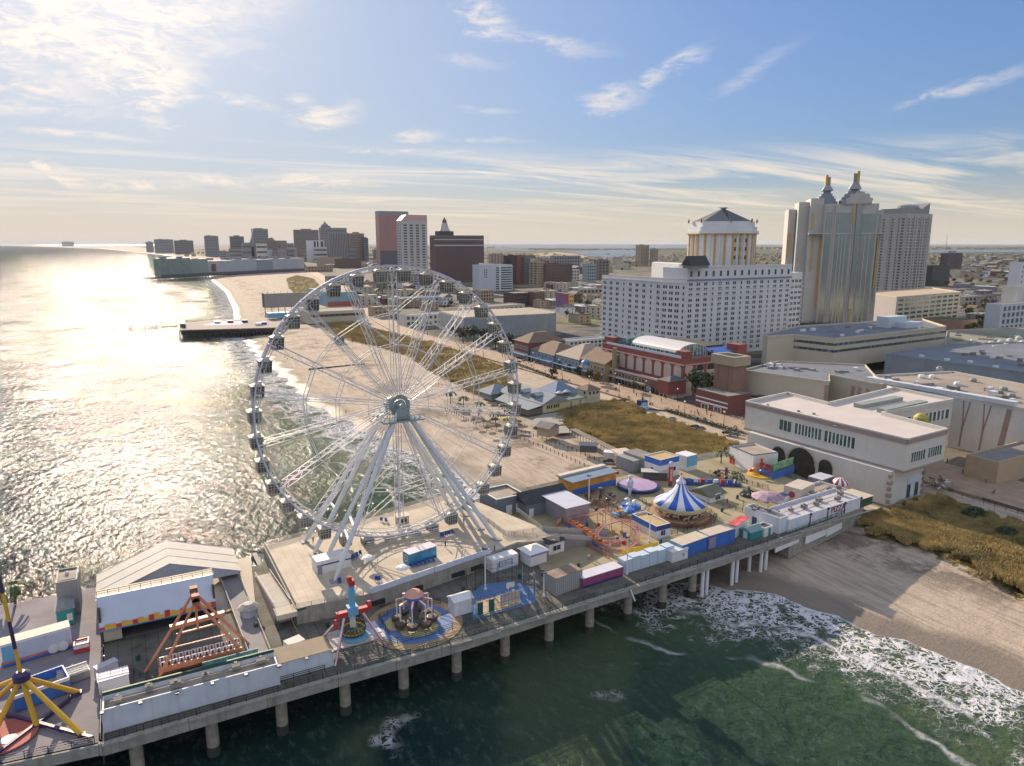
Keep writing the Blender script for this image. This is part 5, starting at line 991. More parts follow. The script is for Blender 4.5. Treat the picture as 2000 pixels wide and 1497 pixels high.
# purple disc ride, sign tower, teacups etc
x, y = W(1246, 953, DK); t = thing('disc_ride', 'round purple disc platform with dark blue skirt', 'ride', (x, y, DK)); part('skirt', MB().lathe(0, 0, [(6.0, .1), (6.3, .9), (5.9, 1.0)], 36), [navy], t); part('disc', MB().lathe(0, 0, [(5.6, 1.01), (5.6, 1.12), (.2, 1.4)], 36), [mat('purple_disc', (.42, .30, .48), .6, var=.15)], t)
t = thing('statue_pole', 'pale blue figure shaped column beside the purple disc', 'statue', (*W(1230, 968, DK), DK)); part('body', MB().lathe(0, 0, [(.5, 0), (.4, 2.4), (.9, 2.9), (1.0, 4.2), (.5, 5.0)], 12), [mat('ice_blue', (.5, .6, .72), .6)], t); part('head', MB().ball(0, 0, 5.6, .65), [mat('ice_blue', (.5, .6, .72))], t)
x, y = W(1309, 950, DK); h_ = ztop(x, y, 912)-DK; t = thing('red_sign_tower', 'tall red sign column with round clock face top', 'sign', (x, y, DK)); part('column', MB().box(-.7, -.25, 1.2, .7, .25, h_), [redp], t)
for i in range(6): part('letter_panel', MB().box(-.4, -.3, 1.8+i*(h_-2.4)/6, .4, -.26, 1.8+i*(h_-2.4)/6+(h_-2.4)/9), [mat('pale_letters', (.7, .55, .5), .6)], t)
part('round_top', MB().tube((0, -.2, h_+.8), (0, .2, h_+.8), .9, n=18), [mat('ice_blue', (.5, .6, .72))], t); part('base', MB().cbox(0, 0, 0, 1.0, .6, 1.2), [dgrey], t)
for k, (u, v, lab) in enumerate([(1228, 1002, 'blue and white spinning tub nearest the coaster fence'), (1240, 996, 'blue and white spinning tub nearest the carousel'), (1225, 992, 'blue and white spinning tub furthest back in the trio')]):
    x, y = W(u, v, DK); t = thing('spinning_tub', lab, 'ride', (x, y, DK), 0, 'spinning tubs'); part('tub', MB().lathe(0, 0, [(1.2, .2), (1.7, .6), (1.6, 1.2), (1.3, 1.25)], 16), [bluep], t); part('canopy_star', MB().lathe(0, 0, [(.2, 1.2), (.2, 2.4), (.9, 2.5), (.1, 3.0)], 6), [mat('ice_blue', (.5, .6, .72))], t); part('base', MB().lathe(0, 0, [(1.9, 0), (1.9, .2)], 16), [white], t)
x, y = W(1210, 1008, DK); t = thing('orange_blue_float', 'turquoise float ride car with orange seats behind the coaster', 'ride', (x, y, DK)); part('hull', MB().prism([(-2.4, -.8), (1.8, -1.0), (2.6, 0), (1.8, 1.0), (-2.4, .8)], .3, 1.2), [lblue], t); part('seats', MB().box(-1.2, -.6, 1.2, .9, .6, 1.5), [orange], t); part('prow', MB().tube((2.2, 0, 1), (3.0, 0, 2.4), .3, .15), [white], t)
def tangle(name, label, cat, u, v, r_, h_, mts, seed, n=26):
    x, y = W(u, v, DK); t = thing(name, label, cat, (x, y, DK)); rs = random.Random(seed)
    part('base', MB().lathe(0, 0, [(r_, .02), (r_, .35)], 24), [mts[0]], t); part('centre_post', MB().lathe(0, 0, [(.5, .3), (.35, h_), (.7, h_+.2)], 10), [mts[1]], t)
    for i in range(8):
        a = 2*PI*i/8; q = (r_*.72*math.cos(a), r_*.72*math.sin(a), h_*rs.uniform(.25, .55)); ar = part('arm', MB().bar((0, 0, h_*.8), q, .16), [mts[1]], t)
        part('seat_car', MB().ball(q[0], q[1], q[2]-.2, .75, 8, .7), [mts[2+i % (len(mts)-2)]], ar)
    return t
tangle('octopus_ride', 'dark brown spinning ride behind lavender roofed hall', 'ride', 1172, 975, 5.4, 3.2, [mat('warm_boards', (.42, .26, .15)), dgrey, mat('dark_red_car', (.10, .06, .05)), dgrey], 1)
tangle('red_plane_ride', 'bright red and yellow ride with small cars near blue mural container', 'ride', 1486, 928, 4.2, 5.2, [yellow, redp, redp, orange, bluep], 2)
tangle('jungle_ride', 'black cars circling a palm centre beside white block', 'ride', 1418, 930, 4.6, 2.6, [mat('warm_boards', (.42, .26, .15)), dgrey, dgrey, black], 3)
tangle('dark_car_ride', 'dark green ride with round cars before the gabled office', 'ride', 1462, 968, 2.6, 2.4, [dgrey, dgrey, green_i, dgrey], 4)
x, y = W(1385, 945, DK); t = thing('bumper_ride', 'dark blue long track ride behind the carousel', 'ride', (x, y, DK), R(-35)); part('track_bed', MB().box(-9, -2.4, .05, 9, 2.4, .5), [navy], t)
for i in range(9): part('car', MB().cbox(-8+i*2, 0, .5, 1.3, .9, .9), [[redp, bluep, white][i % 3]], t)
x, y = W(1520, 990, DK); t = thing('purple_awning', 'mauve patterned round awning in front of pizza building roof', 'awning', (x-2, y+2, DK)); part('canopy', MB().lathe(0, 0, [(4.6, 2.6), (2.4, 3.6), (.2, 4.0)], 10), [mat('mauve_pattern', (.40, .28, .34), .7, var=.5, scale=1.5)], t)
for i in range(5): a = i*2*PI/5; part('post', MB().tube((4.2*math.cos(a), 4.2*math.sin(a), 0), (4.2*math.cos(a), 4.2*math.sin(a), 2.6), .08), [white], t)
hut('solar_canopy', 'navy tilted canopy panel left of the cream container', 'canopy', roofsite((1520, 974), (1545, 966), (1514, 966), 986), white, navy, 'flat')
# wheel platform furniture
PD = DK+PZ
def psite(u, v, rz, w, d, h): return ((*W(u, v, PD+.09), PD+.09), rz, w, d, h)
hut('control_cabin', 'long white control cabin at the foot of the nearest wheel leg', 'cabin', psite(620, 1123, R(4), 7.4, 3.6, 2.8), white, white, 'flat', doors=[('f', .08, .9, 1.9, grey)], stripe=[('f', .6, .7, navy)])
hut('ticket_trailer', 'blue ocean painted ticket trailer with white roof on wheel platform', 'trailer', psite(800, 1106, R(11), 7.0, 2.7, 2.7), mat('ocean_mural', (.05, .28, .48), .5, var=.6, scale=.5), mat('lilac_white_roof', (.62, .6, .66)), 'flat', over=.1, wins=[('l', .5, .3, .9, 1.3)], stripe=[('f', .0, .2, navy)])
hut('operator_booth', 'small white roofed operator booth at the far edge behind wheel', 'booth', psite(778, 1030, 0, 2.8, 2.2, 2.6), mat('tan_booth', (.4, .33, .25), .7), mat('cream_roof', (.6, .55, .45)), 'flat', over=.3, wins=[('f', .5, .35, 1.8, 1.1)])
t = thing('loading_station', 'white curved boarding platform beneath the lowest cabins', 'platform', (WX, WY, PD+.09)); part('boarding_deck', MB().box(-9, -2.4, .02, 9, 2.4, .5), [conc_pale], t)
for y in (-2.6, 2.6): part('handrail', MB().bar((-9, y, 1.5), (9, y, 1.5), .1).bar((-9, y, 1.0), (9, y, 1.0), .07), [white], t)
for x in (-8, -4, 0, 4, 8): part('drive_unit', MB().cbox(x, -2.0, .5, .9, .7, .8), [grey], t)
bench = thing('patio_chair', 'blue plastic patio chair standing on the wheel platform', 'chair', (*W(935+2, 1046, PD), PD+.09), 0, 'blue chairs on the wheel platform'); bm_ = mat('chair_blue', (.03, .09, .33), .5)
part('seat', MB().box(-.32, -.3, .38, .32, .3, .46), [bm_], bench); part('backrest', MB().box(-.32, .24, .46, .32, .32, 1.1), [bm_], bench)
for sx in (-.27, .27):
    for sy in (-.25, .25): part('leg', MB().box(sx-.03, sy-.03, 0, sx+.03, sy+.03, .38), [bm_], bench)
ch = []
for (u, v, n, du, dv, lab) in ((862, 1050, 6, 4.6, -1.2, 'blue patio chair in the line right of ticket trailer'), (686, 1096, 4, 6.0, -3.4, 'blue patio chair in the group right of control cabin'), (745, 1020, 2, 10, 1, 'blue patio chair at the ocean edge behind wheel'), (806, 1110, 6, 8.2, -2.2, 'pale chair lined up in front of the ticket trailer'), (735, 1136, 2, 7, 0, 'blue chair alone near the platform parapet')):
    for i in range(n): p_ = W(u+du*i, v+dv*i, PD); o = dup(bench, (*p_, PD+.09), R(-20+(i*37) % 50), lab); o['group'] = 'blue chairs on the wheel platform'
bpy.data.objects.remove(bench, do_unlink=True) if False else None
bench.location = (*W(664, 1140, PD), PD+.09); bench['label'] = 'single blue chair nearest the foot of front wheel leg'
for i, (u, v, lab) in enumerate(((787, 1128, 'folded white parasol near the parapet centre'), (720, 1108, 'folded white parasol right of the control cabin'))):
    t = thing('folded_parasol', lab, 'parasol', (*W(u, v, PD), PD+.09)); part('pole', MB().tube((0, 0, 0), (0, 0, 2.4), .04), [white], t); part('canopy', MB().lathe(0, 0, [(1.5, 2.0), (.9, 2.4), (.05, 2.6)], 8), [white], t)
railing('railing', [W(935, 1008, PD), W(985, 1045, PD), W(1092, 1058, PD)], 1.2, 'white slatted railing on the landward ramp of wheel platform', mat('pale_iron', (.4,.38,.33), .7), z=PD, bars=6)
railing('railing', [W(983, 1050, PD), W(1060, 1038, PD), W(1010, 1000, PD)], 1.2, 'cream railing around the square queue pen on landward side', mat('pale_iron', (.4,.38,.33), .7), z=PD, bars=6)
t = thing('access_ramp', 'grey ramp with white sides leading down from wheel platform inland', 'ramp', (92.6, 24, DK)); part('ramp_surface', MB().add([(0, 0, PZ), (16, -3, .1), (17, 1.5, .1), (0, 5, PZ), (0, 0, 0), (16, -3, 0), (17, 1.5, 0), (0, 5, 0)], [(0,1,2,3),(0,4,5,1),(1,5,6,2),(3,2,6,7),(0,3,7,4)]), [mat('lilac_ramp', (.24, .23, .24))], t); part('side_panel', MB().bar((0, 0, PZ+.5), (16, -3, .6), .08, 1.0).bar((0, 5, PZ+.5), (17, 1.5, .6), .08, 1.0), [mat('pale_iron', (.4,.38,.33))], t)
# lamp poles on the pier
def pole(u, vb, vt, label, m=white, z=DK, cat='lamp post', r_=.13, name='lamp_post'):
    x, y = W(u, vb, z); h = ztop(x, y, vt)-z; t = thing(name, label, cat, (x, y, z)); part('pole', MB().tube((0, 0, 0), (0, 0, h), r_*1.3, r_*.7), [m], t); part('lamp_head', MB().cbox(0, 0, h-.1, 1.2, .35, .22).cbox(-.5, 0, h+.1, .3, .3, .3), [dgrey], t); part('base', MB().lathe(0, 0, [(.35, 0), (.3, .5)], 10), [m], t); return t
for q in [(948, 1152, 1073, 'tall white lamp pole beside the food trailer'), (1150, 985, 930, 'grey lamp pole by the orange panelled stage'), (1268, 1060, 1005, 'thin lamp pole beside the snack booth'), (1224, 1122, 1050, 'thin lamp pole between plum container and white fence'), (1062, 1165, 1120, 'dark thin pole at the edge of the ball court')]: pole(*q)
for q in [(1018, 1172, 1128), (1037, 1165, 1125)]: pass
t = thing('coin_viewer', 'blue bin shaped box against the platform wall', 'bin', (*W(833, 1145, DK), DK)); part('body', MB().cbox(0, 0, .2, 2.8, 1.0, 1.1), [bluep], t); part('lid', MB().cbox(0, 0, 1.3, 3.0, 1.2, .15), [navy], t)
# palm trees near the rides
def palm(u, v, h, label, z=DK, s=1.0):
    x, y = W(u, v, z); t = thing('palm_tree', label, 'palm tree', (x, y, z)); b = MB(); rs = random.Random(int(u)); part('trunk', MB().tube((0, 0, 0), (.2, 0, h), .22*s, .15*s, 8), [mat('palm_trunk', (.16, .12, .08), .9)], t)
    for k in range(11):
        a = 2*PI*k/11+rs.uniform(-.2, .2); pts = [Vector((math.cos(a)*r_*s, math.sin(a)*r_*s, h+zz*s)) for r_, zz in ((.1, 0), (.8, .5), (1.6, .45), (2.3, -.1), (2.7, -.8))]
        for p_, q_ in zip(pts, pts[1:]):
            sd = Vector((-math.sin(a), math.cos(a), 0))*.32*s; b.add([p_-sd-Vector((0,0,.12)), p_, q_, q_-sd-Vector((0,0,.12))], [(0,1,2,3)]); b.add([p_, p_+sd-Vector((0,0,.12)), q_+sd-Vector((0,0,.12)), q_], [(0,1,2,3)])
    part('crown', b, [foliage('palm_green', (.03, .06, .015), (.07, .11, .03))], t); return t
palm(1437, 948, 3.2, 'small palm tree beside the dark circling ride'); palm(1408, 905, 3.6, 'palm tree beside white block and dune grass'); palm(1436, 905, 3.0, 'palm tree close to the white block wall'); palm(30, 1180, 4.0, 'palm tree at the ocean edge in the left margin', s=1.2)
# people
def person_mesh(shirt, trousers, pose=0):
    """one continuous skinned figure with small separate clothing colours"""
    bm = bmesh.new(); J = {'hip': (0, 0, .95), 'chest': (0, 0, 1.3), 'neck': (0, 0, 1.48), 'head': (0, .02, 1.6), 'top': (0, .02, 1.72)}
    st = .22 if pose else .08
    J.update({'kl': (-.1, st, .5), 'fl': (-.12, st*.6, .06), 'tl': (-.12, st*.6+.16, .03), 'kr': (.1, -st*.3, .5), 'fr': (.12, -st*1.4, .06), 'tr': (.12, -st*1.4+.16, .03), 'sl': (-.2, 0, 1.42), 'el': (-.27, -.04, 1.14), 'hl': (-.25, .1, .9), 'sr': (.2, 0, 1.42), 'er': (.27, -.02, 1.14), 'hr': (.26, .08 if not pose else .2, .92)})
    E_ = [('hip','chest'),('chest','neck'),('neck','head'),('head','top'),('hip','kl'),('kl','fl'),('fl','tl'),('hip','kr'),('kr','fr'),('fr','tr'),('chest','sl'),('sl','el'),('el','hl'),('chest','sr'),('sr','er'),('er','hr')]
    rad = {'hip': .15, 'chest': .16, 'neck': .06, 'head': .105, 'top': .07, 'kl': .075, 'kr': .075, 'fl': .05, 'fr': .05, 'tl': .045, 'tr': .045, 'sl': .07, 'sr': .07, 'el': .048, 'er': .048, 'hl': .042, 'hr': .042}
    me = bpy.data.meshes.new('person'); ks = list(J); me.from_pydata([J[k] for k in ks], [(ks.index(a), ks.index(b_)) for a, b_ in E_], []); o = bpy.data.objects.new('person', me); C.objects.link(o)
    md = o.modifiers.new('s', 'SKIN'); 
    for i, k in enumerate(ks): me.skin_vertices[0].data[i].radius = (rad[k], rad[k]*.8); 
    me.skin_vertices[0].data[0].use_root = True; o.modifiers.new('ss', 'SUBSURF').levels = 1
    dg = bpy.context.evaluated_depsgraph_get(); m2 = bpy.data.meshes.new_from_object(o.evaluated_get(dg)); bpy.data.objects.remove(o); m2.name = 'person'; m2.materials.clear()
    for m_ in (mat('skin', (.42, .25, .17), .6, var=0), shirt, trousers, mat('dark_hair', (.03, .02, .015), .7, var=0)): m2.materials.append(m_)
    for p_ in m2.polygons:
        z = p_.center.z; r_ = abs(p_.center.x); p_.material_index = 3 if z > 1.64 else 0 if z > 1.48 or (r_ > .2 and z < 1.02) else 1 if z > .92 else 2; p_.use_smooth = True
    return m2
SH_ = [mat('shirt_'+n, c, .8, var=0) for n, c in (('black', (.02, .02, .025)), ('white', (.6, .6, .6)), ('blue', (.05, .1, .3)), ('red', (.35, .04, .04)), ('grey', (.15, .15, .16)))]
PM = [person_mesh(SH_[i % 5], [mat('trousers_dark', (.03, .035, .06), .8, var=0), mat('trousers_tan', (.2, .15, .1), .8, var=0)][i % 2], i % 2) for i in range(5)]
PLAB = {}
def person(u, v, z, label, k=0, rz=0, group=None):
    x, y = W(u, v, z); o = link('person', PM[k % 5], None, (x, y, z), rz); return tag(o, label, 'person', group)
person(870, 1070, PD+.09, 'person in black standing beside the blue chairs', 0, .5); person(906, 1024, PD+.09, 'person at the far corner of the wheel platform', 4, 2); person(966, 1078, PD+.09, 'person standing on the platform above the food trailer', 0, 1)
person(838, 1178, DK, 'person in pale blue walking behind the spinning ride', 2, 1); person(612, 1062, PD+.09, 'person near the rear leg of the wheel', 4, 0); person(1480, 952, DK, 'person in blue walking near the red ride', 2, 0); person(1484, 953, DK, 'person in white beside the one in blue near red ride', 1, 0); person(416, 1178, DK+.3, 'person on the sand coloured floor under the tent', 0, 1)
person(797, 1022, PD+.09, 'person in red beside operator booth', 3, 1); person(1458, 945, DK, 'person in grey beside the dark green ride', 4, 1)
# ---------------------------------------------------------------- town
def box3(corner, uL, uR, vt, zb=G, rz=0.0, dmin=12, wmin=8, wfix=None, dfix=None):
    """near ground corner, image columns of the far ends of its two faces at roof level, roof line row: site of a block"""
    x0, y0 = W(*corner, zb); zt = ztop(x0, y0, vt); c, s = math.cos(rz), math.sin(rz)
    w = wfix or solve(lambda k: proj(x0+k*c, y0+k*s, zt)[0], uR, 0.5, 400); d = dfix or (solve(lambda k: proj(x0-k*s, y0+k*c, zt)[0], uL, 0.5, 900) if uL < proj(x0, y0, zt)[0]-2 else dmin)
    return (x0, y0, zb), rz, max(w, wmin), max(min(d, 260), dmin), zt-zb
winm = [glass, mat('window_trim', (.5, .5, .48), .6, var=0)]
def block(name, label, cat, site, wm, rm=None, rows=0, cx=0, cy_=0, ww=None, wh=None, band=None, wmats=None, par=0.6, frame=0, z0=.06, z1=.95, extra=None, limit=100, depth=.2, wname='window'):
    loc, rz, w, d, h = site; t = thing(name, label, cat, loc, rz); b = MB(); k = min(.5, w*.1)
    b.box(0, 0, 0, w, d, h-par); b.box(0, 0, h-par, w, k, h); b.box(0, d-k, h-par, w, d, h); b.box(0, k, h-par, k, d-k, h); b.box(w-k, k, h-par, w, d-k, h)
    part('wall', b, [wm], t); part('roof', MB().box(k, k, h-par+.004, w-k, d-k, h-par+.06), [rm or roofgrey], t)
    wmats = wmats or winm
    if rows and band is None:
        sh = (h*(z1-z0))/rows; L_ = []
        if cx: L_ += facade((0, 0), (w, 0), h*z0, h*z1, cx, rows, ww or w/cx*.5, wh or sh*.55, m=w*.03)
        if cy_: L_ += facade((0, d), (0, 0), h*z0, h*z1, cy_, rows, ww or d/cy_*.5, wh or sh*.55, m=d*.03)
        windows(t, L_, wmats, 1, frame, depth, wname, limit)
    if band:
        sh = h*(z1-z0)/rows
        for j in range(rows):
            z = h*z0+sh*(j+.5)-sh*band/2; part('window_band', MB().box(w*.03, -.12, z, w*.97, .02, z+sh*band).box(-.12, d*.03, z, .02, d*.97, z+sh*band), [wmats[0]], t)
    if extra: extra(t, w, d, h)
    elif rows > 5: part('plant_room', MB().box(w*.15, d*.2, h-.5, w*.5, d*.7, h+3.5).box(w*.6, d*.3, h-.5, w*.8, d*.6, h+2), [rm or roofgrey], t)
    return t
def topbox(fx0, fx1, fy0, fy1, hh, m, nm='penthouse'):
    return lambda t, w, d, h: part(nm, MB().box(w*fx0, d*fy0, h-.5, w*fx1, d*fy1, h+hh), [m], t)
hz1 = mat('far_grey_concrete', (.25, .25, .27), .8, var=.1, scale=.05); hz2 = mat('far_brown_concrete', (.23, .18, .15), .8, var=.1, scale=.05); hz3 = mat('far_dark_glass', (.10, .11, .13), .4, var=.15, scale=.05)
beige = mat('beige_render', (.50, .46, .37), .8, var=.08, scale=.08, stain=.12); tan = mat('tan_masonry', (.40, .31, .22), .85, var=.15, scale=.15)
redb = brick('red_brick', (.20, .085, .07)); brown = brick('brown_brick', (.15, .09, .07)); dbr = brick('dark_brown_brick', (.10, .065, .06)); pinkm = mat('pink_bronze_glass', (.35, .20, .18), .35, .2, var=.12, scale=.04)
# far skyline
FAR = [((288, 493), 284, 299, 473, hz1, 6, 'smallest hazy apartment block at the left end of the skyline'), ((303, 495), 301, 338, 468, hz1, 8, 'wide hazy grey apartment block above the far beach'), ((342, 497), 341, 377, 470, hz3, 7, 'low dark wide block second along the far beach'),
    ((402, 501), 400, 426, 461, hz1, 12, 'slim lone grey tower left of the hazy skyline cluster'), ((452, 506), 449, 476, 462, hz3, 12, 'blue grey tower beside the sloped white edge hotel'), ((507, 508), 500, 560, 471, hz2, 8, 'brown hotel with low central dome left of the skyline gap'),
    ((577, 504), 575, 622, 449, hz2, 14, 'flat brown slab tower right of skyline gap'), ((628, 511), 626, 677, 445, hz1, 18, 'tall grey tower with small dome at its left corner'), ((684, 513), 678, 711, 456, mat('far_tan', (.32, .22, .15), .8, var=.1), 15, 'tan brown tower right of striped casino tower'), ((712, 513), 711, 719, 465, hz3, 10, 'thin dark sliver tower at right end of the cluster')]
for i, (c, uL, uR, vt, m, r_, lab) in enumerate(FAR):
    ex = None
    if i == 5: ex = lambda t, w, d, h: (topbox(.35, .6, .2, .8, 5, hz2)(t, w, d, h), part('dome', MB().lathe(w*.48, d*.4, [(w*.12, h+5), (w*.09, h+12), (.5, h+17)], 12), [hz2], t), part('side_wing', MB().box(w*.62, -.5, h*.8, w*.98, d*.8, h+2), [hz2], t))
    elif i == 7: ex = lambda t, w, d, h: (part('dome_base', MB().box(w*.05, 0, h, w*.4, d*.5, h+8), [hz1], t), part('dome', MB().lathe(w*.2, d*.3, [(w*.13, h+8), (w*.12, h+13), (w*.06, h+18), (.3, h+26)], 12), [hz1], t))
    elif i % 2 == 0: ex = topbox(.3, .7, .2, .7, 5, m)
    block('hotel_tower' if i > 4 else 'apartment_block', lab, 'building', box3(c, uL, uR, vt, dmin=18), m, rows=r_, band=.45, wmats=[hz3 if m is not hz3 else glass], extra=ex)
block('apartment_block', 'lone block on the farthest stretch of coast at left', 'building', box3((121, 481.5), 120, 144, 472.5, dmin=30), hz1, rows=6, band=.4, wmats=[hz3])
t = block('hotel_tower', 'grey green hotel with white curved sloping edge on its left side', 'building', box3((498, 508), 490, 523, 447, dmin=22), hz1, rows=16, band=.5, wmats=[hz3], extra=topbox(.2, .7, .2, .8, 3, hz1)); h_ = box3((498, 508), 490, 523, 447)[4]
b = MB(); pr = [(0, h_*1.02), (-10, h_*.72), (-22, h_*.52), (-38, h_*.40)]
for (xa, za), (xb, zb_) in zip(pr, pr[1:]): b.add([(xa, -1, za), (xb, -1, zb_), (xb, -1, zb_-4), (xa, -1, za-4), (xa, 14, za), (xb, 14, zb_), (xb, 14, zb_-4), (xa, 14, za-4)], [(0,3,2,1),(4,5,6,7),(0,1,5,4),(2,3,7,6),(1,2,6,5),(3,0,4,7)])
part('curved_edge', b, [white], t); part('side_wing', MB().prism([(-38, 0), (0, 0), (0, 13), (-38, 13)], 0, h_*.42).add([(0, 0, 0), (-22, 0, 0), (-22, 0, h_*.5), (-10, 0, h_*.7), (0, 0, h_), (0, 13, 0), (-22, 13, 0), (-22, 13, h_*.5), (-10, 13, h_*.7), (0, 13, h_)], [(0,4,3,2,1),(5,6,7,8,9),(3,4,9,8),(2,3,8,7),(1,2,7,6)]), [hz1], t)
def vstr(t, w, d, h):
    for i in range(12): part('wall_fin', MB().box(w*i/12, -.6, 0, w*i/12+w*.025, 0, h+1), [mat('pale_fin', (.35, .34, .33), .7)], t)
    part('top_lights', MB().box(0, -.3, h, w, 1, h+2.5), [mat('pale_fin', (.35, .34, .33), .7)], t)
block('casino_tower', 'dark casino tower with pale vertical fins in front of domed tower', 'building', box3((645, 515), 640, 680, 456, dmin=20), hz3, rows=0, extra=vstr)
def bw2(t, w, d, h):
    for i, (a, b_) in enumerate(((.38, .5), (.56, .66), (.78, .94))): part('dark_glass_strip', MB().box(w*a, -.4, 0, w*b_, .01, h*.96), [glass], t)
block('office_tower', 'white low tower with black vertical glass strips among the brown towers', 'building', box3((602, 513), 601, 633, 470, dmin=20), white, rows=10, band=None, extra=bw2)
for (c, uL, uR, vt, m, lab) in [((463, 508), 460, 493, 488, tan, 'tan billboard like hall below the hazy towers'), ((503, 509), 500, 532, 488, mat('pale_billboard', (.45, .5, .56), .6), 'pale blue billboard hall below the hazy towers'), ((545, 512), 543, 580, 486, hz1, 'low grey arched roof hall near white low tower'), ((622, 520), 618, 668, 503, tan, 'low tan hall in front of casino tower'), ((657, 524), 655, 705, 506, brown, 'low dark brown hall under the tan brown tower')]:
    block('hall', lab, 'building', box3(c, uL, uR, vt, dmin=20), m)
# pink tower and white office tower
block('casino_tower', 'tall pink bronze glass tower with rounded grey top band', 'building', box3((744, 540), 742, 800, 420, dmin=26), pinkm, rows=0, extra=lambda t, w, d, h: (part('lower_dark_glass', MB().box(-.1, -.15, 0, w+.1, -.02, h*.42), [hz3], t), part('top_band', MB().prism([(0, 0), (w*.75, 0), (w, d*.3), (w, d), (0, d)], h, h+9), [mat('blue_grey_band', (.25, .3, .36), .5, var=.2)], t), [part('fin', MB().box(w*.1+i*w*.1, -.4, h, w*.1+i*w*.1+.8, 0, h+8), [hz1], t) for i in range(8)]))
def obt(t, w, d, h):
    part('sloped_crown', MB().add([(0, 0, h), (w, 0, h), (w, d, h), (0, d, h), (w*.2, 0, h+10), (w, 0, h+10), (w, d, h+10), (w*.2, d, h+10)], [(0,1,5,4),(1,2,6,5),(2,3,7,6),(3,0,4,7),(4,5,6,7)]), [mat('pink_crown', (.5, .36, .33), .6)], t)
block('hotel_tower', 'white tower with dark window grid and sloping crown left', 'building', box3((787, 560), 774, 834, 431, dmin=18), mat('pale_grey_tower', (.45, .45, .45), .7, var=.06), rows=22, cx=4, cy_=3, extra=obt, limit=100, ww=None)
def khall(t, w, d, h):
    part('cornice', MB().box(-.4, -.6, h*.80, w+.4, -.02, h*.83).box(-.4, -.6, h*.93, w+.4, -.02, h*.955), [mat('pale_stone_trim', (.42, .44, .46), .7)], t)
    part('mansard', MB().box(0, -.1, h, w, d, h+3), [mat('slate_mansard', (.13, .15, .17), .7)], t)
    a = part('tower_base', MB().box(w*.1, d*.2, h+3, w*.4, d*.9, h+11), [dbr], t); part('lantern', MB().lathe(w*.25, d*.5, [(w*.105, h+11), (w*.07, h+18), (w*.055, h+26), (w*.045, h+27)], 12), [mat('pale_stone_trim', (.42, .44, .46), .7)], a); part('dome', MB().lathe(w*.25, d*.5, [(w*.045, h+27), (w*.04, h+31), (w*.02, h+34), (.3, h+38)], 12), [redb], a)
block('brick_hotel', 'wide dark brown brick hotel topped by pale domed lantern', 'building', box3((851, 553), 849, 945, 463, dmin=26), mat('plum_brown_brick', (.13, .085, .085), .85, var=.1, scale=.1), rows=18, cx=26, ww=1.3, wh=1.4, extra=khall)
def gar(t, w, d, h):
    for j in range(10): part('parking_opening', MB().box(w*.5, -.15, h*(.06+.088*j), w*.98, .02, h*(.06+.088*j)+h*.045), [glass], t)
    part('stair_wall', MB().box(w*.6, -.4, 0, w*.64, 0, h+1.5), [white], t); part('sloped_parapet', MB().add([(0, -.1, h), (w*.35, -.1, h), (w*.35, -.1, h+1.5), (0, -.1, h+3.5), (0, .6, h), (w*.35, .6, h), (w*.35, .6, h+1.5), (0, .6, h+3.5)], [(0,1,2,3),(7,6,5,4),(3,2,6,7),(0,3,7,4)]), [white], t)
    windows(t, facade((w*.12, 0), (w*.26, 0), h*.5, h*.85, 2, 4, 2.2, 2.2), [mat('plum_glass', (.12, .05, .09), .3), white])
block('parking_garage', 'white parking garage with dark slot openings on its right half', 'building', box3((936, 570), 933, 1001, 518, dmin=24), mat('blue_white_wall', (.5, .55, .6), .6, var=.06), extra=gar)
MID = [((958, 515), 956, 983, 496, tan, 5, 4, 'tan block on the skyline right of the dark brown hotel'), ((1002, 556), 983, 1008, 500, dbr, 8, 3, 'dark brown tower left of the narrow red brick wall'), ((1009, 556), 1007, 1022, 499, redb, 0, 0, 'narrow plain red brick tower wall in the middle town'), ((1024, 556), 1022, 1036, 505, hz3, 8, 3, 'dark blue grey tower right of the narrow red wall'),
    ((1050, 560), 1034, 1063, 511, tan, 9, 5, 'sunlit tan apartment tower beside the brown department block'), ((1066, 560), 1063, 1118, 516, brown, 7, 10, 'wide brown many windowed block with cluttered roof'), ((1080, 530), 1076, 1134, 500, hz1, 4, 10, 'long grey block on the skyline before the marsh'), ((1026, 512), 1024, 1046, 499, hz3, 3, 4, 'dark flat block on the skyline behind red wall'),
    ((1146, 552), 1143, 1165, 516, mat('pale_teal_wall', (.3, .38, .4), .7), 5, 4, 'pale teal block near the church dome'), ((1168, 548), 1166, 1190, 508, hz2, 6, 3, 'brown slab left of the white hotel wing'), ((1250, 520), 1242, 1268, 479, tan, 14, 5, 'tan tower standing alone above white hotel wing'), ((1276, 520), 1270, 1286, 486, tan, 12, 3, 'shorter tan tower right beside the lone tan tower'),
    ((1004, 598), 983, 1042, 573, dbr, 3, 8, 'dark row house block with cluttered roof in the middle'), ((1044, 598), 1040, 1064, 571, redb, 3, 5, 'red brick cube house right of the dark row house'), ((938, 590), 934, 965, 567, tan, 3, 5, 'tan flat roofed block touching the wheel rim'), ((1009, 596), 1007, 1018, 577, offwhite, 0, 0, 'pale narrow stair tower between dark houses'),
    ((902, 588), 893, 930, 570, brown, 3, 6, 'brown block seen through right upper rim of wheel'), ((845, 592), 838, 880, 570, hz1, 3, 6, 'grey block seen through upper spokes of the wheel'), ((1130, 585), 1125, 1178, 565, mat('pale_stucco', (.38, .35, .3), .8), 2, 6, 'pale rounded hall left of the white hotel'), ((1160, 600), 1158, 1178, 577, tan, 3, 3, 'tan house tucked against the white hotel end'), ((1115, 548), 1113, 1132, 527, offwhite, 3, 3, 'small cream church hall with round roof')]
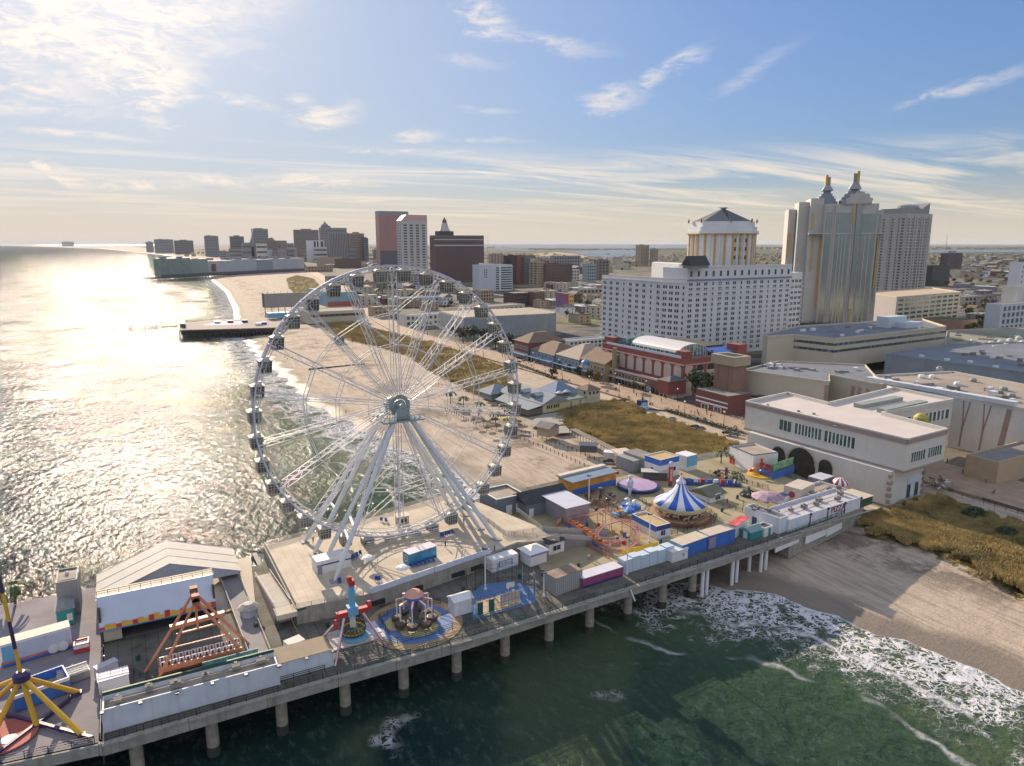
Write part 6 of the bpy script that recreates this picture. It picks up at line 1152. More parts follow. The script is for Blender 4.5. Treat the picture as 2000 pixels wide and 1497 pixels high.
for (c, uL, uR, vt, m, r_, cc, lab) in MID: block('town_block', lab, 'building', box3(c, uL, uR, vt, dmin=16), m, rows=r_, cx=cc, cy_=max(0, cc//2) if c[0]-uL > 8 else 0, extra=topbox(.2, .5, .2, .6, 2.5, m) if r_ > 4 else None)
t = block('painted_house', 'tall house with purple side, red strip and sunlit yellow front', 'building', box3((1107, 612), 1086, 1121, 574, dmin=10), mat('yellow_house', (.6, .45, .2), .7), rows=4, cx=3, ww=1.5, wh=1.8)
x, y = t.children[0].location[:2]; st = box3((1107, 612), 1086, 1121, 574); part('purple_side', MB().box(-.2, 0, st[4]*.25, -.02, st[3], st[4]), [mat('purple_wall', (.22, .1, .22), .7)], t); part('red_strip', MB().box(-.05, -.2, 0, st[2]*.25, -.02, st[4]), [redp], t); part('pale_base', MB().box(-.25, 0, 0, -.03, st[3], st[4]*.25), [mat('blue_white_wall', (.5, .55, .6))], t)
# beige two storey block and blue grey hall near the wheel
s = roofsite((905, 603), (1025, 594), (900, 594), 630, zb=G); block('beige_office', 'long beige two storey block with window rows behind grey hall', 'building', (s[0], s[1], s[2], 22, s[4]), beige, rows=2, cx=12, z0=.15, z1=.9)
s = roofsite((905, 622), (1098, 613), (880, 606), 662, zb=G); x0, y0 = s[0][:2]; w, d, h = s[2], 60, s[4]; t = thing('convention_hall', 'huge windowless blue grey hall with rounded right end', 'building', s[0], s[1]); P = [(0, 0), (w-14, 0)]+[(w-14+14*math.sin(a), 14-14*math.cos(a)) for a in np.linspace(.3, PI/2, 5)]+[(w, d), (0, d)]
part('wall', MB().prism(P, 0, h), [mat('blue_grey_sheeting', (.27, .31, .34), .7, var=.15, scale=.08, stain=.25)], t); part('roof', MB().prism([(x*.985+.8, y*.97+.8) for x, y in P], h, h+.6), [rooftan], t)
for i in range(7): part('wall_joint', MB().box(w*i/7.5+6, -.1, 0, w*i/7.5+6.25, 0.01, h), [grey], t)
# big front hall on the boardwalk
ZR = 24.6; ptsR = [(1457, 784), (1772, 858), (1850, 838), (1722, 806), (1862, 780), (1746, 757), (1619, 787), (1538, 767)]
PR = [W(u, v, ZR) for u, v in ptsR]; NC = PR[1]; zlow = ztop(*NC, 924); zmid = zlow
t = thing('pier_entrance_hall', 'large pale arched building with overhanging upper floor at pier entrance', 'building', (*W(1733, 988, G), G)); ox, oy = t.location[:2]
loc_ = lambda p: (p[0]-ox, p[1]-oy)
ang = math.atan2(PR[0][1]-NC[1], PR[0][0]-NC[0]); L1 = math.hypot(PR[0][0]-NC[0], PR[0][1]-NC[1]); Rw = math.hypot(PR[2][0]-NC[0], PR[2][1]-NC[1]); ex_ = Vector((PR[2][0]-NC[0], PR[2][1]-NC[1])).normalized(); ey_ = Vector((PR[0][0]-NC[0], PR[0][1]-NC[1])).normalized()
U = [loc_(p) for p in PR]; hall = offwhite
part('upper_wall', MB().prism(U, zlow-G, ZR-G-1.0), [hall], t)
bpar = MB(); n = len(U)
for i in range(n):
    a, c = U[i], U[(i+1) % n]; bpar.bar((*a, ZR-G-.4), (*c, ZR-G-.4), .5, 1.3)
part('parapet', bpar, [hall], t); part('roof', MB().prism([(p[0]*.999, p[1]*.999) for p in U], ZR-G-1.0+.01, ZR-G-.9), [mat('pink_white_roof', (.58, .52, .48), .85, var=.1, scale=.1)], t)
mv = mat('mauve_trim', (.33, .26, .24), .8, var=.1)
def strip(a, c, z, hh, off=.12):
    a, c = Vector((*a, 0)), Vector((*c, 0)); dd = (c-a).normalized(); nn = Vector((dd.y, -dd.x, 0))*off; return MB().add([(a.x+nn.x, a.y+nn.y, z), (c.x+nn.x, c.y+nn.y, z), (c.x+nn.x, c.y+nn.y, z+hh), (a.x+nn.x, a.y+nn.y, z+hh), (a.x-nn.x, a.y-nn.y, z), (c.x-nn.x, c.y-nn.y, z), (c.x-nn.x, c.y-nn.y, z+hh), (a.x-nn.x, a.y-nn.y, z+hh)], [(0,1,2,3),(7,6,5,4),(3,2,6,7),(4,5,1,0),(0,3,7,4),(1,5,6,2)])
for a, c in ((U[0], U[1]), (U[1], U[2])): part('cornice_band', strip(a, c, ZR-G-1.6, 1.4, .3), [mv], t); part('floor_band', strip(a, c, zlow-G-.15, .7, .25), [mv], t)
lw = [(0, 0), tuple(ex_*Rw*.83+Vector((0, 0)))]; LL = [(0, 0), (lw[1][0], lw[1][1]), (lw[1][0]+ey_.x*L1*.9, lw[1][1]+ey_.y*L1*.9), (ey_.x*(L1-6), ey_.y*(L1-6))]
part('lower_wall', MB().prism(LL, -.2, zlow-G), [hall], t)
def on(a, c, f): return (a[0]+(c[0]-a[0])*f, a[1]+(c[1]-a[1])*f)
rzw = math.atan2(U[1][1]-U[0][1], U[1][0]-U[0][0]); fr = [glassmat('green_glass', (.02, .07, .05), .15), white]
def wstrip(a, c, f0, f1, z, hh, n, mts=fr):
    p, q = on(a, c, f0), on(a, c, f1); L_ = math.hypot(q[0]-p[0], q[1]-p[1]); r_ = math.atan2(q[1]-p[1], q[0]-p[0]); o = link('window', unit_window(mts, n, .02), t, (*on(p, q, .5), z), r_); o.scale = (L_, .35, hh)
zw = (zlow+ZR)/2-G-1.9
for f0, f1, n_ in ((.255, .335, 3), (.36, .53, 8), (.55, .73, 8)): wstrip(U[0], U[1], f0, f1, zw, 3.6, n_)
for f0, f1 in ((.14, .48), (.56, .9)): wstrip(U[1], U[2], f0, f1, zw-.6, 3.0, 6)
wstrip(U[3], U[4], .35, .95, zw+.2, 3.4, 10)
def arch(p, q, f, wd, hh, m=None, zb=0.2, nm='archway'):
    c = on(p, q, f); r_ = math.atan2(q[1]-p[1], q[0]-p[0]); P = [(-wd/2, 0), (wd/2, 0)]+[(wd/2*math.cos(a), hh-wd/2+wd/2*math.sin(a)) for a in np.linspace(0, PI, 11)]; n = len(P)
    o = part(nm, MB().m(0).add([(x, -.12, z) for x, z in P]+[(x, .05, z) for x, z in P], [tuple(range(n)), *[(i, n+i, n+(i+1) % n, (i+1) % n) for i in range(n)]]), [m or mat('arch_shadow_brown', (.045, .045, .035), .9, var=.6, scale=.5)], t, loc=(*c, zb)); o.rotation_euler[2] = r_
    k = 1.12; b = MB(); A = [(wd/2*k*math.cos(a), hh-wd/2+wd/2*k*math.sin(a)) for a in np.linspace(0, PI, 11)]; B = [(wd/2*math.cos(a), hh-wd/2+wd/2*math.sin(a)) for a in np.linspace(0, PI, 11)]
    for i in range(10): b.add([(B[i][0], -.3, B[i][1]), (A[i][0], -.3, A[i][1]), (A[i+1][0], -.3, A[i+1][1]), (B[i+1][0], -.3, B[i+1][1])], [(0, 1, 2, 3)])
    part('arch_surround', b, [mat('peach_surround', (.5, .42, .33), .8)], o)
a0, a1 = LL[3], LL[0]; hl = zlow-G
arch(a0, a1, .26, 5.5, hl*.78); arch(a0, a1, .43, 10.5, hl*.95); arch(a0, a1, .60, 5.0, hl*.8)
for i in range(5):
    for sx in (0, 1): z = hl*(.06+.19*i); part('corner_stone', MB().cbox(-.05, -.05, z, 1.3 if i % 2 else .9, 1.3 if i % 2 else .9, hl*.1, math.atan2(ex_.y, ex_.x)), [mv], t, loc=(ex_.x*Rw*.83*sx, ex_.y*Rw*.83*sx, 0))
for f in (.58, .82): p, q = on(LL[0], LL[1], f-.05), on(LL[0], LL[1], f+.05); o = link('door', unit_window([glass, mat('blue_trim', (.2, .35, .5), .6)], 2, .06), t, (*on(p, q, .5), .5), math.atan2(ex_.y, ex_.x)); o.scale = (1.7, .3, 4.0)
o = part('entrance_sign', MB().box(-3, -.25, 5.0, 3, -.02, 6.8), [mat('pale_blue_panel', (.52, .62, .72))], t, loc=(*on(LL[0], LL[1], .70), 0)); o.rotation_euler[2] = math.atan2(ex_.y, ex_.x)
for (p1, p2, wd) in (((1676, 792), (1755, 777), 3.4), ((1722, 802), (1803, 785), 3.4)):
    a, c = loc_(W(*p1, ZR)), loc_(W(*p2, ZR)); part('roof_monitor', MB().bar((*a, ZR-G-.2), (*c, ZR-G-.2), wd, 1.4), [mat('grey_green_cladding', (.28, .31, .29), .7)], t)
for u, v in ((1500, 788), (1560, 800), (1630, 830), (1700, 838), (1590, 805)): a = loc_(W(u, v, ZR)); part('roof_vent', MB().cbox(*a, ZR-G-.9, .7, .7, .6), [grey], t)
c = loc_(W(1800, 812, ZR)); part('yellow_sign_dome', MB().lathe(c[0], c[1], [(2.6, ZR-G-3), (2.3, ZR-G-.5), (1.2, ZR-G+.6), (.1, ZR-G+.9)], 16), [mat('yellow_dome', (.45, .38, .08), .6, var=.5, scale=2)], t)
# mural wall block, casino blocks behind
def pblock(name, label, top, z, zb, m, rm, cat='building', par=.8, vz=None):
    P = [W(u, v, z) for u, v in top]; c = P[0]; t = thing(name, label, cat, (c[0], c[1], zb)); Q = [(p[0]-c[0], p[1]-c[1]) for p in P]; part('wall', MB().prism(Q, 0, z-zb-par), [m], t); b = MB()
    for i in range(len(Q)): b.bar((*Q[i], z-zb-par/2), (*Q[(i+1) % len(Q)], z-zb-par/2), .5, par)
    part('parapet', b, [m], t); part('roof', MB().prism([(p[0]*.999, p[1]*.999) for p in Q], z-zb-par+.01, z-zb-par+.1), [rm], t); return t, Q
tanroof = mat('tan_gravel_roof', (.34, .29, .24), .9, var=.3, scale=.08); droof = mat('blue_grey_membrane', (.17, .19, .22), .8, var=.25, scale=.06)
t, Q = pblock('mural_block', 'pale block with painted brown tree trunks on its wall', [(1862, 775), (2010, 799), (2140, 812), (2250, 790), (2010, 752), (1860, 725), (1706, 733), (1746, 752)], 23.5, G, hall, tanroof)
brm = mat('tree_mural_paint', (.33, .24, .21), .8)
def wallshape(t, a, c, pts, z0, hh, m, nm='painted_trunk'):
    r_ = math.atan2(c[1]-a[1], c[0]-a[0]); o = part(nm, MB().add([(x, 0, z0+z*hh) for x, z in pts], [tuple(range(len(pts)))]), [m], t, loc=(a[0]+.06*math.sin(r_), a[1]-.06*math.cos(r_), 0)); o.rotation_euler[2] = r_; return o
Lm = math.hypot(Q[1][0], Q[1][1])
for sgn, x0 in ((1, .16), (-1, .44)):
    X0 = Lm*x0; q = Lm*.03
    wallshape(t, Q[0], Q[1], [(X0-q*.4, 0), (X0+q*.5, 0), (X0+q*1.1, .5), (X0+q*.2, .5)], 1, 18, brm); wallshape(t, Q[0], Q[1], [(X0+q*.2, .5), (X0+q*.9, .5), (X0+q*.1, .98), (X0-q*.5, .98)], 1, 18, brm); wallshape(t, Q[0], Q[1], [(X0+q*.5, .45), (X0+q*1.1, .45), (X0+q*3.2, .96), (X0+q*2.5, .98)], 1, 18, brm)
wallshape(t, Q[0], Q[1], [(Lm*.66, .02), (Lm*.74, .0), (Lm*.80, .95), (Lm*.73, .96)], 1, 18, brm)
part('white_roof_duct', MB().bar((*[W(1695, 742, 24)[i]-t.location[i] for i in (0, 1)], 20.5), (*[W(1985, 792, 24)[i]-t.location[i] for i in (0, 1)], 20.5), 3.0, 1.6), [mat('white_duct', (.6, .62, .66), .6, var=.1)], t)
for i, (u, v) in enumerate(((1800, 738), (1821, 738), (1870, 752), (1960, 762), (1835, 722), (1900, 745), (1975, 775))): a = W(u, v, 23); part('roof_vent', MB().lathe(a[0]-t.location[0], a[1]-t.location[1], [(1.3, 18.5), (1.5, 19.6), (.9, 20.3)], 10), [white if i < 3 else grey], t)
t, Q = pblock('corner_annex', 'beige annex wall with painted trees left of the front hall', [(1451, 722), (1620, 745), (1620, 731), (1746, 755), (1706, 730), (1690, 712), (1520, 705)], 22.0, G, beige, mat('blue_grey_membrane', (.17, .19, .22)))
for k, f in enumerate((.955,)): wallshape(t, Q[0], Q[1], [(math.hypot(*Q[1])*f, 0), (math.hypot(*Q[1]), 0), (math.hypot(*Q[1]), .95), (math.hypot(*Q[1])*f, .95)], 1, 16, brm)
La = math.hypot(Q[3][0]-Q[2][0], Q[3][1]-Q[2][1])
for f in (.36, .46, .58, .76): wallshape(t, Q[2], Q[3], [(La*f, .3), (La*(f+.05), .3), (La*(f+.08), .85), (La*(f+.02), .87)], 1, 16, brm)
s = box3((1631, 727), 1540, 1846, 661, zb=10); 
PB = [(1631, 661), (1848, 637), (1800, 622), (1560, 636), (1491, 652), (1500, 656), (1552, 653)]
t, Q = pblock('casino_office', 'big beige building with two dark ribbon windows and flat roof', PB, 27.5, 10, beige, droof, par=1.2)
gb = glassmat('ribbon_glass', (.05, .08, .08), .2)
L1_, L2_ = math.hypot(*Q[1]), math.hypot(Q[6][0], Q[6][1])
for z in (9.2, 13.0):
    q = strip(Q[0], Q[1], z, 1.5, .1); part('ribbon_window', q, [gb], t); part('ribbon_window', strip(Q[6], Q[0], z, 1.5, .1), [gb], t)
for (u0, u1, v0, hh) in ((1734, 1772, 640, 7), (1770, 1804, 641, 3.5)): a, c = W(u0, v0, 27), W(u1, v0-3, 27); part('roof_plant_room', MB().box(a[0]-t.location[0], a[1]-t.location[1], 16.5, c[0]-t.location[0], c[1]-t.location[1]+9, 16.5+hh), [mat('blue_white_wall', (.5, .55, .6))], t)
for u, v in ((1645, 655), (1675, 648), (1700, 640), (1770, 636), (1795, 640), (1728, 634)): a = W(u, v, 27); part('roof_vent', MB().cbox(a[0]-t.location[0], a[1]-t.location[1], 16.4, 1.6, 1.6, 1.3), [white], t)
t, Q = pblock('exhibition_hall', 'long blue grey windowless hall wall stretching to right edge', [(1730, 690), (2010, 727), (2300, 760), (2300, 690), (1985, 668), (1850, 672)], 19, G, mat('blue_grey_sheeting', (.27, .31, .34)), droof)
for i, (u, v) in enumerate(((1850, 702), (1945, 716), (1895, 706), (1800, 695))): a = W(u, v, 19); part('roof_vent', MB().cbox(a[0]-t.location[0], a[1]-t.location[1], 14.2, 2, 2, 1.2), [white], t)
t, Q = pblock('rear_podium', 'broad tan and green roofed podium with rows of white roof fans', [(1845, 678), (2010, 700), (2300, 735), (2300, 650), (2010, 638), (1850, 645)], 17, G, beige, mat('green_tan_roof', (.27, .26, .19), .9, var=.35, scale=.05))
fan = MB().lathe(0, 0, [(2.2, 0), (2.2, 1.6), (1.3, 2.4), (1.2, 2.6)], 10).mesh('roof_fan', [mat('pale_fan', (.5, .5, .45), .7)])
for i, (u, v) in enumerate(((1917, 676), (1936, 672), (1955, 669), (1973, 666), (1990, 662), (1942, 681), (1965, 676), (1985, 674), (1998, 670), (1900, 668))): a = W(u, v, 17); link('roof_fan', fan, t, (a[0]-t.location[0], a[1]-t.location[1], 12.1))
# services scattered over the big flat roofs
def roofstuff(nm, z, pts, seed):
    t = bpy.data.objects[nm]; rr = random.Random(seed); zl = z-t.location[2]
    for u, v in pts:
        a = W(u+rr.uniform(-6, 6), v+rr.uniform(-1.5, 1.5), z); a = (a[0]-t.location[0], a[1]-t.location[1]); k = rr.random()
        if k < .45: part('air_handler', MB().cbox(*a, zl, rr.uniform(1.5, 3.5), rr.uniform(1.2, 2.5), rr.uniform(.8, 1.8)), [rr.choice([grey, white, roofgrey])], t)
        elif k < .75: part('duct', MB().bar((*a, zl+.5), (a[0]+rr.uniform(-9, 9), a[1]+rr.uniform(-9, 9), zl+.5), .7), [grey], t)
        else: part('roof_patch', MB().cbox(*a, zl+.02, rr.uniform(3, 8), rr.uniform(3, 7), .05), [rr.choice([droof, roofgrey])], t)
def spread(u0, u1, v0, v1, n, tilt=0, seed=0): rr = random.Random(seed); return [(u, rr.uniform(v0, v1)+(u-u0)*tilt) for u in [rr.uniform(u0, u1) for _ in range(n)]]
roofstuff('mural_block', 22.8, spread(1730, 1990, 738, 758, 30, .12, 1), 1); roofstuff('exhibition_hall', 18.3, spread(1860, 1995, 682, 700, 16, .12, 2), 2); roofstuff('casino_office', 26.4, spread(1570, 1800, 640, 652, 22, -.04, 3), 3); roofstuff('corner_annex', 21.3, spread(1480, 1680, 712, 720, 16, .06, 4), 4); roofstuff('rear_podium', 16.3, spread(1870, 1995, 652, 668, 20, .05, 5), 5); roofstuff('convention_hall', t.location[2] if False else 22, [], 6)
# white hotel
ZC = 55.0; A_, B_, B2, C_ = W(1177, 536, ZC), W(1292, 555, ZC), W(1342, 551, ZC), W(1567, 543, ZC); A_, B_ = (331.0, 333.0), (332.5, 266.5)
hw = mat('hotel_white_stone', (.66, .67, .68), .75, var=.08, scale=.08, stain=.08); hotel = thing('white_hotel', 'large white stone hotel with long window rows and central pavilion tower', 'hotel', (*B2, G)); o2 = lambda p: (p[0]-B2[0], p[1]-B2[1])
def wing(a, c, dep, z, nm='wing_wall'):
    a, c = o2(a), o2(c); dx, dy = c[0]-a[0], c[1]-a[1]; L_ = math.hypot(dx, dy); nx, ny = -dy/L_*dep, dx/L_*dep; part(nm, MB().prism([a, c, (c[0]+nx, c[1]+ny), (a[0]+nx, a[1]+ny)], 0, z), [hw], hotel); return a, c, L_
a1_, c1_ = o2(A_), o2(B_); part('wing_wall', MB().prism([a1_, c1_, (0, 0), (a1_[0]-c1_[0], a1_[1]-c1_[1])], 0, ZC-G+1.6), [hw], hotel); part('cornice', strip(a1_, c1_, ZC-G-1.2, .9, .7), [hw], hotel); part('wing_roof', MB().prism([a1_, c1_, (-.5, .5), (a1_[0]-c1_[0]-.5, a1_[1]-c1_[1]-.5)], ZC-G+1.61, ZC-G+1.8), [rooftan], hotel)
a3_, c3_ = c1_, (0, 0); part('cornice', strip(a3_, c3_, ZC-G-1.2, .9, .7), [hw], hotel)
zt_ = ztop(*B2, 524)-G; D2 = W(1545, 544, ZC); a2_, c2_, _ = wing(B2, D2, 24, zt_); part('cornice', strip(a2_, c2_, zt_-8.5, 1.0, .8), [mat('blue_cornice', (.2, .26, .34), .7)], hotel); part('parapet', strip(a2_, c2_, zt_, 1.2, .3), [hw], hotel); part('main_roof', MB().prism([a2_, c2_, (c2_[0]+6, c2_[1]+20), (a2_[0]+6, a2_[1]+20)], zt_+.01, zt_+.2), [roofgrey], hotel)
a4_, c4_, _ = wing(D2, C_, 22, ztop(*D2, 533)-G)
wl = []
def wins_on(a, c, n, rows, z0, z1, ww=1.15, wh=2.0, pair=True):
    L_ = math.hypot(c[0]-a[0], c[1]-a[1]); r_ = math.atan2(c[1]-a[1], c[0]-a[0]); nx, ny = math.sin(r_)*.05, -math.cos(r_)*.05
    for j in range(rows):
        z = z0+(z1-z0)*(j+.5)/rows-wh/2
        for i in range(n):
            f = (i+.5)/n; cxx = on(a, c, f)
            for dx in ((-.85, .85) if pair and i % 4 != 3 else (0,)): wl.append((cxx[0]+math.cos(r_)*dx+nx, cxx[1]+math.sin(r_)*dx+ny, z, ww, wh, r_))
wins_on(a1_, c1_, 9, 12, 2, ZC-G-2); wins_on(a3_, c3_, 4, 12, 2, ZC-G-2); wins_on(a2_, c2_, 15, 14, 2, zt_-9); wins_on(a2_, c2_, 15, 1, zt_-7, zt_-1, 1.8, 3.6, False); wins_on(a4_, c4_, 3, 12, 2, ZC-G)
windows(hotel, wl, [glassmat('hotel_window_glass', (.04, .05, .055)), mat('stone_sill', (.5, .5, .5), .8, var=0)], 1, .0, .3)
for (p, q, f) in ((a1_, c1_, .93), (a2_, c2_, .30), (a2_, c2_, .60)):
    cxx = on(p, q, f); bm_2 = MB().cbox(0, 0, 0, 2.6, 1.2, .5).mesh('balcony', [hw])
    for k in range(14): link('balcony', bm_2, hotel, (*cxx, 2+k*3.6), math.atan2(q[1]-p[1], q[0]-p[0]))
part('upper_wing', MB().prism([o2(W(1272, 540, ZC)), o2(W(1325, 545, ZC)), o2((W(1325, 545, ZC)[0]+20, W(1325, 545, ZC)[1]+14)), o2((W(1272, 540, ZC)[0]+16, W(1272, 540, ZC)[1]+16))], 20, ztop(*W(1272, 540, ZC), 513)-G), [hw], hotel)
hotel_small = part('dark_gable', MB().gable(0, 0, 16, 9, 0, 0, 6, 'x'), [roofdark], hotel, loc=(*o2(W(1350, 525, zt_+G)), zt_+2)); part('gable_wall', MB().box(.5, .5, -2, 15.5, 8.5, 0), [mat('green_grey_clad', (.2, .24, .22), .7)], hotel, loc=hotel_small.location)
for z in (7, ZC-G-6, ZC-G-9.6): [part('string_course', strip(p, q, z, .45, .25), [hw], hotel) for p, q in ((a1_, c1_), (c1_, (0, 0)), (a2_, c2_), (a4_, c4_))]
for q in (a1_, c1_, a2_, c2_, c4_):
    for k in range(16): link('quoin', bm_2, hotel, (q[0], q[1], 1+k*3.1), 0).scale = (.5, 1, 2.2)
# pavilion tower with pyramid roof
pc = W(1408, 620, G); pc = (CAM[0]+(pc[0]-CAM[0])*1.0, pc[1]); dist_ = 640
dr = ray(1408, 500); hl_ = math.hypot(dr[0], dr[1]); pc = (CAM[0]+dr[0]/hl_*560, CAM[1]+dr[1]/hl_*560); zt1 = ztop(*pc, 452); zt2 = ztop(*pc, 434); za = ztop(*pc, 406)
tw = thing('pavilion_tower', 'octagonal white tower with gold columns and dark pyramid roof', 'tower', (*pc, G), R(-12)); hw_ = 560*62/1387*1.0
def octo(r, k=.72): return [(r, r*k-r*.35), (r, -r*.37), (r*.37, -r), (-r*.37, -r), (-r, -r*.37), (-r, r*.37), (-r*.37, r), (r*.37, r)]
gold = mat('gold_paint', (.55, .34, .08), .5, var=.15)
part('wall', MB().prism(octo(hw_*.93), 0, zt1-G-2), [hw], tw); part('entablature', MB().prism(octo(hw_*1.0), zt1-G-2, zt1-G).prism(octo(hw_*.95), zt1-G, zt1-G+3).prism(octo(hw_*.88), zt1-G+3, zt2-G), [hw], tw); part('gold_line', MB().prism(octo(hw_*1.01), zt1-G-2.3, zt1-G-1.7), [gold], tw)
P8 = octo(hw_*.84); part('pyramid_roof', MB().prism(P8, zt2-G+.01, za-G, [(x*.16, y*.16) for x, y in P8]), [mat('slate_roof', (.10, .115, .13), .7, var=.15)], tw)
o8 = octo(hw_*.94)
for i in range(8):
    a, c = o8[i], o8[(i+1) % 8]
    for k in range(1, 6 if i % 2 == 0 else 6): q = on(a, c, k/6); part('gold_column', MB().tube((q[0], q[1], 8), (q[0], q[1], zt1-G-2.3), .75, n=8), [gold if k % 2 else hw], tw)
for i, q in enumerate(octo(hw_*.93)): part('corner_urn', MB().lathe(q[0], q[1], [(.4, zt2-G-1), (.7, zt2-G+.6), (.2, zt2-G+2)], 8), [mat('brown_urn', (.2, .13, .08), .7)], tw)
windows(tw, [(on(o8[3], o8[2], f)[0], o8[3][1]-.1, z, 2.0, 2.6, 0) for f in (.25, .5, .75) for z in (zt1-G-8, zt1-G-14, zt1-G-20)], [glass, gold], 1, 0, .3)
# crowned glass tower
dr = ray(1620, 560); hl_ = math.hypot(dr[0], dr[1]); DT = 690; tc_ = (CAM[0]+dr[0]/hl_*DT, CAM[1]+dr[1]/hl_*DT); px = DT*math.cos(0)/1387*1.03
tj = thing('crowned_tower', 'tall grey glass casino tower with stepped fan crowns and two gold tipped spires', 'tower', (*tc_, G), -R(44))
zz_ = lambda v: ztop(*tc_, v)-G
tg = mat('tower_grey_stone', (.46, .45, .43), .7, var=.1, scale=.08); tglass = mat('tower_mirror_glass', (.25, .29, .28), .2, .7, var=.15, scale=.04); kx = px*.87
X = lambda u: (u-1620)*kx
segs = [(1538, 1552, 407, 16, tg), (1553, 1572, 394, 3, tg), (1572, 1596, 388, -6, tg), (1596, 1690, 400, -12, tg), (1690, 1703, 412, -4, tg)]
for u0, u1, v, y0, m in segs: part('shaft_wall', MB().box(X(u0), y0, 0, X(u1), y0+34, zz_(v)), [m], tj)
for (u0, u1, v0, v1, y0) in ((1599, 1609, 416, 625, -12), (1619, 1643, 417, 625, -12), (1652, 1660, 400, 600, -13.4), (1663, 1686, 420, 620, -12), (1692, 1700, 420, 610, -4)):
    part('glass_strip', MB().box(X(u0), y0-.35, zz_(v1) if v1 < 620 else 2, X(u1), y0-.02, zz_(v0)), [tglass], tj)
    n_ = max(1, int((u1-u0)/6))
    for k in range(1, n_): xx = X(u0)+(X(u1)-X(u0))*k/n_; part('mullion', MB().box(xx-.3, y0-.6, 2, xx+.3, y0-.36, zz_(458)), [tg], tj)
for u, v0, v1, y0 in ((1577, 416, 450, -6), (1580, 460, 530, -6), (1541, 455, 505, 16), (1594, 460, 600, -6.5), (1697, 465, 560, -4.6), (1655, 470, 625, -12.5), (1647, 400, 440, -12.5)): part('gold_trim', MB().box(X(u)-.5, y0-.9, zz_(v1), X(u)+.8, y0-.3, zz_(v0)), [gold], tj)
for u in (1597, 1611, 1615, 1645, 1649, 1688): part('rib', MB().box(X(u), -12.9, 2, X(u)+.7, -12.4, zz_(404)), [tg], tj)
part('string_course', MB().box(X(1572)-.5, -13.2, zz_(458), X(1703)+.5, 20, zz_(456)), [tg], tj)
for side, (uc, vtop_, vs) in enumerate(((1603, 341, (394, 388, 383, 378, 373)), (1648, 337, (392, 386, 380, 375, 370)))):
    b = MB(); y0 = -2 if side == 0 else -13
    for k, v in enumerate(vs): wd = 30-5*k; b.box(X(uc-wd*.5*1.5), y0+k*1.2, zz_(402), X(uc+wd*.5*1.2), y0+18-k, zz_(v))
    cr = part('stepped_crown', b, [mat('tower_blue_grey', (.26, .29, .33), .7, var=.15)], tj)
    b = MB(); z0, z1 = zz_(372), zz_(vtop_+12)
    b.add([(X(uc-10), y0+2, z0), (X(uc+10), y0+2, z0), (X(uc+10), y0+14, z0), (X(uc-10), y0+14, z0), (X(uc-5), y0+5, z1-4), (X(uc+5), y0+5, z1-4), (X(uc+5), y0+11, z1-4), (X(uc-5), y0+11, z1-4)], [(0,1,5,4),(1,2,6,5),(2,3,7,6),(3,0,4,7),(4,5,6,7)]).box(X(uc-4.5), y0+5.5, z1-4, X(uc+4.5), y0+10.5, zz_(vtop_+4))
    sp_ = part('spire', b, [mat('tower_blue_grey', (.26, .29, .33))], tj); part('gold_tip', MB().box(X(uc-5 if side == 0 else uc+1), y0+4.6, z1-6, X(uc-.5 if side == 0 else uc+6), y0+8, zz_(vtop_)), [gold], sp_)
b = MB(); fc = (X(1655), zz_(400))
for k in range(13):
    a0, a1 = PI*k/13, PI*(k+1)/13; r_ = 9+1.0*(k % 2); b.add([(fc[0], -13.2, fc[1]), (fc[0]+r_*math.cos(a0)*1.1, -13.2, fc[1]+r_*math.sin(a0)), (fc[0]+r_*math.cos(a1)*1.1, -13.2, fc[1]+r_*math.sin(a1)), (fc[0], -9, fc[1]), (fc[0]+r_*math.cos(a0)*1.1, -9, fc[1]+r_*math.sin(a0)), (fc[0]+r_*math.cos(a1)*1.1, -9, fc[1]+r_*math.sin(a1))], [(0,1,2),(3,5,4),(1,4,5,2)])
part('fan_ornament', b, [tg], tj)
part('podium', MB().box(X(1555), -16, 0, X(1700), 30, zz_(628)), [roofdark], tj)
# striped condo tower
s = box3((1755, 585), 1712, 1822, 417, dmin=20)
def condo(t, w, d, h):
    for i, (a, b_) in enumerate(((0.0, .04), (.28, .34), (.55, .6), (.84, .9))): part('pier_column', MB().box(w*a, -.7, 0, w*b_, -.21, h*.97), [mat('pale_fin', (.35, .34, .33))], t)
    for a, b_ in ((.25, .4), (.5, .65)): part('pale_shaft', MB().box(-.8, d*a, 0, -.21, d*b_, h*.97), [mat('condo_cream', (.48, .46, .43), .8)], t)
    part('penthouse', MB().box(w*.05, d*.08, h, w*.95, d*.9, h+7), [mat('condo_penthouse', (.26, .28, .27), .7)], t); part('curved_roof', MB().lathe(w*.45, d*.4, [(w*.28, h+7), (w*.24, h+11), (w*.1, h+13), (.3, h+13.4)], 20), [hz1], t)
    part('slant_roof', MB().add([(w*.7, d*.1, h+7), (w*.98, d*.1, h+7), (w*.98, d*.6, h+7), (w*.7, d*.6, h+7), (w*.75, d*.1, h+9), (w*.98, d*.1, h+15), (w*.98, d*.6, h+15), (w*.75, d*.6, h+9)], [(0,1,5,4),(1,2,6,5),(2,3,7,6),(3,0,4,7),(4,5,6,7)]), [hz1], t)
block('condominium_tower', 'tall striped condominium tower right of crowned glass tower', 'tower', s, mat('condo_cream', (.40, .38, .35), .8), rows=26, cx=7, cy_=6, ww=None, extra=condo, depth=.4)
def gar2(t, w, d, h):
    pass
PB = [(1752, 580), (1877, 570), (1820, 562), (1690, 571)]
zg = 33; t, Q = pblock('parking_garage', 'beige parking garage with green slot openings and sandy top deck', PB, zg, G, beige, mat('sandy_deck', (.48, .38, .27), .9, var=.15, scale=.1), par=1.0)
